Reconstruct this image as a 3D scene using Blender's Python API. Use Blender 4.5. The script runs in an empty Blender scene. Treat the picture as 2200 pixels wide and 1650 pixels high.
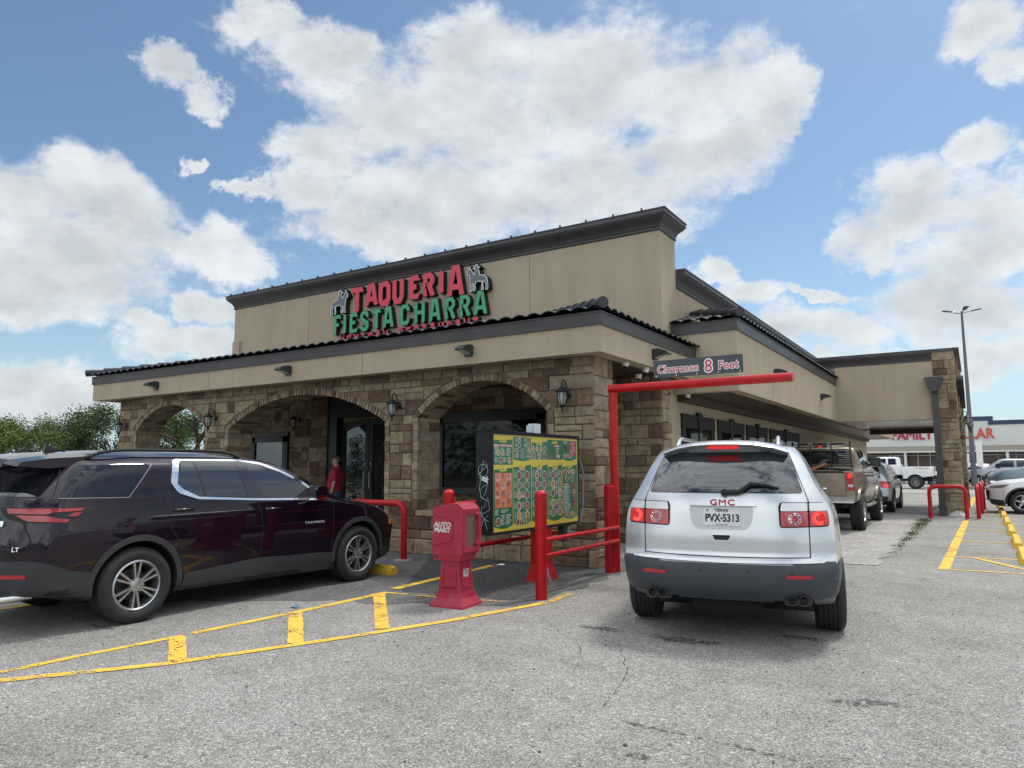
import bpy, bmesh, math, random
from math import sin, cos, pi, radians as rad, sqrt, exp
from mathutils import Vector, Matrix
from mathutils.bvhtree import BVHTree
from mathutils.geometry import delaunay_2d_cdt, tessellate_polygon
random.seed(7)
scn = bpy.context.scene
COL = scn.collection
# ------------------------------------------------------------------ camera, world, sun
cd = bpy.data.cameras.new('camera'); cam = bpy.data.objects.new('camera', cd); COL.objects.link(cam)
cr, cu, cf = Vector((0.841494, 0.540258, -0.003089)), Vector((0.064439, -0.094689, 0.993419)), Vector((-0.53641, 0.836155, 0.114494))
cam.matrix_world = Matrix(((cr.x, cu.x, -cf.x, 0), (cr.y, cu.y, -cf.y, 0), (cr.z, cu.z, -cf.z, 1.54), (0, 0, 0, 1)))
cd.sensor_width = 36; cd.lens = 25.2; cd.clip_end = 2000; cd.clip_start = .05
scn.camera = cam
scn.view_settings.view_transform = 'Standard'; scn.view_settings.look = 'None'
scn.view_settings.exposure = 0.36; scn.view_settings.gamma = 1
SUN_EL, SUN_AZ = 63, 20      # azimuth from +Y towards +X
sd = bpy.data.lights.new('sun', 'SUN'); sun = bpy.data.objects.new('sun', sd); COL.objects.link(sun)
sd.energy = 1.9; sd.angle = rad(10); sd.color = (1, .96, .9)
sv = Vector((sin(rad(SUN_AZ)) * cos(rad(SUN_EL)), cos(rad(SUN_AZ)) * cos(rad(SUN_EL)), sin(rad(SUN_EL))))
sun.rotation_euler = sv.to_track_quat('Z', 'Y').to_euler(); sun.location = (0, 30, 60)

BLOBS = [(-53.1, 31.6, 4.3, 1.6), (-48.0, 30.0, 5.6, 2.4), (-43.4, 26.7, 5.8, 3.5), (-36.1, 31.4, 4.7, 2.7), (-35.7, 26.7, 9.0, 5.4), (-26.7, 28.8, 8.4, 4.6), (-18.0, 27.5, 7.1, 3.7), (-11.6, 27.0, 3.0, 2.4), (-17.4, 23.6, 6.3, 2.6), (-26.8, 21.9, 11.1, 3.7), (-39.2, 20.5, 8.8, 3.1), (-48.2, 23.3, 4.0, 2.0), (-49.9, 20.8, 2.9, 2.0), (-44.0, 18.2, 6.4, 1.7), (-68.2, 17.7, 3.5, 2.3), (-63.6, 18.3, 5.1, 2.7), (-57.7, 16.3, 5.6, 2.0), (-65.0, 14.0, 7.3, 3.4), (-53.1, 15.1, 2.4, 1.4), (-67.2, 10.9, 4.0, 1.5), (-60.6, 27.9, 2.2, 1.3), (-57.6, 26.9, 2.0, 1.2), (-53.3, 20.4, 1.5, 0.7), (-56.3, 22.5, 1.2, 0.7), (2.1, 20.6, 2.5, 1.7), (-2.9, 18.3, 3.4, 2.8), (1.4, 15.4, 3.5, 3.9), (-4.5, 16.0, 2.3, 1.9), (-0.8, 11.4, 5.1, 2.8), (-7.9, 9.8, 3.9, 1.7), (1.9, 7.9, 3.7, 1.8), (2.4, 27.9, 2.8, 1.8), (4.3, 25.4, 2.0, 1.3), (-10.6, 26.2, 2.0, 1.5), (-59.9, 10.1, 2.8, 0.9), (-55.3, 11.5, 2.0, 1.4), (-57.4, 8.6, 4.8, 1.3), (-65.8, 4.8, 6.2, 1.9), (-17.0, 14.7, 2.1, 1.1), (-14.3, 12.7, 3.0, 1.2), (-11.1, 10.4, 2.9, 1.4), (-3.6, 6.8, 7.9, 1.3), (-52.3, 11.0, 2.0, 2.1), (-9.0, 12.9, 1.9, 0.5)]


def make_world():
    w = bpy.data.worlds.new("World"); scn.world = w; w.use_nodes = True
    nt = w.node_tree; N = nt.nodes; L = nt.links; N.clear()

    def m(op, a, b=None, c=None, clamp=False):
        n = N.new('ShaderNodeMath'); n.operation = op; n.use_clamp = clamp
        for i, v in enumerate((a, b, c)):
            if v is None: continue
            if isinstance(v, (int, float)): n.inputs[i].default_value = v
            else: L.new(v, n.inputs[i])
        return n.outputs[0]
    tc = N.new('ShaderNodeTexCoord'); sep = N.new('ShaderNodeSeparateXYZ'); L.new(tc.outputs['Generated'], sep.inputs[0])
    X, Y, Z = sep.outputs
    az = m('MULTIPLY', m('ARCTAN2', X, Y), 180 / pi)
    el = m('MULTIPLY', m('ARCSINE', Z), 180 / pi)

    def noise(scale, detail, rough, off, stretch=1, dz=0):
        mp = N.new('ShaderNodeMapping'); L.new(tc.outputs['Generated'], mp.inputs[0])
        mp.inputs['Location'].default_value = (off, off * .7, off * .3 + dz); mp.inputs['Scale'].default_value = (1, 1, stretch)
        n = N.new('ShaderNodeTexNoise'); L.new(mp.outputs[0], n.inputs['Vector'])
        n.inputs['Scale'].default_value = scale; n.inputs['Detail'].default_value = detail; n.inputs['Roughness'].default_value = rough
        return n.outputs[0]
    n1, n2 = noise(9, 8, .66, 3.1), noise(9, 8, .66, 9.7)
    az2 = m('MULTIPLY_ADD', m('SUBTRACT', n1, .5), 11.0, az)
    el2 = m('MULTIPLY_ADD', m('SUBTRACT', n2, .5), 7.5, el)
    acc = None
    for a, e, ra, re in BLOBS:
        ra *= 1.06; re *= 1.1
        dx = m('MULTIPLY_ADD', az2, 1 / ra, -a / ra); dy = m('MULTIPLY_ADD', el2, 1 / re, -e / re)
        v = m('MULTIPLY_ADD', dy, dy, m('MULTIPLY', dx, dx))
        v = m('SUBTRACT', 1, v)
        acc = v if acc is None else m('SMOOTH_MAX', acc, v, .25)
    acc = m('MAXIMUM', acc, -.9)
    # elsewhere in the sky (behind and beside the camera) broken cloud from noise alone
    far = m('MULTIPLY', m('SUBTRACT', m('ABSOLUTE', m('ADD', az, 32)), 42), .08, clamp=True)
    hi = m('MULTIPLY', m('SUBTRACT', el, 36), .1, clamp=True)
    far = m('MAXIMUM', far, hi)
    broad = m('MULTIPLY_ADD', noise(2.1, 3, .5, 5.5), 5, -2.0)
    acc = m('ADD', m('MULTIPLY', acc, m('SUBTRACT', 1, far)), m('MULTIPLY', broad, far))
    det = noise(14, 10, .66, 1.3, 1.8)
    dens = m('MULTIPLY_ADD', m('SUBTRACT', det, .5), 2.7, m('MULTIPLY', acc, 1.0))
    fac = m('SMOOTHSTEP', dens, -.32, .62) if False else None
    mr = N.new('ShaderNodeMapRange'); mr.interpolation_type = 'SMOOTHERSTEP'; L.new(dens, mr.inputs[0])
    mr.inputs[1].default_value = -.62; mr.inputs[2].default_value = .95
    fac = m('MULTIPLY', mr.outputs[0], .96)
    # thickness -> grey undersides
    lit = m('MULTIPLY', m('SUBTRACT', noise(8, 6, .58, 2.2, 1.5, .045), noise(8, 6, .58, 2.2, 1.5)), 3.8)
    thick = N.new('ShaderNodeMapRange'); L.new(m('ADD', m('ADD', acc, lit), m('MULTIPLY_ADD', noise(4.5, 5, .55, 7.7), 2.4, -1.2)), thick.inputs[0])
    thick.inputs[1].default_value = -.1; thick.inputs[2].default_value = 1.6
    cc = N.new('ShaderNodeMix'); cc.data_type = 'RGBA'; L.new(thick.outputs[0], cc.inputs[0])
    cc.inputs[6].default_value = (.70, .72, .73, 1); cc.inputs[7].default_value = (.47, .50, .52, 1)
    # unseen cloud behind and above the camera, brightened to lift light on the facades
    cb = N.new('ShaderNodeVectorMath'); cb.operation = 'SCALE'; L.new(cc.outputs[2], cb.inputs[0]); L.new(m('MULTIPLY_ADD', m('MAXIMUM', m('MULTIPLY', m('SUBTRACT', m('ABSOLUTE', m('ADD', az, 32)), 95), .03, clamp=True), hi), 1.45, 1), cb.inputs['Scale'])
    sky = N.new('ShaderNodeTexSky'); sky.sky_type = 'NISHITA'; sky.sun_disc = False
    sky.sun_elevation = rad(SUN_EL); sky.sun_rotation = rad(SUN_AZ); sky.air_density = 1.0; sky.dust_density = 1.0; sky.ozone_density = 1.0
    ss = N.new('ShaderNodeVectorMath'); ss.operation = 'SCALE'; L.new(sky.outputs[0], ss.inputs[0]); ss.inputs['Scale'].default_value = .088
    # pale haze band just above the horizon
    hz = N.new('ShaderNodeMapRange'); L.new(el, hz.inputs[0]); hz.inputs[1].default_value = 22; hz.inputs[2].default_value = -1
    hzm = N.new('ShaderNodeMix'); hzm.data_type = 'RGBA'; L.new(m('MULTIPLY', m('POWER', hz.outputs[0], 2.2), .8), hzm.inputs[0])
    tint = N.new('ShaderNodeVectorMath'); tint.operation = 'MULTIPLY'; L.new(ss.outputs[0], tint.inputs[0]); tint.inputs[1].default_value = (.95, 1.09, 1.15)
    L.new(tint.outputs[0], hzm.inputs[6]); hzm.inputs[7].default_value = (.50, .66, .76, 1)
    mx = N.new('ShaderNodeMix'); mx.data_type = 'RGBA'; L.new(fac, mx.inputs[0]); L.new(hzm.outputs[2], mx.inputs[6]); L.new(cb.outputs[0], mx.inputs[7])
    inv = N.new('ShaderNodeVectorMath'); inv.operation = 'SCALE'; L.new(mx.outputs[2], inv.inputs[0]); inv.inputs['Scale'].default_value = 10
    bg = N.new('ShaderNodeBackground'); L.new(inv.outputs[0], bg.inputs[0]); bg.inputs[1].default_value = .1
    out = N.new('ShaderNodeOutputWorld'); L.new(bg.outputs[0], out.inputs[0])
make_world()

# ------------------------------------------------------------------ materials
MATS = {}


def mat(name, col, rough=.6, metal=0, coat=0, spec=.5, var=0, vscale=4, bump=0, bscale=60, alpha=1, emit=None, estr=0, col2=None, bdetail=4, stretch=(1, 1, 1)):
    if name in MATS: return MATS[name]
    m = bpy.data.materials.new(name); m.use_nodes = True; nt = m.node_tree; N = nt.nodes; L = nt.links
    b = N['Principled BSDF']
    b.inputs['Base Color'].default_value = (*col, 1); b.inputs['Roughness'].default_value = rough; b.inputs['Metallic'].default_value = metal
    b.inputs['Coat Weight'].default_value = coat; b.inputs['Coat Roughness'].default_value = .03; b.inputs['Specular IOR Level'].default_value = spec
    if emit: b.inputs['Emission Color'].default_value = (*emit, 1); b.inputs['Emission Strength'].default_value = estr
    if alpha < 1: b.inputs['Alpha'].default_value = alpha
    tc = N.new('ShaderNodeTexCoord'); mp = N.new('ShaderNodeMapping'); L.new(tc.outputs['Object'], mp.inputs[0]); mp.inputs['Scale'].default_value = stretch
    if var or col2:
        n = N.new('ShaderNodeTexNoise'); n.inputs['Scale'].default_value = vscale; n.inputs['Detail'].default_value = 6; n.inputs['Roughness'].default_value = .6
        L.new(mp.outputs[0], n.inputs['Vector'])
        r = N.new('ShaderNodeValToRGB'); L.new(n.outputs[0], r.inputs[0])
        c2 = col2 or tuple(min(1, c * (1 + var)) for c in col); c1 = col if col2 else tuple(c * (1 - var) for c in col)
        r.color_ramp.elements[0].position = .32; r.color_ramp.elements[1].position = .68
        r.color_ramp.elements[0].color = (*c1, 1); r.color_ramp.elements[1].color = (*c2, 1)
        L.new(r.outputs[0], b.inputs['Base Color'])
    if bump:
        n = N.new('ShaderNodeTexNoise'); n.inputs['Scale'].default_value = bscale; n.inputs['Detail'].default_value = bdetail
        L.new(mp.outputs[0], n.inputs['Vector'])
        bp = N.new('ShaderNodeBump'); bp.inputs['Strength'].default_value = 1; bp.inputs['Distance'].default_value = bump
        L.new(n.outputs[0], bp.inputs['Height']); L.new(bp.outputs[0], b.inputs['Normal'])
    MATS[name] = m; return m


def asphalt(name, base, light, dark, stain=.5, chip=130):
    m = bpy.data.materials.new(name); m.use_nodes = True; nt = m.node_tree; N = nt.nodes; L = nt.links; b = N['Principled BSDF']
    b.inputs['Roughness'].default_value = .85; b.inputs['Specular IOR Level'].default_value = .3
    tc = N.new('ShaderNodeTexCoord')

    def ramp(src, stops):
        r = N.new('ShaderNodeValToRGB'); L.new(src, r.inputs[0])
        while len(r.color_ramp.elements) < len(stops): r.color_ramp.elements.new(.5)
        for e, (p, c) in zip(r.color_ramp.elements, stops): e.position = p; e.color = (*c, 1) if len(c) == 3 else (c[0],) * 3 + (1,)
        return r.outputs[0]

    def noise(s, d=4, r=.6, sc=(1, 1, 1)):
        mp = N.new('ShaderNodeMapping'); L.new(tc.outputs['Object'], mp.inputs[0]); mp.inputs['Scale'].default_value = sc
        n = N.new('ShaderNodeTexNoise'); L.new(mp.outputs[0], n.inputs['Vector']); n.inputs['Scale'].default_value = s; n.inputs['Detail'].default_value = d; n.inputs['Roughness'].default_value = r
        return n.outputs[0]

    def mix(t, f, a, c):
        n = N.new('ShaderNodeMix'); n.data_type = 'RGBA'; n.blend_type = t
        if isinstance(f, float): n.inputs[0].default_value = f
        else: L.new(f, n.inputs[0])
        for i, v in ((6, a), (7, c)):
            if isinstance(v, tuple): n.inputs[i].default_value = (*v, 1)
            else: L.new(v, n.inputs[i])
        return n.outputs[2]
    v = N.new('ShaderNodeTexVoronoi'); L.new(tc.outputs['Object'], v.inputs['Vector']); v.inputs['Scale'].default_value = chip
    sepc = N.new('ShaderNodeSeparateColor'); L.new(v.outputs['Color'], sepc.inputs[0])
    chips = ramp(sepc.outputs[0], [(0, dark), (.35, base), (.75, base), (1, light)])
    v2 = N.new('ShaderNodeTexVoronoi'); L.new(tc.outputs['Object'], v2.inputs['Vector']); v2.inputs['Scale'].default_value = chip * .38
    sep2 = N.new('ShaderNodeSeparateColor'); L.new(v2.outputs['Color'], sep2.inputs[0])
    big = ramp(sep2.outputs[0], [(0, (.45,)), (.12, (.9,)), (.88, (1.0,)), (1, (1.5,))])
    c = mix('MULTIPLY', .8, chips, big)
    c = mix('MULTIPLY', stain, c, ramp(noise(.55, 5, .6), [(.3, (.62, .6, .57)), (.55, (1.0, 1.0, 1.0)), (.75, (1.15, 1.16, 1.18))]))
    c = mix('MULTIPLY', stain, c, ramp(noise(2.6, 6, .65), [(.32, (.7, .69, .66)), (.5, (1.0, 1.0, 1.0)), (.7, (1.12, 1.12, 1.12))]))
    c = mix('MULTIPLY', stain * .6, c, ramp(noise(14, 4, .7), [(.3, (.7, .7, .7)), (.5, (1.0, 1.0, 1.0))]))
    L.new(c, b.inputs['Base Color'])
    bp = N.new('ShaderNodeBump'); bp.inputs['Distance'].default_value = .008; bp.inputs['Strength'].default_value = .8
    L.new(v.outputs['Distance'], bp.inputs['Height']); bp.invert = True
    L.new(bp.outputs[0], b.inputs['Normal'])
    MATS[name] = m; return m


M_asph = asphalt('asphalt_old', (.285, .275, .258), (.62, .60, .56), (.11, .108, .105), .5, 140)
M_asph_dark = asphalt('asphalt_dark', (.085, .088, .092), (.2, .2, .2), (.04, .04, .042), .9, 150)
M_asph_mid = asphalt('asphalt_mid', (.15, .15, .15), (.36, .355, .35), (.06, .06, .06), .7, 140)
M_conc = asphalt('concrete', (.36, .345, .32), (.44, .42, .39), (.28, .27, .25), .6, 60)
M_yellow = mat('yellow_paint', (.72, .43, .05), .75, var=.12, vscale=9, bump=.004, bscale=120)
M_white = mat('white_paint', (.75, .75, .73), .5, var=.04)
M_red = mat('red_paint', (.36, .003, .006), .42, col2=(.47, .006, .010), vscale=7, spec=.35, bump=.002, bscale=40)
M_redfade = mat('faded_red_plastic', (.30, .014, .036), .55, col2=(.39, .038, .068), vscale=4, bump=.001, bscale=30, spec=.35)
M_stucco = mat('stucco', (.375, .308, .222), .9, col2=(.425, .352, .26), vscale=1.6, stretch=(1.6, 1.6, .3), bump=.004, bscale=180, spec=.2)
M_trim = mat('dark_trim', (.048, .043, .046), .45, var=.2, vscale=2, bump=.001, bscale=60)
M_tile = mat('roof_tile', (.022, .024, .03), .42, var=.35, vscale=12, bump=.003, bscale=60)
M_wood = mat('dark_wood', (.05, .03, .02), .5, var=.4, vscale=6, stretch=(1, 12, 1), bump=.002, bscale=20)
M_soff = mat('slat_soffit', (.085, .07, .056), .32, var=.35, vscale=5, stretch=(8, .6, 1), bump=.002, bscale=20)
M_mortar = mat('mortar', (.17, .145, .11), .95, var=.25, vscale=20, bump=.005, bscale=80)
M_black = mat('black_metal', (.012, .013, .014), .4, var=.2)
M_blackmatte = mat('black_matte', (.015, .015, .016), .8)
M_glass = mat('dark_window_glass', (.006, .007, .008), .03, spec=.3)
M_frosted = mat('lantern_glass', (.33, .35, .34), .25, spec=.6)
M_chrome = mat('chrome', (.8, .81, .82), .08, metal=1)
M_grey = mat('grey_metal', (.3, .31, .32), .4, metal=.6)
M_rubber = mat('tyre_rubber', (.018, .018, .019), .75, var=.25, vscale=14, bump=.001, bscale=60)
M_alloy = mat('alloy', (.42, .43, .44), .3, metal=.85)
M_plast = mat('dark_plastic', (.03, .032, .036), .55, var=.1, bump=.0006, bscale=300)
STONE = [(.265, .21, .145), (.285, .235, .168), (.24, .19, .132), (.15, .104, .074), (.12, .082, .06), (.18, .128, .088), (.22, .187, .142), (.25, .222, .168), (.165, .12, .086)]
M_stone = [mat('stone_%s' % 'abcdefghi'[i], tuple(c * k for c, k in zip(s, (.70, .66, .61))), .9, col2=tuple(min(1, c * k) for c, k in zip(s, (1.36, 1.3, 1.2))), vscale=6, bump=.035, bscale=11, bdetail=6, spec=.2) for i, s in enumerate(STONE)]
STW = [5, 5, 4, 3, 2.2, 2, 3, 3, 2]

# scuffs and chips through the red paint
nt = M_red.node_tree; N_ = nt.nodes; L_ = nt.links; tc_ = N_.new('ShaderNodeTexCoord'); n1_ = N_.new('ShaderNodeTexNoise'); n1_.inputs['Scale'].default_value = 17; n1_.inputs['Detail'].default_value = 8; n1_.inputs['Roughness'].default_value = .75
L_.new(tc_.outputs['Object'], n1_.inputs['Vector']); r1_ = N_.new('ShaderNodeMapRange'); L_.new(n1_.outputs[0], r1_.inputs[0]); r1_.inputs[1].default_value = .66; r1_.inputs[2].default_value = .69
mx_ = N_.new('ShaderNodeMix'); mx_.data_type = 'RGBA'; L_.new(r1_.outputs[0], mx_.inputs[0]); b_ = N_['Principled BSDF']; src_ = b_.inputs['Base Color'].links[0].from_socket; L_.new(src_, mx_.inputs[6]); mx_.inputs[7].default_value = (.07, .03, .025, 1); L_.new(mx_.outputs[2], b_.inputs['Base Color'])
M_glass2 = mat('reflecting_glass', (.02, .022, .022), .04, spec=1.0, coat=.5)

# ------------------------------------------------------------------ mesh builder


class MB:
    def __init__(s, org=(0, 0, 0), M=None):
        s.v = []; s.f = []; s.mi = []; s.M = M if M is not None else Matrix.Translation(-Vector(org))

    def add(s, vs, fs, mi=0):
        b = len(s.v); M = s.M
        s.v += [tuple(M @ Vector(v)) for v in vs]
        for f in fs: s.f.append(tuple(b + i for i in f)); s.mi.append(mi)

    def box(s, x0, x1, y0, y1, z0, z1, mi=0):
        if x0 > x1: x0, x1 = x1, x0
        if y0 > y1: y0, y1 = y1, y0
        if z0 > z1: z0, z1 = z1, z0
        s.add([(x, y, z) for x in (x0, x1) for y in (y0, y1) for z in (z0, z1)],
              [(0, 1, 3, 2), (4, 6, 7, 5), (0, 4, 5, 1), (2, 3, 7, 6), (0, 2, 6, 4), (1, 5, 7, 3)], mi)

    def tube(s, pts, r, n=8, mi=0, caps=True, closed=False):
        pts = [Vector(p) for p in pts]; rs = r if isinstance(r, (list, tuple)) else [r] * len(pts)
        rings = []; up = None; m = len(pts)
        for i, p in enumerate(pts):
            if closed: d = pts[(i + 1) % m] - pts[i - 1]
            else: d = (pts[min(i + 1, m - 1)] - pts[max(i - 1, 0)])
            if d.length < 1e-9: d = Vector((0, 0, 1))
            d.normalize()
            if up is None: up = Vector((0, 0, 1)) if abs(d.z) < .9 else Vector((1, 0, 0))
            a = up.cross(d)
            if a.length < 1e-5: a = Vector((1, 0, 0)).cross(d)
            a.normalize(); bb = d.cross(a).normalized(); up = bb
            rings.append([p + (a * cos(2 * pi * k / n) + bb * sin(2 * pi * k / n)) * rs[i] for k in range(n)])
        vs = [v for rg in rings for v in rg]; fs = []
        for i in range(m if closed else m - 1):
            j = (i + 1) % m
            for k in range(n): k2 = (k + 1) % n; fs.append((i * n + k, i * n + k2, j * n + k2, j * n + k))
        if caps and not closed: fs += [tuple(range(n))[::-1], tuple((m - 1) * n + k for k in range(n))]
        s.add(vs, fs, mi)

    def lathe(s, prof, c, axis='z', n=24, mi=0, closed=False, caps=True):
        vs = []; m = len(prof)
        for r, h in prof:
            for k in range(n):
                a = 2 * pi * k / n; u, w = r * cos(a), r * sin(a)
                vs.append({'z': (c[0] + u, c[1] + w, c[2] + h), 'y': (c[0] + w, c[1] + h, c[2] + u), 'x': (c[0] + h, c[1] + u, c[2] + w)}[axis])
        fs = []
        for i in range(m if closed else m - 1):
            j = (i + 1) % m
            for k in range(n): k2 = (k + 1) % n; fs.append((i * n + k, i * n + k2, j * n + k2, j * n + k))
        if not closed and caps:
            if prof[0][0] > 1e-6: fs.append(tuple(range(n))[::-1])
            if prof[-1][0] > 1e-6: fs.append(tuple((m - 1) * n + k for k in range(n)))
        s.add(vs, fs, mi)

    def prism(s, poly, P, d0, d1, mi=0, mside=None, holes=()):
        """poly 2D; P(u,v,d)->3D"""
        loops = [list(poly)] + [list(h) for h in holes]
        tri = tessellate_polygon([[Vector((a, b, 0)) for a, b in lp] for lp in loops])
        allp = [p for lp in loops for p in lp]; n = len(allp)
        vs = [P(a, b, d1) for a, b in allp] + [P(a, b, d0) for a, b in allp]
        s.add(vs, [tuple(t) for t in tri], mi)
        s.add([P(a, b, d0) for a, b in allp], [tuple(t)[::-1] for t in tri], mi if mside is None else mside)
        off = 0; fs = []
        for lp in loops:
            k = len(lp)
            for i in range(k): j = (i + 1) % k; fs.append((off + i, off + j, n + off + j, n + off + i))
            off += k
        s.add(vs, fs, mi if mside is None else mside)

    def build(s, name, mats, parent=None, smooth=None, recalc=True):
        me = bpy.data.meshes.new(name); me.from_pydata(s.v, [], s.f)
        ms = mats if isinstance(mats, (list, tuple)) else [mats]
        for m in ms: me.materials.append(m)
        me.polygons.foreach_set('material_index', s.mi)
        if recalc:
            b = bmesh.new(); b.from_mesh(me); bmesh.ops.recalc_face_normals(b, faces=b.faces); b.to_mesh(me); b.free()
        if smooth is not None:
            me.shade_smooth(); me.set_sharp_from_angle(angle=rad(smooth))
        me.update()
        o = bpy.data.objects.new(name, me); COL.objects.link(o)
        if parent: o.parent = parent
        return o


def thing(name, label, cat, loc=(0, 0, 0), rz=0, group=None):
    o = bpy.data.objects.new(name, None); COL.objects.link(o); o.location = loc; o.rotation_euler = (0, 0, rz)
    o.empty_display_size = .2; o['label'] = label; o['category'] = cat
    if group: o['group'] = group
    return o


def tag(o, label, cat, group=None):
    o['label'] = label; o['category'] = cat
    if group: o['group'] = group
    return o


def struct(o): o['kind'] = 'structure'; return o


def copy_tree(o, parent=None):
    c = o.copy(); COL.objects.link(c); c.parent = parent
    for ch in o.children: copy_tree(ch, c)
    return c


def dup(o, loc, rz=None, label=None, scale=None):
    c = copy_tree(o); c.location = loc
    if rz is not None: c.rotation_euler = (0, 0, rz)
    if label: c['label'] = label
    return c


def XZ(y): return lambda u, v, d: (u, y + d, v)
def ribbon(pts, w, closed=False):
    """offset polyline -> polygon strip (list of quads as polygons)"""
    P = [Vector(p) for p in pts]; n = len(P); L = []; R = []
    for i in range(n):
        a = P[i] - P[i - 1] if (i > 0 or closed) else P[1] - P[0]
        b = P[(i + 1) % n] - P[i] if (i < n - 1 or closed) else P[-1] - P[-2]
        a = a.normalized(); b = b.normalized(); t = (a + b)
        t = t.normalized() if t.length > 1e-6 else a
        nn = Vector((-t.y, t.x)); k = 1 / max(.4, nn.dot(Vector((-a.y, a.x))))
        L.append(P[i] + nn * w / 2 * k); R.append(P[i] - nn * w / 2 * k)
    if closed: return [tuple(p) for p in L], [tuple(p) for p in R]
    return [tuple(p) for p in L] + [tuple(p) for p in reversed(R)]


def rp(poly, r, n=4):
    """round polygon corners"""
    out = []; P = [Vector(p) for p in poly]; m = len(P)
    for i in range(m):
        a, b, c = P[i - 1], P[i], P[(i + 1) % m]
        d1, d2 = (a - b), (c - b); rr = min(r, d1.length * .45, d2.length * .45)
        p1, p2 = b + d1.normalized() * rr, b + d2.normalized() * rr
        for k in range(n + 1):
            t = k / n; out.append(tuple(p1 * (1 - t) ** 2 + b * 2 * t * (1 - t) + p2 * t * t))
    return out


def mono(pts):
    """monotone cubic interpolation through (x,y)"""
    xs = [p[0] for p in pts]; ys = [p[1] for p in pts]; n = len(xs)
    d = [(ys[i + 1] - ys[i]) / (xs[i + 1] - xs[i]) for i in range(n - 1)]
    m = [d[0]] + [0 if d[i - 1] * d[i] <= 0 else 2 * d[i - 1] * d[i] / (d[i - 1] + d[i]) for i in range(1, n - 1)] + [d[-1]]

    def f(x):
        if x <= xs[0]: return ys[0]
        if x >= xs[-1]: return ys[-1]
        i = 0
        while x > xs[i + 1]: i += 1
        h = xs[i + 1] - xs[i]; t = (x - xs[i]) / h; t2 = t * t; t3 = t2 * t
        return (2 * t3 - 3 * t2 + 1) * ys[i] + (t3 - 2 * t2 + t) * h * m[i] + (-2 * t3 + 3 * t2) * ys[i + 1] + (t3 - t2) * h * m[i + 1]
    return f


_tcache = {}


def text_geo(body, size=1, bold=0, shear=0, space=1, align='CENTER'):
    k = (body, size, bold, shear, space, align)
    if k in _tcache: return _tcache[k]
    c = bpy.data.curves.new('t', 'FONT'); c.body = body; c.size = size; c.offset = bold; c.shear = shear; c.space_character = space
    c.align_x = align; c.align_y = 'CENTER'; c.resolution_u = 3
    o = bpy.data.objects.new('t', c); COL.objects.link(o)
    dg = bpy.context.evaluated_depsgraph_get(); me = bpy.data.meshes.new_from_object(o.evaluated_get(dg))
    r = ([tuple(v.co) for v in me.vertices], [tuple(p.vertices) for p in me.polygons])
    bpy.data.objects.remove(o); bpy.data.meshes.remove(me); bpy.data.curves.remove(c); _tcache[k] = r; return r


def put_text(mb, body, P, size, mi=0, sx=1, bold=0, **k):
    if 'M' not in body or not bold:
        vs, fs = text_geo(body, size, bold, **k); mb.add([P(v[0] * sx, v[1]) for v in vs], fs, mi); return
    # the font's M collapses when emboldened: thicken it with shifted layers instead
    vs, fs = text_geo(body, size, 0, **k); o = Vector(P(0, 0)); n = (Vector(P(.01, 0)) - o).cross(Vector(P(0, .01)) - o).normalized()
    for i, (dx, dy) in enumerate(((0, 0), (bold, bold), (-bold, bold), (bold, -bold), (-bold, -bold))):
        mb.add([tuple(Vector(P(v[0] * sx + dx, v[1] + dy)) + n * i * .0004) for v in vs], fs, mi)


# ------------------------------------------------------------------ ground
def sheet(name, poly, z, m, grid=None):
    mb = MB(); tri = tessellate_polygon([[Vector((x, y, 0)) for x, y in poly]])
    mb.add([(x, y, z) for x, y in poly], [tuple(t) for t in tri])
    o = mb.build(name, m); me = o.data
    if me.polygons and me.polygons[0].normal.z < 0: me.flip_normals()
    return struct(o)


def ragged(a, b, amp, n, seed=0):
    rnd = random.Random(seed); out = []
    for i in range(n):
        t = i / n; dx, dy = b[0] - a[0], b[1] - a[1]; l = sqrt(dx * dx + dy * dy); k = rnd.uniform(-amp, amp) if i else 0
        out.append((a[0] + dx * t - dy / l * k, a[1] + dy * t + dx / l * k))
    return out


M_far = mat('ground_far', (.10, .12, .06), .95, var=.3, vscale=.05)
sheet('ground', [(-700, -200), (700, -200), (700, 900), (-700, 900)], -.03, M_far)
sheet('parking_lot', [(-32, -25), (70, -25), (70, 120), (-32, 120)], 0, M_asph)
pp = [(-18.8, 2.2)] + ragged((-12, 2.3), (-6.6, 5.9), .12, 14, 1) + ragged((-6.6, 5.9), (-4.35, 6.9), .1, 10, 2) + ragged((-4.35, 6.9), (-4.4, 10.6), .09, 16, 3) + [(-4.5, 13), (-18.8, 13)]
sheet('asphalt_patch', [(-18.8, 2.6), (-12.2, 2.2)] + pp[1:], .004, M_asph_mid)
pq = ragged((-6.1, 6.95), (-4.6, 7.2), .06, 8, 5) + ragged((-4.6, 7.2), (-4.75, 10.2), .06, 12, 6) + [(-4.9, 10.9), (-8.2, 10.9)] + ragged((-8.2, 10.2), (-6.1, 6.95), .05, 10, 7)
sheet('asphalt_patch', pq, .008, M_asph_dark)
cp = [(-5.0, 12.4), (-1.38, 12.56)] + ragged((-1.38, 12.56), (-1.3, 40), .1, 60, 8) + [(-1.3, 44), (-5.0, 44)]
sheet('drive_lane', cp, .0085, M_conc)
sheet('road', [(-60, 46), (60, 46), (60, 56), (-60, 56)], .004, M_conc)


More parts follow.
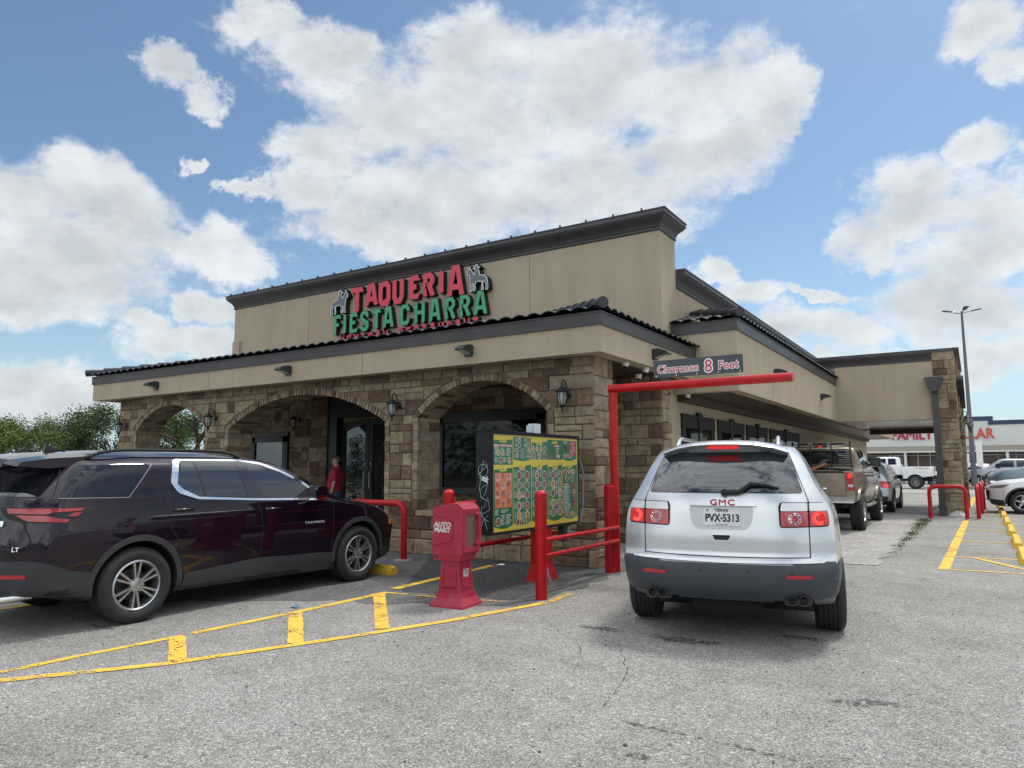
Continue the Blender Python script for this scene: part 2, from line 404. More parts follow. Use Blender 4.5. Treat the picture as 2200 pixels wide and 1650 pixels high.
def strip(mb, pts, w, z=.0055, wob=.006):
    out = []
    for (x0, y0), (x1, y1) in zip(pts, pts[1:]):
        n = max(2, int(sqrt((x1 - x0) ** 2 + (y1 - y0) ** 2) / .07))
        for i in range(n): out.append((x0 + (x1 - x0) * i / n, y0 + (y1 - y0) * i / n))
    out.append(pts[-1]); pl = ribbon(out, w); n = len(out)
    L = pl[:n]; R = pl[n:][::-1]
    L = [(a + random.uniform(-wob, wob), b + random.uniform(-wob, wob)) for a, b in L]; R = [(a + random.uniform(-wob, wob), b + random.uniform(-wob, wob)) for a, b in R]
    mb.add([(a, b, z) for a, b in L + R], [(i, n + i, n + i + 1, i + 1) for i in range(n - 1)])


# worn yellow paint: alpha holes where the aggregate shows through
def paint_mat(name, wear):
    m = mat(name, (.74, .45, .055), .75, var=.12, vscale=9, bump=.004, bscale=120)
    nt = m.node_tree; N = nt.nodes; L = nt.links; b = N['Principled BSDF']
    tc = N.new('ShaderNodeTexCoord'); outs = []
    for s, d in ((55, 3), (3.5, 5)):
        n = N.new('ShaderNodeTexNoise'); n.inputs['Scale'].default_value = s; n.inputs['Detail'].default_value = d; L.new(tc.outputs['Object'], n.inputs['Vector']); outs.append(n.outputs[0])
    a = N.new('ShaderNodeMath'); a.operation = 'MULTIPLY_ADD'; L.new(outs[1], a.inputs[0]); a.inputs[1].default_value = .8; L.new(outs[0], a.inputs[2])
    r = N.new('ShaderNodeMapRange'); L.new(a.outputs[0], r.inputs[0]); r.inputs[1].default_value = wear; r.inputs[2].default_value = wear + .05
    L.new(r.outputs[0], b.inputs['Alpha']); return m


M_pw = paint_mat('worn_paint', .755); M_pw2 = paint_mat('very_worn_paint', .86)
mb = MB(); strip(mb, [(-6.45, -2), (-6.3, 3.2), (-6.24, 4.1)], .085); strip(mb, [(-6.24, 4.2), (-6.2, 5.8), (-6.22, 6.82)], .1); struct(mb.build('line_marking', M_pw))
mb = MB(); strip(mb, [(-7.6, -1.0), (-6.55, 1.6), (-6.08, 2.55), (-5.75, 3.03), (-5.45, 3.5), (-4.97, 4.7), (-4.56, 5.86), (-4.2, 7.25)], .1, .0068); struct(mb.build('line_marking', M_pw))
mb = MB(); strip(mb, [(-4.2, 7.32), (-4.24, 7.9)], .09); strip(mb, [(-6.15, 6.78), (-5.45, 6.86), (-4.62, 7.04)], .07, .0095); struct(mb.build('line_marking', M_pw2))
for a, b in (((-6.22, 4.03), (-5.46, 3.55)), ((-6.18, 5.36), (-5.12, 4.45)), ((-6.22, 6.68), (-4.86, 5.27))):
    mb = MB(); strip(mb, [a, b], .14, .0083); struct(mb.build('line_marking', M_pw))
mb = MB(); strip(mb, [(-6.29, 7.03), (-6.45, 9.46)], .12, .0095); struct(mb.build('line_marking', M_pw))
mb = MB(); strip(mb, [(-9.1, 1), (-9.1, 8)], .1); struct(mb.build('line_marking', M_pw))
mb = MB(); strip(mb, [(-12.1, 1), (-12.1, 8)], .1); struct(mb.build('line_marking', M_pw))
mb = MB(); strip(mb, [(-.49, 12.6), (-.31, 23.9)], .15); struct(mb.build('line_marking', M_pw))
mb = MB(); strip(mb, [(-.28, 31.5), (-.1, 42)], .16); struct(mb.build('line_marking', M_pw))
for y in (12.66, 14.45, 17.43, 20.46, 23.3, 26.3, 29.3, 32.3, 35.4):
    mb = MB(); strip(mb, [(-.4 + (y - 12.6) * .013, y), (5.6, y + .25)], .09, .0068); struct(mb.build('line_marking', M_pw))
mb = MB(); strip(mb, [(-.1, 14.41), (.55, 13.15), (1.3, 11.8)], .1, .0082); struct(mb.build('line_marking', M_pw))
# cracks and oil spots
M_oil = mat('oil_stain', (.055, .053, .05), .6, var=.3, vscale=20)
nt = M_oil.node_tree; n_ = nt.nodes.new('ShaderNodeTexNoise'); n_.inputs['Scale'].default_value = 26; n_.inputs['Detail'].default_value = 6
t_ = nt.nodes.new('ShaderNodeTexCoord'); nt.links.new(t_.outputs['Object'], n_.inputs['Vector'])
r_ = nt.nodes.new('ShaderNodeMapRange'); nt.links.new(n_.outputs[0], r_.inputs[0]); r_.inputs[1].default_value = .42; r_.inputs[2].default_value = .6; r_.inputs[4].default_value = .75
nt.links.new(r_.outputs[0], nt.nodes['Principled BSDF'].inputs['Alpha'])


def crack(pts, w, seed):
    rnd = random.Random(seed); out = []
    for (x0, y0), (x1, y1) in zip(pts, pts[1:]):
        for i in range(14): t = i / 14; out.append((x0 + (x1 - x0) * t + rnd.uniform(-.012, .012), y0 + (y1 - y0) * t + rnd.uniform(-.012, .012)))
    mb = MB(); pl = ribbon(out, w); n = len(out); L = pl[:n]; R = pl[n:][::-1]
    vs = []
    for i in range(n):
        k = rnd.uniform(.1, 1); c = ((L[i][0] + R[i][0]) / 2, (L[i][1] + R[i][1]) / 2)
        for q in (L[i], R[i]): vs.append((c[0] + (q[0] - c[0]) * k, c[1] + (q[1] - c[1]) * k, .0045))
    mb.add(vs, [(2 * i, 2 * i + 1, 2 * i + 3, 2 * i + 2) for i in range(n - 1)]); struct(mb.build('pavement_crack', M_oil))


crack([(-1.9, 4.2), (-1.71, 4.19), (-1.31, 4.17), (-1.03, 4.15), (-.86, 4.13)], .045, 1)
crack([(-2.7, 5.9), (-2.3, 5.2), (-2.1, 4.3)], .02, 2); crack([(-1.0, 4.18), (-.4, 4.4), (.1, 4.35)], .012, 4)
crack([(-3.9, 6.6), (-2.9, 5.6), (-2.6, 4.9)], .015, 9)


def blot(cx, cy, rx, ry, seed, n=26, name='oil_stain'):
    rnd = random.Random(seed); mb = MB(); pts = []
    for i in range(n):
        a = 2 * pi * i / n; k = rnd.uniform(.6, 1.1); pts.append((cx + cos(a) * rx * k, cy + sin(a) * ry * k, .0062))
    mb.add([(cx, cy, .0062)] + pts, [(0, 1 + i, 1 + (i + 1) % n) for i in range(n)]); struct(mb.build(name, M_oil))


for i, a in enumerate([(-2.3, 6.35, .3, .12), (-2.05, 6.4, .12, .06), (-1.38, 7.0, .2, .09), (-.79, 5.3, .14, .07), (-.62, 5.4, .14, .07), (-1.62, 3.75, .08, .05), (-3.1, 6.4, .25, .1), (-7.25, 3.9, .2, .05)]): blot(*a, 20 + i)
# grass growing along the joint beside the concrete lane
mb = MB(); rnd = random.Random(3)
for i in range(2600):
    y = 14.2 + 9.9 * rnd.random() ** .7; dens = max(0, min(1, (y - 13.5) / 9)); x = -1.31 + rnd.gauss(0, .03 + .06 * dens)
    if rnd.random() > .35 + .65 * dens or (sin(y * 4.1) + sin(y * 9.7)) < -.5: continue
    h = .009 + rnd.uniform(.01, .03) * (1 + dens); a = rnd.uniform(0, 2 * pi); w = .006; lx, ly = rnd.uniform(-.03, .03), rnd.uniform(-.03, .03)
    mb.add([(x - w * cos(a), y - w * sin(a), 0), (x + w * cos(a), y + w * sin(a), 0), (x + lx, y + ly, h)], [(0, 1, 2)])
o = mb.build('grass', mat('grass', (.10, .13, .05), .8, var=.35, vscale=8), recalc=False); o['kind'] = 'stuff'
# fine litter and loose stones
M_deb = mat('debris', (.4, .39, .37), .9); rnd = random.Random(11)

# ------------------------------------------------------------------ the restaurant
BO = (-12, 20, 0)
bld = thing('restaurant_building', 'tan stucco restaurant with stone arches, dark tile eaves and a drive-through canopy', 'restaurant', BO)


def part(mb, name, m, smooth=None, parent=bld, label=None):
    o = mb.build(name, m, parent, smooth)
    if label: o['label'] = label
    return o


def BM(): return MB(org=BO)


ARCH = [(-17.58, -14.76, 2.46, 3.04, 0), (-13.92, -9.24, 2.39, 3.03, 0), (-8.46, -5.74, 2.43, 3.02, .76)]  # u0,u1,spring,crown,base
YF, TH = 10.03, .62


def arc_geom(a):
    hw = (a[1] - a[0]) / 2; rise = a[3] - a[2]; R = (hw * hw + rise * rise) / (2 * rise); return (a[0] + a[1]) / 2, a[3] - R, R


def pick(rnd): return rnd.choices(range(len(STONE)), STW)[0]


def stone_box(mb, P, u0, u1, v0, v1, d, rnd, mi=None, b=.012):
    """P(u,v,depth) outward positive; bevelled face with slight irregularity"""
    j = lambda: rnd.uniform(-.004, .004); mi = pick(rnd) if mi is None else mi
    o = [(u0, v0), (u1, v0), (u1, v1), (u0, v1)]; i = [(u0 + b + j(), v0 + b + j()), (u1 - b + j(), v0 + b + j()), (u1 - b + j(), v1 - b + j()), (u0 + b + j(), v1 - b + j())]
    cx, cy = (u0 + u1) / 2 + j() * 5, (v0 + v1) / 2 + j() * 3
    vs = [P(a, c, -.02) for a, c in o] + [P(a, c, d * .6) for a, c in o] + [P(a, c, d + j()) for a, c in i] + [P(cx, cy, d + rnd.uniform(0, .008))]
    fs = [(0, 1, 5, 4), (1, 2, 6, 5), (2, 3, 7, 6), (3, 0, 4, 7), (4, 5, 9, 8), (5, 6, 10, 9), (6, 7, 11, 10), (7, 4, 8, 11), (8, 9, 12), (9, 10, 12), (10, 11, 12), (11, 8, 12)]
    mb.add(vs, fs, mi)


def stone_field(mb, P, u0, u1, z0, z1, seed, arches=(), gap=.014, hs=(.13, .16, .2, .24, .27, .3), wmin=.2, wmax=.62):
    rnd = random.Random(seed); z = z0; W = .125
    while z < z1 - .02:
        h = min(rnd.choice(hs), z1 - z)
        if z1 - z - h < .08: h = z1 - z
        segs = [(u0, u1)]
        cuts = []
        for a in arches:
            uc, zc, R = arc_geom(a); top = zc + R + W
            if z < top and z + h > a[4]: cuts.append((a, uc, zc, R + W, top))
        # build list of spans; curved boundaries handled per stone
        spans = [(u0, u1, None, None)]
        for c in cuts:
            a, uc, zc, R2, top = c; new = []
            for s in spans:
                if s[0] < uc < s[1]: new += [(s[0], uc, s[2], c), (uc, s[1], c, s[3])]
                else: new.append(s)
            spans = new

        def bnd(c, zz, side):
            a, uc, zc, R2, top = c
            if zz >= top: return uc
            if zz < a[4] - .001: return uc
            if zz <= a[2]: return (a[0] - W) if side < 0 else (a[1] + W)
            k = sqrt(max(0, R2 * R2 - (zz - zc) ** 2)); hw = (a[1] - a[0]) / 2 + W
            return uc + side * min(k, hw)
        for s0, s1, cl, cr_ in spans:
            lo = lambda zz: s0 if cl is None else bnd(cl, zz, 1)
            hi = lambda zz: s1 if cr_ is None else bnd(cr_, zz, -1)
            u = min(lo(z), lo(z + h)); end = max(hi(z), hi(z + h))
            if end - u < .03: continue
            while u < end - 1e-4:
                w = rnd.uniform(wmin, wmax) * (1.1 if h > .2 else .85)
                if end - u - w < wmin * .7: w = end - u
                ua, ub = u + gap / 2, u + w - gap / 2; va, vb = z + gap / 2, z + h - gap / 2; u += w
                if ub - ua < .02 or vb - va < .02: continue
                n = 5; Lp = []; Rp = []; curved = False
                for k in range(n):
                    zz = va + (vb - va) * k / (n - 1); l, r = max(ua, lo(zz) + gap / 2), min(ub, hi(zz) - gap / 2)
                    if l > ua + 1e-6 or r < ub - 1e-6: curved = True
                    Lp.append((l, zz)); Rp.append((r, zz))
                mi = pick(rnd); d = .02 + rnd.uniform(0, .014)
                if not curved:
                    if w > .34 and h > .22 and rnd.random() < .3 and vb - va > .2:
                        vm = va + (vb - va) * rnd.uniform(.4, .6); stone_box(mb, P, ua, ub, va, vm - gap / 2, d, rnd); stone_box(mb, P, ua, ub, vm + gap / 2, vb, d, rnd)
                    else: stone_box(mb, P, ua, ub, va, vb, d, rnd, mi)
                    continue
                ok = [(a_, b_) for a_, b_ in zip(Lp, Rp) if b_[0] - a_[0] > .008]
                if len(ok) < 2: continue
                poly = [q[1] for q in ok] + [q[0] for q in ok][::-1]
                mb.prism(poly, P, -.02, d, mi)
        z += h


def arch_ring(mb, P, a, depth, seed, W=.11, jambs=True):
    """voussoirs round the arch and chopped blocks up its jambs, running through the wall (P depth outward)"""
    rnd = random.Random(seed); uc, zc, R = arc_geom(a); hw = (a[1] - a[0]) / 2; al = math.asin(min(1, hw / R)); n = int(2 * al * R / .085)
    for i in range(n):
        t0 = -al + 2 * al * i / n + .003; t1 = -al + 2 * al * (i + 1) / n - .003
        dd = [.012 + rnd.uniform(0, .02)]
        k = rnd.choice((2, 3)); cuts = [-depth] + sorted(rnd.uniform(-depth * .75, -.15) for _ in range(k - 1)) + [dd[0]]
        for j in range(k):
            r0 = R - .004 - rnd.uniform(0, .006); r1 = R + W + rnd.uniform(-.02, .01)
            poly = [(uc + r0 * sin(t0), zc + r0 * cos(t0)), (uc + r0 * sin(t1), zc + r0 * cos(t1)), (uc + r1 * sin(t1), zc + r1 * cos(t1)), (uc + r1 * sin(t0), zc + r1 * cos(t0))]
            mb.prism(poly, P, cuts[j] + .004, cuts[j + 1] - .004, pick(rnd))
    if not jambs: return
    for side, ue in ((-1, a[0]), (1, a[1])):
        z = a[4]
        while z < a[2] - .03:
            h = min(rnd.uniform(.1, .2), a[2] - z)
            if a[2] - z - h < .06: h = a[2] - z
            i0, i1 = sorted((ue - side * .006, ue + side * (W + rnd.uniform(-.01, .01))))
            k = rnd.choice((1, 2)); cuts = [-depth] + sorted(rnd.uniform(-depth * .7, -.2) for _ in range(k - 1)) + [.014 + rnd.uniform(0, .02)]
            for j in range(k): mb.prism([(i0, z + .005), (i1, z + .005), (i1, z + h - .005), (i0, z + h - .005)], P, cuts[j] + .004, cuts[j + 1] - .004, pick(rnd))
            z += h


mb = BM(); Pf = lambda u, v, d: (u, YF - d, v)
# core: arches 1 and 2 open to the ground, arch 3 stands on a knee wall
poly = [(-18.34, 0)]; hole = []
for a in ARCH:
    uc, zc, R = arc_geom(a); al = math.asin(min(1, (a[1] - a[0]) / 2 / R)); arc = [(uc + R * sin(-al + 2 * al * i / 20), zc + R * cos(-al + 2 * al * i / 20)) for i in range(21)]
    if a[4] == 0: poly += [(a[0], 0)] + arc + [(a[1], 0)]
    else: hole = [(a[0], a[4])] + arc + [(a[1], a[4])]
poly += [(-4.9, 0), (-4.9, 3.3), (-18.34, 3.3)]
mb.prism(poly, lambda u, v, d: (u, YF + d, v), 0, TH, len(STONE), holes=[hole])
for k, a in enumerate(ARCH): arch_ring(mb, Pf, a, TH, 40 + k)
stone_field(mb, Pf, -18.34, -4.9, 0, 3.28, 5, ARCH)
stone_field(mb, lambda u, v, d: (-4.9 + d, u, v), YF - .03, YF + TH, 0, 3.28, 8, wmin=.22, wmax=.45)
stone_field(mb, lambda u, v, d: (-18.34 - d, -u, v), -YF - TH, -YF + .03, 0, 3.28, 9, wmin=.22, wmax=.45)
a = ARCH[2]; rnd = random.Random(77); u = a[0]
while u < a[1] - .01:
    w = min(rnd.uniform(.3, .5), a[1] - u)
    if a[1] - u - w < .15: w = a[1] - u
    mb.prism([(u + .005, .68), (u + w - .005, .68), (u + w - .005, .77), (u + .005, .77)], Pf, -TH - .03, .045, rnd.choice((0, 1, 6))); u += w
part(mb, 'arcade_wall', M_stone + [M_mortar])
# rear wall of the porch (stone), with stone return on the lane side
mb = BM(); YB = 13.0
mb.box(-18.3, -4.95, YB, YB + .4, 0, 3.3, len(STONE))
stone_field(mb, lambda u, v, d: (u, YB - d, v), -18.3, -4.95, .08, 3.28, 15)
stone_field(mb, lambda u, v, d: (-4.95 + d, u, v), YB - .02, YB + .45, 0, 3.0, 16, wmin=.2, wmax=.4)
mb.box(-13.95, -13.75, 12.72, 13, .1, 3.28, len(STONE)); stone_field(mb, lambda u, v, d: (u, 12.72 - d, v), -14.3, -13.7, .08, 3.28, 18, wmin=.25)
part(mb, 'porch_rear_wall', M_stone + [M_mortar])
mb = BM(); mb.box(-18.3, -4.92, YF + TH, YB, 0, .08); part(mb, 'porch_floor', M_conc)
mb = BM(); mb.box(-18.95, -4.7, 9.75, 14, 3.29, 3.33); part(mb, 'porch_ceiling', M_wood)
# front fascia
mb = BM()
def ringbox(mb, x0, x1, y0, y1, t, z0, z1, mi=0):
    mb.box(x0, x1, y0, y0 + t, z0, z1, mi); mb.box(x1 - t, x1, y0 + t, y1, z0, z1, mi); mb.box(x0, x0 + t, y0 + t, y1, z0, z1, mi)
ringbox(mb, -19.0, -4.6, 9.63, 14.0, .26, 3.25, 3.7)
for x in (-14.15, -9.49): mb.box(x - .004, x + .004, 9.6285, 9.64, 3.25, 3.68, 1)
part(mb, 'fascia', [M_stucco, M_blackmatte])
mb = BM(); ringbox(mb, -19.03, -4.57, 9.60, 13.97, .2, 3.66, 3.87); ringbox(mb, -19.045, -4.555, 9.585, 13.97, .2, 3.845, 3.862)
part(mb, 'fascia_trim', M_trim)


def tiles(mb, u0, u1, run, P, pitch, hipL=0, hipR=0, per=.265, course=.36, amp=.025, th=.014):
    """barrel tiles; u along eave, v up the slope (plan distance); P(u,v,z). hip: 1 = trimmed at 45 degrees"""
    S = 10; nc = max(1, int(run / course + .5)); cl = run / nc
    n = int((u1 - u0) / per * S); du = (u1 - u0) / n
    prof = lambda u: amp * abs(sin(pi * u / per)) ** .8 * 2 - amp * .3
    for c in range(nc):
        v0, v1 = c * cl - .03, (c + 1) * cl; L = []
        for i in range(n + 1):
            u = u0 + i * du; h = prof(i * du)
            lift = .022
            L.append([(u, v0, pitch * v0 + h + lift), (u, v1, pitch * v1 + h), (u, v0, pitch * v0 + h + lift - th)])
        vs = [P(*q) for a in L for q in a]; fs = []
        for i in range(n):
            um = u0 + (i + .5) * du; vm = (v0 + v1) / 2
            if hipL and um < u0 + vm: continue
            if hipR and um > u1 - vm: continue
            b = i * 3; fs += [(b, b + 3, b + 4, b + 1), (b + 2, b + 5, b + 3, b)]
        mb.add(vs, fs)


PIT = .2
mb = BM()
tiles(mb, -19.08, -4.52, 3.9, lambda u, v, z: (u, 9.53 + v, 3.885 + z), PIT, 1, 1)
tiles(mb, 9.53, 14.0, 3.9, lambda u, v, z: (-4.52 - v, u, 3.885 + z), PIT, 1, 0)
tiles(mb, 9.53, 14.0, 3.9, lambda u, v, z: (-19.08 + v, u, 3.885 + z), PIT, 1, 0)
mb.add([(-19.0, 9.62, 3.868), (-4.6, 9.62, 3.868), (-4.6, 13.47, 3.868), (-8.5, 13.47, 4.62), (-15.1, 13.47, 4.62), (-19.0, 13.47, 3.868)], [(0, 1, 3, 4), (1, 2, 3), (0, 4, 5)])
for sx, x0 in ((-1, -4.52), (1, -19.08)):
    for k in range(13):
        s = k * .3; p0 = (x0 + sx * (s - .04), 9.53 + s - .04, 3.96 + PIT * s); p1 = (x0 + sx * (s + .3), 9.53 + s + .3, 3.94 + PIT * (s + .3))
        mb.tube([p0, p1], [.088, .07], 12)
part(mb, 'tile_roof', M_tile, 40)

# parapet block
mb = BM()
mb.box(-18.63, -5.084, 13.47, 14.36, 3.3, 6.62); mb.box(-18.6, -5.12, 14.3, 44.9, 5.0, 5.3, 1)
for x in (-15.36, -8.16): mb.box(x - .004, x + .004, 13.4685, 13.48, 4.3, 6.35, 2)
part(mb, 'parapet', [M_stucco, M_grey, M_blackmatte])


def cornice(mb, path, prof, closed=False):
    """path: list of (x,y) with outward normal to the right-hand side of travel; prof: (out, z)"""
    P = [Vector(p) for p in path]; n = len(P); rings = []
    for i in range(n):
        a = (P[i] - P[i - 1]).normalized() if i else (P[1] - P[0]).normalized(); b = (P[i + 1] - P[i]).normalized() if i < n - 1 else a
        na, nb = Vector((a.y, -a.x)), Vector((b.y, -b.x)); m = (na + nb); m = m / m.length_squared * 2 if m.length > 1e-6 else na
        rings.append([(P[i].x + m.x * o, P[i].y + m.y * o, z) for o, z in prof])
    k = len(prof); vs = [v for r in rings for v in r]
    mb.add(vs, [(i * k + j, (i + 1) * k + j, (i + 1) * k + j + 1, i * k + j + 1) for i in range(n - 1) for j in range(k - 1)])
    mb.add(rings[0], [tuple(range(k))]); mb.add(rings[-1], [tuple(range(k))])


PR = [(-.3, 0), (.02, 0), (.035, .015), (.035, .045), (.02, .06), (.03, .075), (.045, .12), (.075, .17), (.125, .215), (.16, .25), (.175, .27), (.175, .285), (.2, .295), (.2, .375), (.215, .38), (.215, .40), (-.3, .42)]
mb = BM(); pr = [(o * 1.0, 6.30 + z) for o, z in PR]
cornice(mb, [(-18.63, 14.6), (-18.63, 13.47), (-5.09, 13.47), (-5.09, 14.36), (-18.4, 14.36)], pr)
for i in range(22): x = -18.6 + i * .63; mb.box(x - .012, x + .012, 13.24, 13.3, 6.69, 6.745)
part(mb, 'cornice', M_trim, 30)
mb = BM(); pr = [(o * 1.0, 5.28 + z) for o, z in PR]
cornice(mb, [(-5.09, 14.37), (-5.09, 45), (-18.6, 45)], pr); part(mb, 'cornice', M_trim, 30)

# lane-side wall and its windows
mb = BM(); WINS = [(14.42, 16.64), (16.92, 19.2), (19.48, 21.72), (22.06, 26.27)]
mb.box(-5.35, -5.09, 13.46, 45, 0, 5.3); mb.box(-18.6, -5.35, 44.7, 45, 0, 5.3); mb.box(-18.6, -18.3, 13.4, 44.7, 0, 5.3)
mb.box(-5.092, -5.085, 30, 30.9, 0, 2.2, 1)
part(mb, 'side_wall', [M_stucco, M_blackmatte])
for k, (a, b) in enumerate(WINS):
    fr = BM(); z0, z1 = .95, 2.6
    fr.box(-5.09, -5.06, a, a + .24, z0, z1 - .2); fr.box(-5.09, -5.06, b - .24, b, z0, z1 - .2); fr.box(-5.09, -5.045, a, b, z1 - .26, z1); fr.box(-5.09, -5.03, a - .05, b + .05, z0 - .12, z0)
    m_ = (a + b) / 2; fr.prism([(m_ - .1, z1 - .3), (m_ + .1, z1 - .3), (m_ + .15, z1 + .1), (m_ - .15, z1 + .1)], lambda u, v, d: (-5.09 + d, u, v), 0, .07)
    fr.box(-5.09, -5.035, a - .02, b + .02, z1, z1 + .03)
    f = part(fr, 'window', mat('window_trim', (.014, .012, .012), .6, spec=.3))
    gl = BM(); gl.box(-5.08, -5.07, a + .24, b - .24, z0, z1 - .26); gl.build('pane', M_glass, f)
    s_ = BM(); s_.box(-5.07, -5.055, m_ - .02, m_ + .02, z0, z1 - .26); s_.box(-5.068, -5.05, a + .24, b - .24, 1.62, 1.66); s_.build('window_frame', M_black, f)
    if k: nn = BM(); nn.box(-5.067, -5.062, m_ + .15, m_ + .55, 1.95, 2.2); nn.build('notice', M_white, f)
# eave volume along the drive-through lane
mb = BM(); V1 = 45.5
mb.box(-5.09, -3.76, 14, 14.25, 3.0, 4.22); mb.box(-4.0, -3.76, 14.25, V1, 3.0, 4.22); mb.box(-5.09, -4.0, V1 - .2, V1, 3.0, 4.22)
part(mb, 'eave_wall', M_stucco)
mb = BM(); mb.box(-5.09, -3.73, 13.97, 14.2, 4.19, 4.42); mb.box(-3.93, -3.73, 14.2, V1 + .03, 4.19, 4.42); mb.box(-5.09, -3.71, 13.95, 14.2, 4.4, 4.415); mb.box(-3.9, -3.71, 14.2, V1 + .03, 4.4, 4.415)
part(mb, 'eave_trim', M_trim)
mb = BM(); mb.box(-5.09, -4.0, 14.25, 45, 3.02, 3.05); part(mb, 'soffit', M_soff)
mb = BM(); mb.box(-5.09, -4.93, 14.25, 45, 2.86, 3.018); part(mb, 'soffit_beam', M_wood)
mb = BM()
tiles(mb, 13.9, V1, 1.35, lambda u, v, z: (-3.68 - v, u, 4.435 + z), .27, 1, 0)
tiles(mb, -5.09, -3.68, 1.35, lambda u, v, z: (u, 13.9 + v, 4.435 + z), .27, 0, 1)
for k in range(5):
    s = k * .28; mb.tube([(-3.68 - s + .04, 13.9 + s - .04, 4.51 + .27 * s), (-3.68 - s - .28, 13.9 + s + .28, 4.49 + .27 * (s + .28))], [.092, .075], 12)
part(mb, 'tile_roof', M_tile, 40)
# drive-through canopy and its stone end wall
mb = BM(); G0, G1 = 25.92, 32.5
mb.box(-3.76, -.93, G0, G0 + .25, 2.98, 5.05); mb.box(-3.76, -.93, G1 - .25, G1, 2.95, 5.05); mb.box(-3.95, -.6, G0 + .2, G1 - .2, 4.9, 5.0)
part(mb, 'canopy_wall', M_stucco)
mb = BM(); cornice(mb, [(-5.0, G0), (-.945, G0)], [(o * .55, 4.80 + z * .9) for o, z in PR]); mb.box(-.95, -.32, G0 - .045, G0 + .3, 5.08, 5.17); mb.box(-.36, -.2, G0 - .045, G1, 5.12, 5.17)
mb.box(-3.9, -.6, G1 - .3, G1 + .03, 4.85, 5.17)
part(mb, 'cornice', M_trim, 30)
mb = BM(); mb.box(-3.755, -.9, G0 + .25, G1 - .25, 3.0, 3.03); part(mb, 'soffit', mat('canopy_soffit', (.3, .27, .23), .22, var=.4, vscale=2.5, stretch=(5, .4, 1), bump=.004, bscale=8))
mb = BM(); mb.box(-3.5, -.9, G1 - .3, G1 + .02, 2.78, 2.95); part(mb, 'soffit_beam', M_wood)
mb = BM()
for (y0, y1, x1) in ((G0, G0 + 1.25, -.35), (G1 - 1.25, G1, -.25)):
    mb.box(-.93, x1 - .02, y0 + .02, y1 - .02, 0, 5.1, len(STONE))
    stone_field(mb, lambda u, v, d: (u, y0 + .02 - d, v), -.95, x1, 0, 5.1, int(y0 * 3), wmin=.2, wmax=.5)
    stone_field(mb, lambda u, v, d: (x1 - .02 + d, u, v), y0, y1, 0, 5.1, int(y0 * 5), wmin=.2, wmax=.5)
    stone_field(mb, lambda u, v, d: (-.93 - d, -u, v), -y1, -y0, 0, 5.1, int(y0 * 7), wmin=.2, wmax=.5)
    stone_field(mb, lambda u, v, d: (-u, y1 - .02 + d, v), -x1, .95, 0, 5.1, int(y0 * 8), wmin=.2, wmax=.5)
mb.box(-.9, -.34, G0 + 1.2, G1 - 1.2, 2.95, 5.1, len(STONE)); stone_field(mb, lambda u, v, d: (-.32 + d, u, v), G0 + 1.25, G1 - 1.25, 2.95, 5.1, 99)
part(mb, 'canopy_pier', M_stone + [M_mortar])
# downspout with conductor head
mb = BM(); x = -.93
mb.prism([(-1.17, 4.27), (-.67, 4.27), (-.67, 4.22), (-.69, 4.22), (-.72, 4.0), (-.84, 3.82), (-1.0, 3.82), (-1.12, 4.0), (-1.15, 4.22), (-1.17, 4.22)], lambda u, v, d: (u, G0 - d, v), .002, .3)
mb.box(-1.01, -.83, G0 - .14, G0 - .002, .12, 3.85); mb.box(-1.04, -.8, G0 - .16, G0 - .14, .25, .32); mb.prism([(-1.02, 0), (-.82, 0), (-.82, .16), (-1.02, .16)], lambda u, v, d: (u, G0 - d, v), .002, .22)
part(mb, 'downspout', M_trim)

# porch windows
for (x0, x1, z0, z1, fw) in ((-10.33, -7.5, 1.04, 2.7, .17), (-16.95, -15.4, 1.0, 2.42, .2)):
    fr = BM(); fr.box(x0, x1, 12.9, 13, z1 - fw, z1); fr.box(x0 - .05, x1 + .05, 12.86, 13, z0 - .1, z0 + .04); fr.box(x0, x0 + fw, 12.9, 13, z0, z1); fr.box(x1 - fw, x1, 12.9, 13, z0, z1); fr.box(x0 - .03, x1 + .03, 12.87, 13, z1 - .05, z1 + .05)
    f = part(fr, 'window', M_black); g = BM(); g.box(x0 + fw, x1 - fw, 12.94, 12.95, z0, z1 - fw); g.build('pane', M_glass if x0 > -12 else M_glass2, f)
# arched double entrance door
YD = 12.95; dx0, dx1 = -13.4, -11.45; dc = (dx0 + dx1) / 2; dh = 2.72
surr = BM(); surr.box(dx0 - .3, dx0, YD - .2, 13, .08, 3.28); surr.box(dx1, dx1 + .3, YD - .2, 13, .08, 3.28); surr.box(dx0, dx1, YD - .2, 13, dh + .05, 3.28); part(surr, 'door_surround', M_black)


def curl(mb, cx, cz, r, a0, turns, y, w=.011):
    pts = []
    for i in range(22): t = i / 21; a = a0 + turns * 2 * pi * t; rr = r * (1 - .8 * t); pts.append((cx + rr * cos(a), y, cz + rr * sin(a)))
    mb.tube(pts, w, 5)


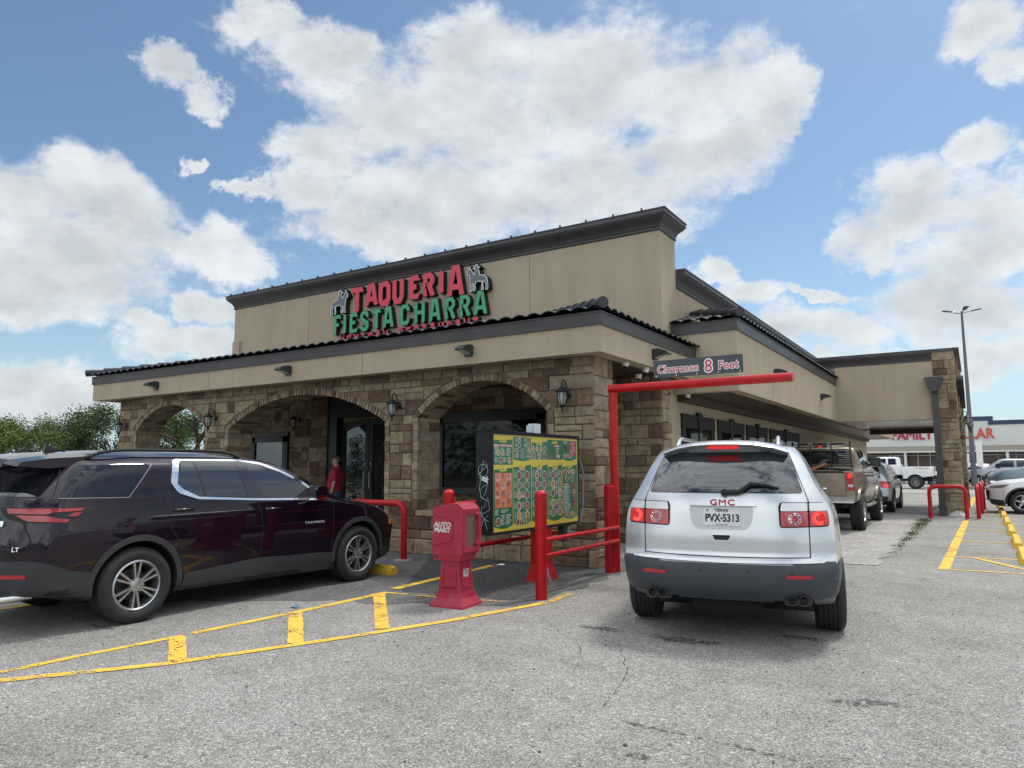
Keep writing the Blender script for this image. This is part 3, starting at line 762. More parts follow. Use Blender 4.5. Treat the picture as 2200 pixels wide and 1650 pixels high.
for s, x0, x1 in ((1, dx0, dc), (-1, dc, dx1)):
    top = lambda x: 2.3 + (dh - 2.3) * sqrt(max(0, 1 - ((x - dc) / (dc - dx0)) ** 2 * .85))
    n = 14; outer = [(x0 + .01, .1), (x1 - .01, .1)] + [(x1 - .01 - (x1 - x0 - .02) * i / n, top(x1 - .01 - (x1 - x0 - .02) * i / n)) for i in range(n + 1)]
    i0, i1 = x0 + .13, x1 - .13; inner = [(i0, .45), (i1, .45)] + [(i1 - (i1 - i0) * i / n, top(i1 - (i1 - i0) * i / n) - .13) for i in range(n + 1)]
    d = BM(); d.prism(outer, lambda u, v, dd: (u, YD - dd, v), 0, .06, holes=[inner]); dl = part(d, 'door', M_black)
    g = BM(); g.prism(inner, lambda u, v, dd: (u, YD - dd, v), .01, .02); g.build('pane', M_glass2, dl)
    ir = BM(); y = YD - .05; xm = (i0 + i1) / 2
    for z, r, a0, t in ((.7, .14, 0, 1.3), (1.0, .13, pi, -1.3), (1.25, .12, .5, 1.3), (1.6, .13, pi, 1.2), (1.85, .12, 0, -1.2), (2.15, .11, 1, 1.2)):
        curl(ir, xm - .13, z, r, a0, t, y); curl(ir, xm + .13, z + .08, r, pi - a0, -t, y)
    ir.tube([(xm, y, .45), (xm - .05, y, 1.1), (xm + .06, y, 1.7), (xm, y, 2.3)], .012, 5)
    for a_ in range(6): ir.tube([(xm, y, 1.75 + 0), (xm + .16 * cos(a_ * pi / 3), y, 2.05 + .14 * sin(a_ * pi / 3))], .009, 4)
    ir.lathe([(0, -.01), (.06, -.01), (.06, .01), (0, .01)], (xm, y, 2.08), 'y', 8)
    ir.build('ironwork', M_black, dl)
    h = BM(); hx = dc - s * .09; h.tube([(hx, YD - .06, 1.0), (hx, YD - .13, 1.03), (hx, YD - .13, 1.42), (hx, YD - .06, 1.45)], .016, 8); h.lathe([(0, 0), (.03, 0), (.03, .03), (0, .03)], (hx, YD - .09, 1.62), 'y', 12); h.build('handle', M_grey, dl)

# ------------------------------------------------------------------ vehicles
M_carglass = mat('tinted_car_glass', (.008, .010, .013), .03, spec=1.0, coat=.6)
M_gap = mat('panel_gap', (.01, .01, .01), .8)
M_well = mat('wheel_well', (.008, .008, .009), .9)
M_redlens = mat('red_lens', (.38, .006, .012), .12, coat=1)
M_redlit = mat('lit_red_lamp', (.7, .02, .02), .2, coat=1, emit=(1, .03, .02), estr=.45)
M_clear = mat('clear_lens', (.62, .62, .62), .15, coat=1, metal=.3, bump=.002, bscale=60, stretch=(1, 6, 1))
M_lamp = mat('headlamp_lens', (.45, .47, .5), .08, coat=1, metal=.6)
M_amber = mat('amber_lens', (.8, .2, .02), .2, coat=1)
M_brake = mat('brake_disc', (.06, .06, .065), .5, metal=.5)
M_barrel = mat('wheel_barrel', (.03, .03, .032), .5, metal=.5)


def paint(name, c, metal=.5, rough=.3):
    return mat(name, c, rough, metal=metal, coat=1, var=.03, vscale=300)


class Car:
    def __init__(s, sp):
        s.sp = sp; g = sp.get
        s.zt = mono(sp['top']); s.zb = mono(sp['bot']); s.xr = mono(sp['rear']); s.xf = mono(sp['front']); s.T = mono(sp['tumble']); s.P = mono(sp['plan'])
        s.hw = sp['hw']; s.cr = g('cr', .22); s.cf = g('cf', .3); s.cz = g('cz', .07)
        s.mb = MB(M=Matrix.Identity(4)); s.build_body()

    def pos(s, a, q, t):
        L = s.sp['L']; x = a * L
        for _ in range(7):
            zz = s.zb(x) + (s.zt(x) - s.zb(x)) * t; x = s.xr(zz) + (s.xf(zz) - s.xr(zz)) * a
        zz = s.zb(x) + (s.zt(x) - s.zb(x)) * t
        w = s.hw * s.P(x) * s.T(zz); aq = abs(q)
        zz -= s.cz * aq ** 3.2 * t ** 10 - .03 * aq ** 5 * (1 - t) ** 8
        x += s.cr * aq ** 3.5 * (1 - a) ** 10 - s.cf * aq ** 3 * a ** 10
        return (x, q * w, zz)

    def build_body(s):
        nx, ny, nz = s.sp.get('nx', 110), 26, 26; idx = {}; vs = []

        def V(i, j, k):
            if (i, j, k) not in idx:
                a = i / nx; q = sin(pi / 2 * (2 * j / ny - 1)); t = .5 - .5 * cos(pi * k / nz) * (.6) - .0
                t = k / nz * .5 + (.5 - .5 * cos(pi * k / nz)) * .5
                a = a * .7 + (.5 - .5 * cos(pi * a)) * .3
                idx[(i, j, k)] = len(vs); vs.append(s.pos(a, q, t))
            return idx[(i, j, k)]
        fs = []
        for i in range(nx):
            for j in range(ny):
                fs.append((V(i, j, nz), V(i + 1, j, nz), V(i + 1, j + 1, nz), V(i, j + 1, nz))); fs.append((V(i, j, 0), V(i, j + 1, 0), V(i + 1, j + 1, 0), V(i + 1, j, 0)))
            for k in range(nz):
                fs.append((V(i, 0, k), V(i + 1, 0, k), V(i + 1, 0, k + 1), V(i, 0, k + 1))); fs.append((V(i, ny, k), V(i, ny, k + 1), V(i + 1, ny, k + 1), V(i + 1, ny, k)))
        for j in range(ny):
            for k in range(nz):
                fs.append((V(0, j, k), V(0, j, k + 1), V(0, j + 1, k + 1), V(0, j + 1, k))); fs.append((V(nx, j, k), V(nx, j + 1, k), V(nx, j + 1, k + 1), V(nx, j, k + 1)))
        s.bv, s.bf = vs, fs; s.bvh = BVHTree.FromPolygons([Vector(v) for v in vs], fs)

    def hit(s, a, b, ax, sg):
        if ax == 'y': o, d = Vector((a, sg * 4, b)), Vector((0, -sg, 0))
        elif ax == 'x': o, d = Vector((sg * 12, a, b)), Vector((-sg, 0, 0))
        else: o, d = Vector((a, b, 6)), Vector((0, 0, -1))
        p, n, i, _ = s.bvh.ray_cast(o, d)
        if p is None:
            q = Vector((a, sg * s.hw * .9, b)) if ax == 'y' else Vector((0 if sg < 0 else s.sp['L'], a, b)) if ax == 'x' else Vector((a, b, 2))
            p, n, i, _ = s.bvh.find_nearest(q)
        if n.dot(d) > 0: n = -n
        return p, n

    def decal(s, mb, poly, ax, sg, off=.006, mi=0, grid=.06, skirt=.015, holes=(), inset=0):
        loops = [poly] + list(holes); pts = []; edges = []
        for lp in loops:
            b0 = len(pts); m = len(lp)
            for i in range(m):
                a, b = Vector(lp[i]), Vector(lp[(i + 1) % m]); n = max(1, int((b - a).length / grid))
                for k in range(n): pts.append(a + (b - a) * k / n)
            edges += [(i, i + 1 if i + 1 < len(pts) else b0) for i in range(b0, len(pts))]
        nb = len(pts); x0, x1 = min(p.x for p in pts), max(p.x for p in pts); y0, y1 = min(p.y for p in pts), max(p.y for p in pts)
        x = x0 + grid / 2
        while x < x1:
            y = y0 + grid / 2
            while y < y1:
                p = Vector((x, y))
                if all((p - q).length > grid * .45 for q in pts[:nb]): pts.append(p)
                y += grid
            x += grid
        vv, ee, ff, *_ = delaunay_2d_cdt(pts, edges, [], 2 if holes else 1, 1e-6)
        ins = lambda p: sum(1 for lp in loops for i in range(len(lp)) if ((lp[i][1] > p.y) != (lp[i - 1][1] > p.y)) and p.x < (lp[i - 1][0] - lp[i][0]) * (p.y - lp[i][1]) / (lp[i - 1][1] - lp[i][1]) + lp[i][0]) % 2
        ff = [f for f in ff if ins((vv[f[0]] + vv[f[1]] + vv[f[2]]) / 3)]
        H_ = [s.hit(v.x, v.y, ax, sg) for v in vv]
        outer = [p + n * off for p, n in H_]
        cnt = {}
        for f in ff:
            for i in range(len(f)): e = (f[i], f[(i + 1) % len(f)]); cnt[tuple(sorted(e))] = cnt.get(tuple(sorted(e)), 0) + 1
        bed = [e for e, c in cnt.items() if c == 1]; used = sorted({i for e in bed for i in e}); mp = {i: len(vv) + k for k, i in enumerate(used)}
        mb.add([tuple(p) for p in outer] + [tuple(H_[i][0] - H_[i][1] * skirt) for i in used], [tuple(f) for f in ff] + [(a, b, mp[b], mp[a]) for a, b in bed], mi)

    def seam(s, mb, pts, ax, sg, w=.007, off=.0015, mi=0, step=.04, closed=False):
        out = []; pp = list(pts) + ([pts[0]] if closed else [])
        for a, b in zip(pp, pp[1:]):
            a, b = Vector(a), Vector(b); n = max(1, int((b - a).length / step)); out += [tuple(a + (b - a) * k / n) for k in range(n)]
        out.append(pp[-1]); n = len(out); pl = ribbon(out, w); L = pl[:n]; R = pl[n:][::-1]
        vs = []
        for q in L + R: p, nn = s.hit(q[0], q[1], ax, sg); vs.append(tuple(p + nn * off))
        mb.add(vs, [(i, i + 1, n + i + 1, n + i) for i in range(n - 1)], mi)

    def finish(s, parent, m_paint, extra=None, cuts=()):
        mb = MB(M=Matrix.Identity(4)); mb.add(s.bv, s.bf, 0); body = mb.build('body', [m_paint, M_well, M_gap], None, None)
        sp = s.sp; cm = MB(M=Matrix.Identity(4)); R = sp['archR']
        for x in sp['axles']:
            for sg in (-1, 1): cm.lathe([(R, -.32), (R, .32)], (x, sg * (s.hw - .02), sp['wz'] + .01), 'y', 40)
        for c in cuts: cm.box(*c)
        cut = cm.build('cut', [M_well]); md = body.modifiers.new('b', 'BOOLEAN'); md.object = cut; md.operation = 'DIFFERENCE'; md.solver = 'EXACT'; bpy.context.view_layer.update()
        dg = bpy.context.evaluated_depsgraph_get(); me = bpy.data.meshes.new_from_object(body.evaluated_get(dg)); body.modifiers.clear()
        body.data = me; bpy.data.objects.remove(cut); me.name = 'body'
        mis = []
        me.materials.clear()
        for m in (m_paint, M_well, M_gap): me.materials.append(m)
        for p in me.polygons:
            c = p.center; k = 0
            for x in sp['axles']:
                if abs(sqrt((c.x - x) ** 2 + (c.z - sp['wz'] - .01) ** 2) - R) < .004 or (abs(abs(c.y) - (s.hw - .34)) < .003 and sqrt((c.x - x) ** 2 + (c.z - sp['wz']) ** 2) < R + .01): k = 1
            if p.normal.z < -.9 and c.z < .5 + sp.get('lift', 0): k = 1
            for b in cuts:
                if b[0] - .005 < c.x < b[1] + .005 and b[2] - .005 < c.y < b[3] + .005 and c.z > b[4] - .005 and c.z < b[5] and (abs(c.x - b[0]) < .004 or abs(c.x - b[1]) < .004 or abs(c.y - b[2]) < .004 or abs(c.y - b[3]) < .004 or abs(c.z - b[4]) < .004): k = 1
            mis.append(k)
        me.polygons.foreach_set('material_index', mis); me.shade_smooth(); me.set_sharp_from_angle(angle=rad(38)); body.parent = parent
        return body

    def arch_trim(s, mb, mi=0, w=.055, off=.012, a0=-8, a1=188):
        R = s.sp['archR']
        for x in s.sp['axles']:
            for sg in (-1, 1):
                c = (x, s.sp['wz'] + .01); n = 26; out = []
                for i in range(n + 1): a = rad(a0 + (a1 - a0) * i / n); out.append((c[0] + (R + w) * cos(a), c[1] + (R + w) * sin(a)))
                for i in range(n, -1, -1): a = rad(a0 + (a1 - a0) * i / n); out.append((c[0] + (R - .004) * cos(a), c[1] + (R - .004) * sin(a)))
                s.decal(mb, out, 'y', sg, off, mi, .05, .04)


def NB(): return MB(M=Matrix.Identity(4))


def add_seams(body, sm):
    me = body.data; b = bmesh.new(); b.from_mesh(me); vs = [b.verts.new(v) for v in sm.v]
    for f in sm.f:
        try: q = b.faces.new([vs[i] for i in f]); q.material_index = 2; q.smooth = True
        except ValueError: pass
    b.to_mesh(me); b.free()



def wheel(parent, x, sg, yo, r, w, rimr, style=0, m_rim=None, wz=None, spokes=5, tread=True):
    """yo = outer face |y|"""
    m_rim = m_rim or M_alloy; c = (x, 0, wz or r); S = sg
    def lp(mb, prof, mi=0, n=40): mb.lathe([(a, S * b) for a, b in prof], c, 'y', n, mi, caps=False)
    b = NB(); lp(b, [(0, yo - .16), (rimr * .62, yo - .16), (rimr * .62, yo - .13), (0, yo - .13)]); lp(b, [(0, yo - .1), (.06, yo - .1), (.06, yo - w + .02), (0, yo - w + .02)], n=12)
    wh = b.build('wheel', M_brake, parent, 30)
    t = NB(); sh = .028
    prof = [(rimr - .012, yo - .03), (rimr + .008, yo - .006), (rimr + .03, yo + .004), ((r + rimr) / 2, yo + .012), (r - .045, yo + .006), (r - .018, yo - .008), (r - .004, yo - .03)]
    n = 5; xs = [yo - .03 - (w - .06) * i / n for i in range(n + 1)]
    for i in range(n):
        a, d = xs[i], xs[i + 1]; g = .006
        prof += [(r, a - g), (r, d + g), (r - .009, d + g * .9), (r - .009, d - g * .9)] if i < n - 1 else [(r, a - g), (r, d)]
    prof += [(r - .004, yo - w + .03), (r - .02, yo - w + .008), ((r + rimr) / 2, yo - w), (rimr - .01, yo - w + .02)]
    lp(t, prof, 0, 48); t.build('tyre', M_rubber, wh, 35)
    rm = NB(); lp(rm, [(rimr + .002, yo - .012), (rimr - .012, yo - .004), (rimr - .022, yo - .012), (rimr - .028, yo - .03), (rimr - .035, yo - .14), (rimr - .03, yo - .16)], 0, 40)
    def spoke(a0, w0, a1, w1, r0=.045, r1=None, d0=.028, d1=.018):
        r1 = r1 or rimr - .015; vs = []
        for rr, a, ww, dd in ((r0, a0, w0, d0), (r1, a1, w1, d1)):
            for sgn in (-1, 1):
                for dep, k in ((0, .8), (-.045, 1.0)):
                    u = cos(a) * rr - sin(a) * ww / 2 * sgn * k; v = sin(a) * rr + cos(a) * ww / 2 * sgn * k
                    vs.append((c[0] + u, S * (yo - dd + dep), c[2] + v))
        rm.add(vs, [(0, 2, 6, 4), (0, 4, 5, 1), (2, 3, 7, 6), (1, 5, 7, 3), (0, 1, 3, 2), (4, 6, 7, 5)])
    if style == 0:
        for k in range(spokes):
            a = 2 * pi * k / spokes + pi / 2
            for e in (-1, 1): spoke(a + e * .16, .022, a + e * .155, .028, r0=.05)
    elif style == 1:
        for k in range(spokes): a = 2 * pi * k / spokes + pi / 2; spoke(a, .07, a, .05)
    elif style == 2:
        for k in range(spokes):
            a = 2 * pi * k / spokes + pi / 2
            for e in (-1, 1): spoke(a, .03, a + e * .3, .035)
    lp(rm, [(0, yo - .018), (.04, yo - .018), (.065, yo - .026), (.07, yo - .06), (0, yo - .07)], 0, 24)
    for k in range(6 if style == 0 else 5):
        a = 2 * pi * (k + .5) / (6 if style == 0 else 5) + pi / 2; cc = (c[0] + .062 * cos(a), c[1] + S * (yo - .022), c[2] + .062 * sin(a))
        rm.lathe([(0, S * .016), (.008, S * .016), (.011, 0), (.013, -S * .01)], cc, 'y', 8)
    rm.build('rim', m_rim, wh, 30)
    return wh


def mirror_part(parent, x, y, z, m_paint, chrome=None, sc=1):
    for sg in (-1, 1):
        b = NB(); Y = sg * y
        pts = [(x, .0), (x + .14 * sc, .01), (x + .17 * sc, .08), (x + .13 * sc, .17 * sc), (x + .01, .18 * sc), (x - .02, .1)]
        b.prism(rp([(a, z + v) for a, v in pts], .03, 3), lambda u, v, d: (u - abs(d) * .25, Y + sg * d, v - abs(d) * .04), 0, .2 * sc)
        b.box(x + .03, x + .1, Y - sg * .08, Y, z + .01, z + .05)
        mr = b.build('mirror', m_paint, parent, 30)
        g = NB(); g.prism(rp([(Y + sg * .01, z + .02), (Y + sg * .19 * sc, z + .01), (Y + sg * .19 * sc, z + .14 * sc), (Y + sg * .01, z + .16 * sc)], .02, 2), lambda u, v, d: (x - .022 - abs(u - Y) * .25 + d, u, v), -.004, 0); g.build('mirror_glass', M_carglass, mr)
        if chrome: h = NB(); h.prism([(x - .015, z + .0), (x + .15, z + .012), (x + .14, z + .045), (x - .015, z + .03)], lambda u, v, d: (u - abs(d) * .25, Y + sg * d, v - abs(d) * .04), .02, .205 * sc); h.build('mirror_trim', M_chrome, mr)


def rail(parent, x0, x1, y, z, m, r=.018, h=.05):
    for sg in (-1, 1):
        b = NB(); n = 14; pts = []
        for i in range(n + 1): t = i / n; hh = h * min(1, min(t, 1 - t) / .12) ** .6; pts.append((x0 + (x1 - x0) * t, sg * y, z(x0 + (x1 - x0) * t) + hh - .01))
        b.tube(pts, r, 8); b.build('roof_rail', m, parent, 60)


def handle(parent, spots, m, car):
    for x, z in spots:
        for sg in (-1, 1):
            b = NB(); p, n = car.hit(x, z, 'y', sg); q, _ = car.hit(x + .22, z, 'y', sg)
            b.tube([tuple(p + n * .005), tuple(p + n * .035 + Vector((.03, 0, 0))), tuple(q + n * .035 - Vector((.03, 0, 0))), tuple(q + n * .005)], .014, 8)
            b.build('door_handle', m, parent, 60)


# ---- dark purple-black SUV
M_pur = paint('black_cherry_paint', (.009, .0035, .010), .2, .25); M_pur.node_tree.nodes['Principled BSDF'].inputs['Coat Weight'].default_value = .9; M_pur.node_tree.nodes['Principled BSDF'].inputs['Specular IOR Level'].default_value = .08
trav = thing('parked_suv', 'dark plum SUV with chrome window trim parked nose-in by the stone arches', 'SUV', (-8.12, 3.03, 0), rad(90))
TV = Car(dict(L=5.17, hw=.998, archR=.435, wz=.37, axles=(1.14, 4.23), cr=.3, cf=.3, cz=.08,
    top=[(0, 1.57), (.25, 1.63), (.6, 1.69), (1.2, 1.735), (2.0, 1.74), (2.45, 1.72), (2.85, 1.665), (3.2, 1.55), (3.6, 1.35), (3.95, 1.19), (4.2, 1.13), (4.6, 1.075), (4.95, .98), (5.1, .88), (5.17, .8)],
    bot=[(0, .36), (.3, .34), (.75, .24), (2, .215), (4.0, .19), (4.7, .2), (5.17, .27)],
    rear=[(.3, .16), (.42, .03), (.6, 0), (.75, .0), (.95, .03), (1.2, .09), (1.4, .24), (1.62, .44), (1.75, .52)],
    front=[(.2, 5.1), (.4, 5.2), (.7, 5.22), (.9, 5.18), (1.1, 5.1), (1.8, 5.05)],
    tumble=[(.2, .93), (.35, .965), (.5, .972), (.62, .985), (.85, 1.0), (1.0, .995), (1.1, .985), (1.2, .955), (1.3, .93), (1.5, .865), (1.62, .815), (1.7, .74), (1.76, .68)],
    plan=[(0, .93), (.4, .975), (1.1, 1.0), (2.2, .985), (3.2, .985), (4.2, 1.0), (4.7, .985), (5.17, .95)]))
body = TV.finish(trav, M_pur)
g = NB(); c = NB(); pl = NB(); sm = NB(); k = NB()
for sg in (-1, 1):
    g = NB(); TV.decal(g, rp([(.40, 1.262), (1.01, 1.25), (1.29, 1.56), (1.26, 1.575), (.62, 1.565), (.55, 1.52)], .03), 'y', sg, .004); g.build('quarter_glass', mat('dark_quarter_glass', (.006, .010, .022), .05, spec=.35), trav, 40)
    q = NB(); TV.seam(q, [(.40, 1.256), (1.02, 1.244), (1.305, 1.57)], 'y', sg, .006, .005); q.build('quarter_glass_trim', M_grey, trav)
    gl = NB(); TV.decal(gl, rp([(1.55, 1.36), (1.79, 1.225), (3.49, 1.15), (3.4, 1.245), (3.2, 1.37), (2.98, 1.47), (2.7, 1.565), (2.4, 1.60), (1.65, 1.60)], .02), 'y', sg, .005); gl.build('side_glass', M_carglass, trav, 40)
    # chrome surround
    ch = NB(); TV.decal(ch, rp([(1.485, 1.38), (1.56, 1.27), (1.79, 1.195), (2.5, 1.155), (3.52, 1.12), (3.44, 1.25), (3.24, 1.385), (2.98, 1.50), (2.7, 1.593), (2.4, 1.628), (1.6, 1.628), (1.55, 1.6)], .03), 'y', sg, .0095, holes=[[(1.56, 1.365), (1.62, 1.31), (1.80, 1.222), (2.5, 1.178), (3.47, 1.147), (3.40, 1.245), (3.2, 1.365), (2.96, 1.475), (2.68, 1.57), (2.4, 1.605), (1.66, 1.605), (1.62, 1.58)]])
    ch.build('window_chrome', M_chrome, trav, 40)
    for q in ([(2.33, 1.61), (2.44, 1.607), (2.575, 1.165), (2.435, 1.168)], [(1.80, 1.6), (1.825, 1.6), (1.905, 1.215), (1.875, 1.217)], [(2.44, 1.607), (2.47, 1.6), (2.66, 1.163), (2.575, 1.165)]): pl = NB(); TV.decal(pl, q, 'y', sg, .0085); pl.build('pillar_trim', mat('gloss_black', (.02, .018, .025), .15, coat=.6), trav, 40)
    R = .435 + .06
    TV.decal(k, [(1.66, .42), (2.6, .485), (3.75, .44), (3.74, .2), (1.62, .23)], 'y', sg, .01); TV.decal(k, [(.0, .69), (.16, .70), (.28, .685), (.5, .585), (.68, .55), (.66, .33), (.06, .40)], 'y', sg, .012)
    TV.decal(k, [(4.7, .42), (5.05, .4), (5.1, .26), (4.68, .2)], 'y', sg, .01)
    for pts in ([(1.46, 1.30), (1.42, 1.17), (1.47, .90), (1.56, .78), (1.63, .48), (1.66, .37), (2.0, .34)], [(2.45, 1.61), (2.55, 1.17), (2.605, 1.02), (2.635, .75), (2.61, .53), (2.56, .33)], [(3.62, 1.13), (3.735, 1.09), (3.74, .66), (3.71, .42), (3.65, .31), (2.56, .335), (2.0, .35)], [(.13, 1.25), (.22, .8), (.18, .70)], [(.35, .98), (.72, .87), (.78, .84)], [(.55, 1.63), (.36, 1.26), (.3, 1.2)]):
        TV.seam(sm, pts, 'y', sg, .008, .0018)
    TV.seam(sm, [(3.95, 1.12), (4.5, 1.02), (5.0, .93)], 'y', sg, .007)
    am = NB(); TV.decal(am, [(4.80, .86), (4.84, .86), (4.88, .74), (4.85, .72)], 'y', sg, .008); am.build('side_marker', M_amber, trav)
    hl = NB(); TV.decal(hl, rp([(4.68, .985), (5.04, .89), (5.06, .83), (4.82, .90)], .02), 'y', sg, .006); hl.build('headlight', M_lamp, trav, 40)
    tl = NB(); TV.decal(tl, rp([(.10, 1.175), (.655, 1.17), (.69, 1.15), (.6, 1.10), (.44, 1.025), (.16, 1.04), (.1, 1.08)], .02), 'y', sg, .007); t1 = tl.build('tail_light', M_blackmatte, trav, 40)
    t2 = NB()
    for q in ([(.12, 1.165), (.60, 1.16), (.56, 1.135), (.36, 1.13), (.30, 1.11), (.12, 1.12)], [(.14, 1.105), (.30, 1.10), (.36, 1.075), (.47, 1.06), (.44, 1.035), (.2, 1.048)], [(.50, 1.12), (.58, 1.125), (.52, 1.085), (.45, 1.09)]): TV.decal(t2, q, 'y', sg, .010, 0, .04)
    t2.build('lamp_lens', mat('dark_red_lens', (.30, .004, .012), .15, coat=.6), t1, 40)
add_seams(body, sm)
TV.arch_trim(k); k.build('cladding', M_plast, trav, 40)
# rear: glass, spoiler, plate strip, bumper reflector, exhaust
rg = NB(); TV.decal(rg, rp([(-.74, 1.27), (.74, 1.27), (.62, 1.53), (-.62, 1.53)], .05), 'x', -1, .006); rg.build('rear_window', M_carglass, trav, 40)
ws = NB(); TV.decal(ws, rp([(2.95, -.60), (3.88, -.74), (3.92, 0), (3.88, .74), (2.95, .60)], .04), 'z', 1, .004); ws.build('windshield', M_carglass, trav, 40)
spn = NB(); [spn.prism([(.02, 1.61), (.06, 1.65), (.3, 1.685), (.7, 1.712), (.62, 1.62), (.3, 1.59)], lambda u, v, d: (u + .10 * (d / .7) ** 2, d, v - .06 * (d / .7) ** 2), -.66 + i * .165, -.495 + i * .165) for i in range(8)]; spn.build('spoiler', M_pur, trav, 35)
ant = NB(); ant.prism([(.62, 1.70), (.86, 1.71), (.72, 1.745), (.64, 1.80)], lambda u, v, d: (u, d, v), -.018, .018); ant.build('antenna_fin', M_pur, trav, 40)
tb = NB(); TV.decal(tb, [(-.55, 1.0), (.55, 1.0), (.55, 1.05), (-.55, 1.05)], 'x', -1, .02); tb.build('chrome_strip', M_chrome, trav)
np_ = NB(); TV.decal(np_, [(-.16, .80), (.16, .80), (.16, .95), (-.16, .95)], 'x', -1, .01); np_.build('number_plate', M_white, trav)
lt = NB(); vs, fs = text_geo('LT', .055, .002)
def on_rear(cr_, y0, z0, off=.008): return lambda a, b: tuple((lambda pn: pn[0] + pn[1] * off)(cr_.hit(y0 - a, z0 + b, 'x', -1)))
put_text(lt, 'LT', on_rear(TV, -.72, .80), .055, bold=.002); lt.build('badge', M_white, trav)
bd = NB()
def on_side(cr_, x0, z0, off=.004, sl=0): return lambda a, b: tuple((lambda pn: pn[0] + pn[1] * off)(cr_.hit(x0 + a, z0 + b + sl * a, 'y', -1)))
put_text(bd, 'TRAVERSE', on_side(TV, 3.42, .845), .038, sx=1.25, bold=.0015, space=1.55); bd.build('badge', mat('badge_silver', (.5, .5, .5), .4), trav)
for s_ in (-1, 1): rf = NB(); TV.decal(rf, [(s_ * .8, .54), (s_ * .55, .54), (s_ * .55, .575), (s_ * .8, .575)], 'x', -1, .016); rf.build('reflector', M_redlens, trav)
for y in (-.68, .68): ex = NB(); ex.tube([(.02, y, .36), (.3, y, .37)], .038, 12); ex.build('exhaust', M_chrome, trav, 60)
for sg in (-1, 1):
    for x in (1.14, 4.23): wheel(trav, x, sg, .985, .375, .25, .248, 0, wz=.37, spokes=6)
mirror_part(trav, 3.38, .93, 1.13, M_pur, True)
rail(trav, .72, 2.5, .66, lambda x: TV.zt(x) - .05, M_blackmatte, .017, .05)
handle(trav, [(1.5, 1.09), (2.66, 1.045)], M_pur, TV)

# ---- silver SUV seen from behind
M_sil = paint('silver_paint', (.58, .60, .62), .65, .3)
acad = thing('silver_suv', 'silver SUV seen from behind entering the drive-through lane with its brake lights on', 'SUV', (-1.88, 6.30, 0), rad(101.5))
AC = Car(dict(L=5.1, hw=.975, archR=.42, wz=.37, axles=(1.1, 4.12), cr=.24, cf=.5, cz=.045,
    top=[(0, 1.735), (.6, 1.752), (1.2, 1.775), (2.2, 1.78), (2.9, 1.70), (3.4, 1.50), (3.9, 1.22), (4.3, 1.12), (4.8, 1.0), (5.1, .8)],
    bot=[(0, .40), (.35, .38), (.7, .26), (2, .22), (4.0, .2), (5.1, .28)],
    rear=[(.38, .12), (.48, .03), (.60, .0), (.70, .0), (.735, .035), (.76, .06), (.88, .055), (1.0, .07), (1.2, .10), (1.3, .13), (1.45, .22), (1.65, .42), (1.72, .50), (1.78, .56)],
    front=[(.2, 4.9), (.4, 5.05), (.7, 5.1), (.9, 5.05), (1.1, 5.0), (1.8, 5.0)],
    tumble=[(.2, .90), (.4, .965), (.6, 1.0), (.75, 1.01), (.95, 1.0), (1.1, .985), (1.2, .945), (1.31, .875), (1.45, .80), (1.6, .73), (1.70, .68), (1.76, .635), (1.80, .59)],
    plan=[(0, .925), (.3, .955), (1.1, 1.01), (2.2, .98), (3.2, .98), (4.1, 1.0), (4.7, .96), (5.1, .88)]))
body = AC.finish(acad, M_sil)
rg = NB(); AC.decal(rg, rp([(-.665, 1.30), (.665, 1.30), (.61, 1.5), (.56, 1.665), (-.56, 1.665), (-.61, 1.5)], .03), 'x', -1, .006, 0, .05); rg.build('rear_window', M_carglass, acad, 40)
# spoiler lip above the glass with the third brake light
sp_ = NB(); [sp_.prism([(.325, 1.738), (.34, 1.752), (.5, 1.78), (.75, 1.79), (.7, 1.70), (.425, 1.688)], lambda u, v, d, i=i: (u + .13 * (d / .58) ** 2, d, v - .085 * abs(d / .58) ** 3), -.56 + i * .14, -.42 + i * .14) for i in range(8)]; so = sp_.build('spoiler', M_sil, acad, 35)
b3 = NB(); b3.prism(rp([(-.14, 1.695), (.14, 1.695), (.14, 1.72), (-.14, 1.72)], .008, 2), lambda u, v, d: (.39 - (v - 1.695) * 1.5 - d + .13 * (u / .58) ** 2, u, v), 0, .012); b3.build('brake_light', M_redlit, so)
sm = NB(); AC.seam(sm, [(.70, 1.25), (.715, 1.20), (.70, 1.0), (.70, .765), (0, .755), (-.70, .765), (-.70, 1.0), (-.715, 1.20), (-.70, 1.25)], 'x', -1, .008, .002)
AC.seam(sm, [(.70, 1.25), (.665, 1.36), (.56, 1.67)], 'x', -1, .006, .002); AC.seam(sm, [(-.70, 1.25), (-.665, 1.36), (-.56, 1.67)], 'x', -1, .006, .002)
for sg in (-1, 1):
    for pts in ([(1.5, 1.3), (1.5, .8), (1.6, .3)], [(2.5, 1.3), (2.6, .3)], [(3.7, 1.15), (3.75, .3), (1.6, .3)]): AC.seam(sm, pts, 'y', sg, .007, .002)
    gl = NB(); AC.decal(gl, rp([(.75, 1.33), (3.5, 1.2), (3.1, 1.45), (2.7, 1.6), (.95, 1.63)], .05), 'y', sg, .005); gl.build('side_glass', M_carglass, acad, 40)
add_seams(body, sm)
pk = NB(); AC.decal(pk, rp([(-.93, .715), (-.6, .70), (0, .695), (.6, .70), (.93, .715), (.93, .50), (.8, .42), (.4, .405), (-.4, .405), (-.8, .42), (-.93, .50)], .03), 'x', -1, .01, 0, .05, .03)
for sg in (-1, 1): AC.decal(pk, [(.05, .73), (.66, .72), (.67, .42), (.12, .42)], 'y', sg, .01); AC.decal(pk, [(1.6, .42), (3.6, .42), (3.6, .24), (1.6, .24)], 'y', sg, .008)
AC.decal(pk, rp([(-.36, .465), (.36, .465), (.40, .40), (-.40, .40)], .01), 'x', -1, .02)
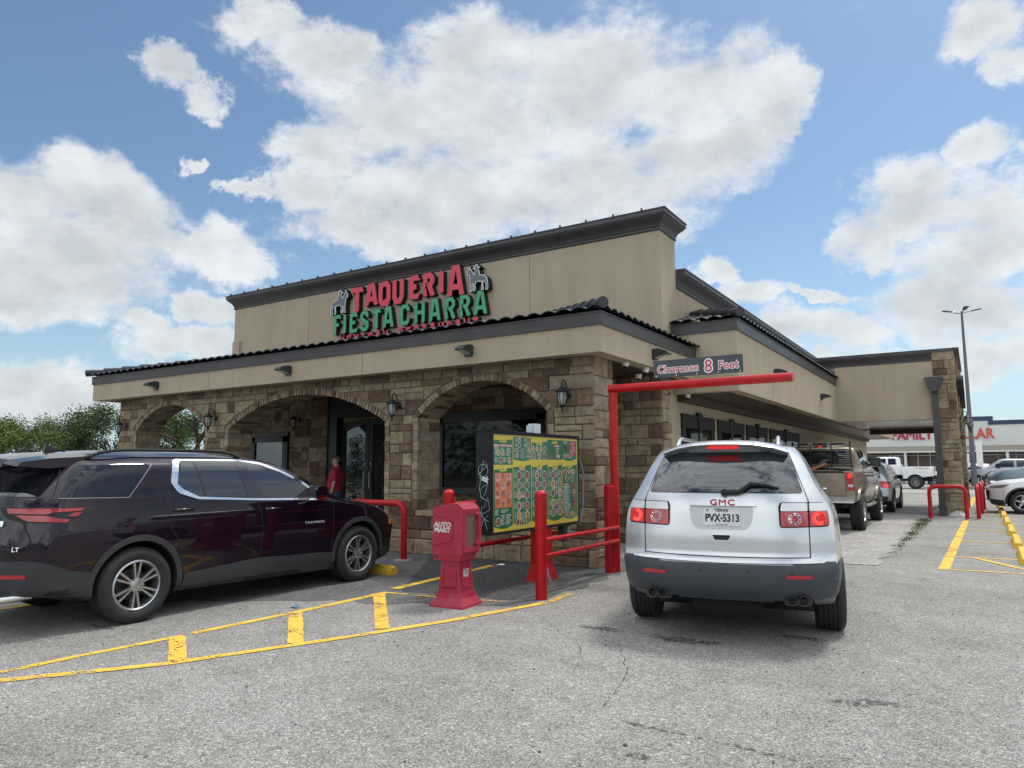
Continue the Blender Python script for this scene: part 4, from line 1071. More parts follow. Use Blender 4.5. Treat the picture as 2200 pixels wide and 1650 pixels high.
pk.build('bumper', mat('slate_bumper', (.045, .052, .062), .45, var=.08, bump=.0005, bscale=300), acad, 40)
ck = NB(); AC.decal(ck, [(-.82, .735), (0, .722), (.82, .735), (.8, .715), (0, .70), (-.8, .715)], 'x', -1, .016, 0, .06); ck.build('bumper_strip', mat('satin_silver', (.5, .52, .55), .25, metal=.8), acad)
for y in (.52, .2, -.2, -.54): q = NB(); p, n = AC.hit(y, .645, 'x', -1); q.lathe([(0, -.014), (.012, -.014), (.018, -.011), (.018, 0)], tuple(p), 'x', 14); q.build('parking_sensor', M_plast, acad, 40)
for sg in (-1, 1):
    q = NB(); AC.decal(q, [(sg * .50, .595), (sg * .70, .595), (sg * .70, .625), (sg * .50, .625)], 'x', -1, .018); q.build('reflector', M_redlens, acad)
    # tail-light cluster: inner block on the hatch, outer block on the wing
    fr = NB(); AC.decal(fr, rp([(sg * .475, 1.225), (sg * .84, 1.225), (sg * .862, 1.1), (sg * .865, 1.02), (sg * .465, 1.01), (sg * .46, 1.19)], .03), 'x', -1, .004, 0, .04); f = fr.build('tail_light', M_gap, acad, 40)
    w = NB(); AC.decal(w, rp([(sg * .485, 1.217), (sg * .69, 1.217), (sg * .69, 1.15), (sg * .473, 1.15)], .012), 'x', -1, .012, 0, .03); AC.decal(w, rp([(sg * .705, 1.217), (sg * .835, 1.217), (sg * .85, 1.15), (sg * .705, 1.15)], .012), 'x', -1, .012, 0, .03); w.build('reversing_lens', M_clear, f, 40)
    w = NB(); AC.decal(w, rp([(sg * .473, 1.147), (sg * .69, 1.147), (sg * .69, 1.022), (sg * .475, 1.02)], .012), 'x', -1, .012, 0, .03); AC.decal(w, rp([(sg * .705, 1.147), (sg * .85, 1.147), (sg * .858, 1.03), (sg * .705, 1.024)], .012), 'x', -1, .012, 0, .03); w.build('red_lens', M_redlens, f, 40)
    p, n = AC.hit(sg * .585, 1.083, 'x', -1)
    w = NB()
    for r0, r1 in ((.052, .046), (.034, .029)):
        pts = [tuple(AC.hit(sg * .585 + (r0 + r1) / 2 * cos(2 * pi * i / 28), 1.083 + (r0 + r1) / 2 * sin(2 * pi * i / 28), 'x', -1)[0] + n * .019) for i in range(28)]; w.tube(pts, (r0 - r1) / 2, 6, closed=True)
    for i in range(8):
        a = 2 * pi * i / 8; w.tube([tuple(AC.hit(sg * .585 + r_ * cos(a), 1.083 + r_ * sin(a), 'x', -1)[0] + n * .019) for r_ in (.032, .05)], .0045, 5)
    w.build('lens_ring', M_chrome, f, 60)
    w = NB()
    for i in range(18):
        a = 2 * pi * i / 18
        for r_ in (.05, .036):
            pp_, nn_ = AC.hit(sg * .775 + r_ * cos(a), 1.088 + r_ * sin(a), 'x', -1); w.lathe([(0, -.010), (.006, -.006), (.006, .006), (0, .01)], tuple(pp_ + nn_ * .018), 'x', 6)
    pp_, nn_ = AC.hit(sg * .775, 1.088, 'x', -1)
    w.build('brake_lamp', mat('led_red', (1, .05, .04), .3, emit=(1, .08, .05), estr=1.6), f)
    w = NB(); w.lathe([(0, -.002), (.058, 0), (.058, .008), (0, .01)], tuple(pp_ + nn_ * .010), 'x', 20); w.build('brake_glow', mat('dim_lit_lens', (.5, .01, .015), .2, coat=1, emit=(1, .02, .02), estr=.12), f, 40)
q = NB(); AC.decal(q, rp([(-.26, 1.19), (.29, 1.19), (.275, 1.05), (.225, .985), (-.195, .985), (-.245, 1.05)], .04), 'x', -1, .001, 0, .05); q.build('plate_recess', mat('silver_recess', (.42, .44, .46), .35, metal=.5, coat=.5), acad, 40)
q = NB(); AC.decal(q, rp([(-.29, 1.187), (.29, 1.187), (.285, 1.238), (-.285, 1.238)], .012), 'x', -1, .03, 0, .05, .03); cb = q.build('chrome_bar', mat('bar_chrome', (.42, .44, .47), .12, metal=1), acad, 30)
q = NB(); put_text(q, 'GMC', on_rear(AC, .0, 1.212, .034), .066, bold=.0016, sx=1.4, space=1.1); q.build('badge', M_red, cb)
q = NB(); AC.decal(q, rp([(-.145, 1.02), (.165, 1.02), (.165, 1.17), (-.145, 1.17)], .01), 'x', -1, .012, 0, .05, .01); pt = q.build('number_plate', mat('plate_white', (.62, .63, .64), .4), acad, 30)
q = NB(); put_text(q, 'PVX', on_rear(AC, .085, 1.082, .016), .092, sx=.78, bold=.0025); put_text(q, '5313', on_rear(AC, -.07, 1.082, .016), .092, sx=.78, bold=.0025); put_text(q, 'TEXAS', on_rear(AC, .01, 1.15, .016), .034, sx=1.15, bold=.001)
put_text(q, 'The Lone Star State', on_rear(AC, .01, 1.03, .016), .013, bold=.0003)
for i in range(10):
    pass
st = [(.012 * cos(pi / 2 + pi * i / 5) * (1 if i % 2 == 0 else .42), .012 * sin(pi / 2 + pi * i / 5) * (1 if i % 2 == 0 else .42)) for i in range(10)]
F_ = on_rear(AC, .13, 1.15, .016); q.add([F_(*p) for p in st], [tuple(range(10))]); F_ = on_rear(AC, .012, 1.082, .016)
q.add([F_(*p) for p in [(-.004, .012), (.002, .012), (.002, .004), (.013, .003), (.011, -.004), (.003, -.012), (-.003, -.006), (-.011, -.001), (-.004, .002)]], [tuple(range(9))])
q.build('plate_lettering', M_blackmatte, pt)
q = NB(); AC.decal(q, rp([(-.085, .955), (.115, .955), (.09, .885), (-.06, .885)], .012), 'x', -1, .010, 0, .05, .01, holes=[rp([(-.062, .94), (.092, .94), (.072, .898), (-.042, .898)], .008)]); hd = q.build('hatch_handle', M_sil, acad, 30)
q = NB(); AC.decal(q, rp([(-.062, .94), (.092, .94), (.072, .898), (-.042, .898)], .008), 'x', -1, .0015, 0, .05, .002); q.build('handle_recess', M_blackmatte, hd)
q = NB(); P_ = lambda y, z, o: tuple((lambda h_: h_[0] + h_[1] * o)(AC.hit(y, z, 'x', -1)))
q.tube([P_(.0, 1.30, .03), P_(-.14, 1.30, .035), P_(-.16, 1.31, .04), P_(-.235, 1.365, .045), P_(-.36, 1.36, .03), P_(-.47, 1.335, .02)], [.026, .022, .02, .016, .012, .006], 8); q.tube([P_(-.22, 1.372, .03), P_(-.46, 1.337, .012)], .008, 6)
q.lathe([(0, -.03), (.03, -.03), (.035, 0), (0, .02)], P_(-.02, 1.30, .02), 'x', 14); q.build('wiper', M_blackmatte, acad, 50)
for sg in (-1, 1):
    e = NB()
    for dy in (-.045, .045): e.lathe([(.036, -.01), (.043, -.012), (.045, 0), (.045, .25), (.036, .25), (.034, 0)], (.08, sg * .585 + dy, .415), 'x', 18, closed=True)
    e.prism(rp([(sg * .585 - .11, .36), (sg * .585 + .11, .36), (sg * .585 + .12, .42), (sg * .585 - .12, .42)], .04), lambda u, v, d: (.14 + d, u, v), 0, .3); e.build('exhaust', mat('sooty_metal', (.06, .052, .042), .5, metal=.6), acad, 40)
e = NB(); e.box(.5, 4.8, -.72, .72, .26, .42); e.lathe([(0, 0), (.13, 0), (.13, .6), (0, .6)], (.35, -.3, .34), 'y', 14); e.tube([(1.1, -.75, .36), (1.1, .75, .36)], .05, 8); e.build('underbody', M_well, acad)
for sg in (-1, 1):
    for x in (1.1, 4.12): wheel(acad, x, sg, .985, .375, .255, .235, 1, wz=.375, spokes=6)
mirror_part(acad, 3.4, .86, 1.16, M_sil, sc=.6)
rail(acad, .75, 2.6, .47, lambda x: AC.zt(x) - .02, M_sil, .022, .075)
q = NB(); q.tube([(1.3, -.02, 1.77), (1.22, -.02, 2.0)], [.006, .003], 6); q.lathe([(0, 0), (.025, 0), (.015, .03), (0, .04)], (1.3, -.02, 1.77), 'z', 10); q.build('antenna', M_black, acad)


# ---- pickup trucks
def pickup(name, label, loc, rz, m_p, lift=0, rimstyle=1, m_rim=None, wr=.40, group=None, bumper=M_chrome, spokes=6, rimr=.24, lit=False, L=5.85, flare=False):
    t = thing(name, label, 'pickup truck', loc, rz, group); l = lift
    z = lambda pts: [(a, b + l) for a, b in pts]; zz = lambda pts: [(a + l, b) for a, b in pts]
    cw = Car(dict(L=L, hw=1.0, archR=wr + .07, wz=wr, axles=(1.25, L - .95), cr=.08, cf=.35, cz=.05, lift=l, nx=130,
        top=z([(0, 1.27), (1.98, 1.29), (2.03, 1.35), (2.10, 1.75), (2.2, 1.86), (2.4, 1.895), (3.3, 1.90), (3.6, 1.86), (4.0, 1.62), (4.35, 1.36), (4.5, 1.28), (5.2, 1.22), (5.6, 1.12), (L, .95)]),
        bot=z([(0, .62), (.6, .55), (1.8, .42), (4.5, .40), (5.0, .42), (L, .52)]),
        rear=zz([(.4, .14), (.62, .1), (.7, .1), (1.3, .09), (2.1, .09)]), front=zz([(.3, L - .1), (.6, L), (.95, L), (1.1, L - .05), (2, L - .08)]),
        tumble=zz([(.3, .92), (.5, .97), (.8, 1.0), (1.1, .985), (1.28, .96), (1.4, .915), (1.7, .80), (1.85, .74), (1.9, .68)]), plan=[(0, .985), (2, .99), (3, .99), (4.8, .985), (L - .3, .96), (L, .92)]))
    body = cw.finish(t, m_p, cuts=((.16, 1.95, -.80, .80, .72 + l, 1.5 + l),))
    sm = NB(); g = NB()
    for sg in (-1, 1):
        for pts in ([(2.04, 1.34 + l), (2.04, .45 + l)], [(2.75, 1.35 + l), (2.8, .47 + l)], [(3.9, 1.35 + l), (3.95, .47 + l), (2.04, .47 + l)], [(4.0, 1.30 + l), (L - .2, 1.12 + l)]): cw.seam(sm, pts, 'y', sg, .012, .003)
        cw.decal(g, rp([(2.3, 1.38 + l), (2.78, 1.36 + l), (2.80, 1.78 + l), (2.35, 1.78 + l)], .04), 'y', sg, .006); cw.decal(g, rp([(2.92, 1.36 + l), (3.95, 1.33 + l), (3.86, 1.46 + l), (3.5, 1.76 + l), (2.94, 1.79 + l)], .04), 'y', sg, .006)
    cw.decal(g, rp([(-.62, 1.42 + l), (.62, 1.42 + l), (.56, 1.75 + l), (-.56, 1.75 + l)], .04), 'x', -1, .008); cw.decal(g, rp([(3.62, -.6), (4.28, -.74), (4.3, 0), (4.28, .74), (3.62, .6)], .03), 'z', 1, .006)
    g.build('cab_glass', M_carglass, t, 40); cw.seam(sm, [(.93, 1.26 + l), (.8, 1.22 + l), (.8, .68 + l), (-.8, .68 + l), (-.8, 1.22 + l)], 'x', -1, .012, .003); add_seams(body, sm)
    for sg in (-1, 1):
        q = NB(); cw.decal(q, rp([(sg * .82, 1.22 + l), (sg * .97, 1.22 + l), (sg * .97, .80 + l), (sg * .82, .80 + l)], .02), 'x', -1, .012, 0, .06, .03); cw.decal(q, rp([(.0, 1.22 + l), (.16, 1.22 + l), (.18, .80 + l), (.0, .80 + l)], .02), 'y', sg, .012); tl = q.build('tail_light', M_redlens, t, 40)
        q = NB(); cw.decal(q, [(sg * .85, .94 + l), (sg * .95, .94 + l), (sg * .95, .88 + l), (sg * .85, .88 + l)], 'x', -1, .02); q.build('reversing_lens', M_clear, tl)
        if lit: q = NB(); cw.decal(q, rp([(sg * .845, 1.19 + l), (sg * .945, 1.19 + l), (sg * .945, 1.08 + l), (sg * .845, 1.08 + l)], .04), 'x', -1, .02); q.build('brake_lamp', M_redlit, tl)
        q = NB(); cw.decal(q, rp([(sg * .55, 1.10 + l), (sg * .90, 1.08 + l), (sg * .90, .88 + l), (sg * .55, .88 + l)], .03), 'x', 1, .012); cw.decal(q, rp([(L - .42, 1.08 + l), (L - .1, 1.06 + l), (L - .1, .90 + l), (L - .35, .92 + l)], .03), 'y', sg, .010); q.build('headlight', M_lamp, t, 40)
    q = NB(); cw.decal(q, rp([(-.5, 1.12 + l), (.5, 1.12 + l), (.5, .80 + l), (-.5, .80 + l)], .03), 'x', 1, .02); q.build('grille', M_blackmatte, t)
    q = NB(); q.prism(rp([(-.98, .52), (.98, .52), (.98, .66), (.5, .68), (-.5, .68), (-.98, .66)], .05), lambda u, v, d: (-.02 + d + .06 * (u / .98) ** 4, u, v + l), 0, .16); q.build('bumper', bumper, t, 30)
    q = NB(); q.prism(rp([(-.98, .5), (.98, .5), (.98, .72), (-.98, .72)], .05), lambda u, v, d: (L - .08 - d - .2 * (u / .98) ** 4, u, v + l), -.1, .1); q.build('bumper', bumper, t, 30)
    q = NB(); q.box(.05, .12, -.12, .12, .95 + l, 1.02 + l); q.build('tailgate_handle', M_blackmatte, t)
    q = NB(); cw.decal(q, [(-.8, 1.245 + l), (.8, 1.245 + l), (.8, 1.20 + l), (-.8, 1.20 + l)], 'x', -1, .01); q.build('bed_cap', M_blackmatte, t)
    q = NB(); q.box(.3, L - .3, -.5, .5, .38 + l * .6, .62 + l); q.tube([(1.25, -.8, wr), (1.25, .8, wr)], .06, 8); q.lathe([(0, -.15), (.15, -.08), (.15, .08), (0, .15)], (1.25, 0, wr), 'y', 12); q.build('chassis', M_well, t)
    for sg in (-1, 1):
        q = NB(); q.tube([(2.2, sg * .93, .40 + l), (2.3, sg * 1.0, .38 + l), (3.8, sg * 1.0, .38 + l), (3.9, sg * .93, .40 + l)], .04, 8); q.build('side_step', bumper, t, 60)
        for x in (1.25, L - .95): wheel(t, x, sg, .985 if not l else 1.04, wr, .29, rimr, rimstyle, m_rim, wz=wr, spokes=spokes)
    if flare: q = NB(); cw.arch_trim(q, 0, .06, .025); q.build('wheel_flare', m_p if flare == 1 else M_plast, t, 40)
    mirror_part(t, 3.72, .93, 1.36 + l, M_blackmatte, sc=1.3)
    return t, cw


M_tan = paint('tan_paint', (.25, .21, .145), .4, .35)
tk, tc_ = pickup('pickup_truck', 'tan pickup truck with a black slatted rack behind the cab, waiting in the lane', (-3.33, 17.95, 0), rad(90), M_tan, .17, 1, M_alloy, .44, bumper=mat('steel_bumper', (.45, .45, .44), .3, metal=.8, var=.2), lit=True, flare=1)
# headache rack with slats and a light
rk = NB(); zr0, zr1 = 1.55, 2.16
for i in range(9): zv = 1.53 + i * .06; rk.tube([(1.93 + (zv - 1.5) * .12, -.72 - .02 * 0, zv), (1.93 + (zv - 1.5) * .12, .72, zv)], .012, 6)
for y in (-.74, .74): rk.tube([(1.86, y, 1.5), (2.0, y * .93, 2.09), (2.0, y * .93, 2.15)], .024, 6); rk.tube([(1.4, y * 1.08, 1.52), (1.97, y * .95, 2.05)], .02, 6)
rk.tube([(2.0, -.7, 2.10), (2.0, .7, 2.10)], .026, 8)
for y in (-.25, .25): rk.tube([(1.93, y, 1.5), (2.0, y, 2.14)], .016, 6)
ro = rk.build('rack', M_black, tk, 60)
rk = NB(); rk.prism(rp([(-.16, 2.0), (.16, 2.0), (.16, 2.05), (-.16, 2.05)], .01, 2), lambda u, v, d: (1.975 - d, u, v), 0, .03); rk.build('light_bar', M_blackmatte, ro)
rk = NB(); rk.prism([(-.05, 2.01), (.05, 2.01), (.05, 2.04), (-.05, 2.04)], lambda u, v, d: (1.945 - d, u, v), 0, .01); rk.build('brake_lamp', M_redlit, ro)
rk = NB()
for y in (-.62, -.2, .25, .6): rk.box(1.96, 2.0, y - .05, y + .05, 2.085, 2.125)
rk.build('rack_clamp', M_grey, ro)
# tools in its bed
tl = MB(org=(-3.75, 18.6, 1.46)); rnd = random.Random(5)
tl.box(-4.0, -3.5, 18.5, 19.4, 1.1, 1.42); tl.box(-3.2, -2.9, 18.3, 18.5, 1.2, 1.5)
tag(tl.build('toolbox', M_blackmatte), 'black toolbox lying in the bed of the tan pickup', 'toolbox').location = (-3.75, 18.6, 1.46)
tl = MB(org=(-2.95, 18.6, 1.3)); tl.add([(-3.35, 18.4, 1.40), (-3.27, 18.4, 1.40), (-2.95, 18.5, 1.66), (-3.05, 18.5, 1.68), (-3.35, 18.8, 1.40), (-3.27, 18.8, 1.40), (-2.95, 18.9, 1.66), (-3.05, 18.9, 1.68)], [(0, 1, 2, 3), (4, 7, 6, 5), (0, 4, 5, 1), (1, 5, 6, 2), (2, 6, 7, 3), (3, 7, 4, 0)])
tag(tl.build('board', M_wood), 'dark plank leaning up out of the tan pickup bed', 'board').location = (-2.95, 18.6, 1.3)
tl = MB(org=(-2.9, 18.3, 1.4)); tl.tube([(-3.3, 18.25, 1.42), (-2.95, 18.3, 1.58)], .03, 8); tl.box(-3.3, -3.05, 18.3, 18.7, 1.4, 1.5)
tag(tl.build('planks', mat('orange_tool', (.35, .13, .05), .6)), 'orange brown offcuts of timber in the tan pickup bed', 'timber').location = (-2.9, 18.3, 1.4)

M_wht = paint('white_car_paint', (.82, .83, .84), .0, .3)
big, bc = pickup('pickup_truck', 'tall white pickup truck with black wheels parked before the white store', (-2.1, 55.0, 0), rad(180), M_wht, .22, 1, M_grey, .44, bumper=M_blackmatte, spokes=8, rimr=.27)
b_ = NB()
put_text(b_, 'STX 4X4', lambda a, c: tuple((lambda h_: h_[0] + h_[1] * .01)(bc.hit(.75 - a, 1.34 + c, 'y', 1))), .11, sx=1.3, shear=.2); b_.build('decal', M_blackmatte, big)
M_sgry = paint('silver_grey_paint', (.33, .36, .39), .6, .3)
pickup('pickup_truck', 'silver grey crew cab pickup with bright wheels, in the row before the store', (5.0, 56.5, 0), rad(180), M_sgry, .06, 0, M_chrome, .42, spokes=6, rimr=.27)
M_blu = paint('blue_grey_paint', (.16, .22, .27), .6, .3)
pickup('pickup_truck', 'blue grey pickup truck, only its bonnet showing above the white crossover', (6.2, 40.0, 0), rad(180), M_blu, .12, 1, M_alloy, .42)


# ---- generic crossover
def crossover(name, label, loc, rz, m_p, L=4.7, clad=True, lit=False, spokes=5, style=1, H=1.68, cat='SUV', wr=.36, rear=None, hw=.92):
    t = thing(name, label, cat, loc, rz); k = H / 1.68; kz = lambda pts: [(a, b * k) for a, b in pts]
    s = L / 4.7
    cw = Car(dict(L=L, hw=hw, archR=wr + .055, wz=wr, axles=(.98 * s, .98 * s + 2.75 * s), cr=.22, cf=.42, cz=.07,
        top=[(a * s, b * k) for a, b in [(0, 1.58), (.4, 1.63), (1.2, 1.67), (2.0, 1.68), (2.5, 1.64), (3.0, 1.46), (3.45, 1.2), (3.65, 1.12), (4.2, 1.05), (4.5, .95), (4.7, .78)]],
        bot=[(0, .38), (.4, .34), (1, .22), (3.5, .2), (4.3, .22), (L, .3)], rear=[(.35, .1), (.5, 0), (.75, .02), (1.0 * k, .06), (1.15 * k, .1), (1.55 * k, .36), (1.7 * k, .45)],
        front=[(.2, L - .15), (.45, L - .02), (.7, L), (.9 * k, L - .06), (1.7, L - .1)], tumble=[(.2, .93), (.5, .98), (.8, 1.0), (1.0 * k, .985), (1.12 * k, .95), (1.4 * k, .85), (1.55 * k, .78), (1.68 * k, .66)],
        plan=[(0, .93), (.5, .98), (1.5, 1.0), (3.3, .99), (4.1, .99), (L, .88)], nx=90))
    body = cw.finish(t, m_p); g = NB(); sm = NB(); pk = NB()
    Z = lambda pts: [(a * s, b * k) for a, b in pts]
    for sg in (-1, 1):
        cw.decal(g, rp(Z([(.72, 1.22), (1.1, 1.15), (3.28, 1.1), (2.9, 1.36), (2.5, 1.53), (1.5, 1.56), (.95, 1.5)]), .04), 'y', sg, .006)
        for pts in ([(1.35, 1.14), (1.3, .9), (1.5, .35)], [(2.35, 1.12), (2.38, .35)], [(3.3, 1.08), (3.32, .6), (3.25, .34), (1.5, .34)]): cw.seam(sm, Z(pts), 'y', sg, .009, .003)
        q = NB(); cw.decal(q, rp([(sg * .62, 1.02 * k), (sg * .84, 1.03 * k), (sg * .86, .82 * k), (sg * .64, .84 * k)], .03), 'x', -1, .01, 0, .05, .03); cw.decal(q, rp(Z([(.06, 1.05), (.34, 1.02), (.2, .84), (.1, .82)]), .03), 'y', sg, .008); tl = q.build('tail_light', M_redlens, t, 40)
        if lit: q = NB(); cw.decal(q, rp([(sg * .66, .93 * k), (sg * .82, .93 * k), (sg * .82, .84 * k), (sg * .66, .84 * k)], .03), 'x', -1, .02); q.build('brake_lamp', M_redlit, tl)
        q = NB(); cw.decal(q, rp(Z([(4.02, .93), (4.5, .87), (4.58, .80), (4.25, .82)]), .02), 'y', sg, .008); cw.decal(q, rp([(sg * .4, .86 * k), (sg * .78, .90 * k), (sg * .78, .80 * k), (sg * .42, .80 * k)], .02), 'x', 1, .01); q.build('headlight', M_lamp, t, 40)
        if clad: cw.decal(pk, Z([(1.5, .42 / k), (3.2, .42 / k), (3.2, .22), (1.5, .22)]), 'y', sg, .01); cw.decal(pk, Z([(4.25, .42 / k), (4.6, .45 / k), (4.6, .3), (4.2, .24)]), 'y', sg, .01)
        for x in cw.sp['axles']: wheel(t, x, sg, hw - .01, wr, .23, wr * .64, style, wz=wr, spokes=spokes)
    cw.decal(pk, rp([(-.5, .72 * k), (.5, .72 * k), (.42, .42), (-.42, .42)], .03), 'x', 1, .012); cw.decal(pk, rp([(-.8, .55), (.8, .55), (.75, .38), (-.75, .38)], .03), 'x', -1, .01)
    if clad: cw.arch_trim(pk, 0, .05, .014)
    pk.build('cladding', M_plast, t, 40)
    cw.decal(g, rp([(-.62, 1.13 * k), (.62, 1.13 * k), (.54, 1.5 * k), (-.54, 1.5 * k)], .05), 'x', -1, .006); cw.decal(g, rp([(2.6 * s, -.55), (3.38 * s, -.68), (3.42 * s, 0), (3.38 * s, .68), (2.6 * s, .55)], .03), 'z', 1, .005)
    g.build('glass', M_carglass, t, 40); add_seams(body, sm)
    q = NB(); cw.decal(q, [(-.15, .80), (.15, .80), (.15, .92), (-.15, .92)], 'x', -1, .01); q.build('number_plate', M_white, t)
    mirror_part(t, 3.08 * s, hw * .93, 1.06 * k, m_p, sc=.9)
    return t, cw


eq, _ = crossover('silver_crossover', 'small silver crossover waiting under the canopy ahead of the tan pickup', (-3.22, 26.0, 0), rad(90), paint('silver_blue_paint', (.42, .46, .48), .6, .3), lit=True)
q = NB(); q.box(.9, 2.3, -.5, .5, 1.72, 1.76); q.tube([(1.1, -.62, 1.7), (1.1, .62, 1.7)], .02, 6); q.tube([(2.1, -.62, 1.7), (2.1, .62, 1.7)], .02, 6); q.build('roof_rack', M_black, eq)
crossover('white_crossover', 'white crossover parked nose-in against the yellow wheel stops', (4.85, 28.9, 0), rad(180), M_wht, L=4.6, style=1, spokes=5, wr=.36)
crossover('white_hatchback', 'white crossover mostly hidden behind the tall white pickup', (1.2, 59.0, 0), rad(180), M_wht, L=4.6, clad=False, style=0, spokes=5)
crossover('parked_car', 'pale silver car parked on the far side of the dark plum SUV', (-10.55, 1.6, 0), rad(90), paint('pale_silver_paint', (.55, .56, .57), .5, .3), L=4.8, clad=False, H=1.5, cat='car')

# ------------------------------------------------------------------ lights and cameras on the building
def wall_lantern(label, loc, rz=0, group='scrolled wall lanterns round the building'):
    """local: wall at y=0, lantern hangs at y=-.2; z=0 at the middle of the glass"""
    t = thing('wall_lantern', label, 'lantern', loc, rz, group)
    b = NB(); b.lathe([(0, 0), (.062, 0), (.07, -.012), (.05, -.03), (0, -.03)], (0, -.0, .06), 'y', 16)
    arc = [(0, -.03, .06), (0, -.05, .16), (0, -.08, .235), (0, -.13, .272), (0, -.18, .262), (0, -.2, .225), (0, -.185, .195), (0, -.165, .205)]
    b.tube(arc, .010, 6); b.tube([(0, -.03, .05), (0, -.06, -.02), (0, -.045, -.07), (0, -.03, -.045)], .008, 6); b.tube([(0, -.03, .1), (0, -.09, .13), (0, -.12, .2), (0, -.09, .235)], .006, 6)
    b.build('bracket', M_black, t, 60)
    c = (0, -.2, 0)
    b = NB(); b.lathe([(0, .215), (.012, .2), (.018, .18), (.012, .165), (.04, .145), (.055, .13), (.06, .12), (.1, .1), (.112, .085), (.108, .078), (.07, .078), (0, .078)], c, 'z', 16); b.build('cap', M_black, t, 50)
    b = NB(); b.lathe([(.072, .076), (.07, .0), (.058, -.07), (.035, -.125), (0, -.125)], c, 'z', 16); g = b.build('glass', M_frosted, t, 50)
    b = NB()
    for k in range(8):
        a = 2 * pi * k / 8; b.tube([(c[0] + r * cos(a), c[1] + r * sin(a), z) for r, z in ((.082, .08), (.086, .03), (.078, -.04), (.055, -.105), (.03, -.135))], .0055, 5)
    for z, r in ((.07, .085), (-.125, .038)): b.tube([(c[0] + r * cos(2 * pi * i / 14), c[1] + r * sin(2 * pi * i / 14), z) for i in range(14)], .006, 5, closed=True)
    for k in range(4):
        a = 2 * pi * (k + .5) / 4 + .39; b.tube([(c[0] + .085 * cos(a + .16 * sin(w)), c[1] + .085 * sin(a + .16 * sin(w)), .03 + .022 * cos(w)) for w in [i * .8 for i in range(8)]], .004, 4)
    b.lathe([(.04, -.13), (.045, -.14), (.025, -.16), (.018, -.18), (.026, -.195), (.012, -.22), (.016, -.235), (0, -.265)], c, 'z', 12)
    b.build('cage', M_black, t, 60); return t


LL = [((-18.0, 10.0, 2.54), 'black scroll lantern on the far left corner pier of the arcade'), ((-14.35, 10.0, 2.59), 'black scroll lantern on the pier between the small left arch and the wide arch'),
      ((-8.89, 10.0, 2.61), 'black scroll lantern on the pier right of the wide arch'), ((-5.36, 10.0, 2.62), 'black scroll lantern on the corner pier beside the red clearance bar')]
l0 = wall_lantern(LL[0][1], LL[0][0])
for p, lb in LL[1:]: dup(l0, p, 0, lb)
l5 = dup(l0, (-15.04, 12.98, 2.72), 0, 'black scroll lantern in the shade under the porch, left of the iron doors')
for (y, z), lb in (((26.55, 2.95), 'black scroll lantern on the side of the canopy pier, nearest the camera'), ((29.0, 2.95), 'middle one of three black lanterns along the side of the canopy end wall'), ((31.6, 2.95), 'black scroll lantern on the canopy end wall, farthest of three')):
    dup(l0, (-.31 + (.06 if y > 28 else 0), y, z), rad(90), lb)


def flood(label, loc, rz=0):
    """local: wall at y=0, two swivel heads spread sideways"""
    t = thing('floodlight', label, 'floodlight', loc, rz, 'dark wall-pack floodlights on the fascia')
    b = NB(); b.box(-.07, .07, -.05, 0, -.09, .07); b.build('wall_plate', M_plast, t, 30)
    b = NB(); b.prism(rp([(-.0, .09), (-.1, .10), (-.26, .045), (-.3, .0), (-.29, -.015), (-.12, -.03), (0, -.08)], .02, 3), lambda u, v, d: (d, u, v), -.085, .085)
    h = b.build('lamp_head', M_plast, t, 35)
    b = NB(); b.prism([(-.05, -.065), (-.12, -.033), (-.27, -.018), (-.27, -.024), (-.12, -.04), (-.05, -.072)], lambda u, v, d: (d, u, v), -.07, .07); b.build('lens', M_frosted, h)
    b = NB(); b.box(.072, .075, -.035, -.015, -.02, .03); b.build('sensor', M_white, t); return t


f0 = flood('dark floodlight on the front fascia above the wide arch', (-11.52, 9.63, 3.47))
dup(f0, (-16.14, 9.63, 3.46), 0, 'dark floodlight on the front fascia nearest its left end'); dup(f0, (-7.03, 9.63, 3.47), 0, 'dark floodlight on the front fascia over the menu board')
dup(f0, (-4.6, 11.75, 3.47), rad(90), 'dark floodlight on the short side fascia behind the clearance sign')
dup(f0, (-3.76, 17.1, 3.66), rad(90), 'dark floodlight peeping out above the red clearance bar'); dup(f0, (-3.76, 23.0, 3.58), rad(90), 'dark floodlight on the lane-side wall close to the canopy')


def dome_cam(label, loc):
    t = thing('security_camera', label, 'security camera', loc, 0, 'white dome cameras under the eaves')
    b = NB(); b.lathe([(0, 0), (.062, 0), (.064, -.02), (.05, -.07), (.035, -.09), (0, -.09)], (0, 0, 0), 'z', 16); b.build('housing', M_white, t, 40)
    b = NB(); b.lathe([(.038, -.07), (.036, -.095), (.02, -.118), (0, -.122)], (0, -.005, 0), 'z', 14); b.build('lens_dome', M_glass, t, 60); return t


c0 = dome_cam('white dome camera under the eave beside the clearance sign', (-4.74, 11.72, 3.25))
dup(c0, (-4.78, 10.95, 3.27), 0, 'white dome camera nearest the corner pier under the fascia'); dup(c0, (-5.2, 12.5, 3.25), 0, 'white dome camera deep in the shade above the red post'); dup(c0, (-4.9, 14.35, 3.02), 0, 'white dome camera under the taller eave by the windows')

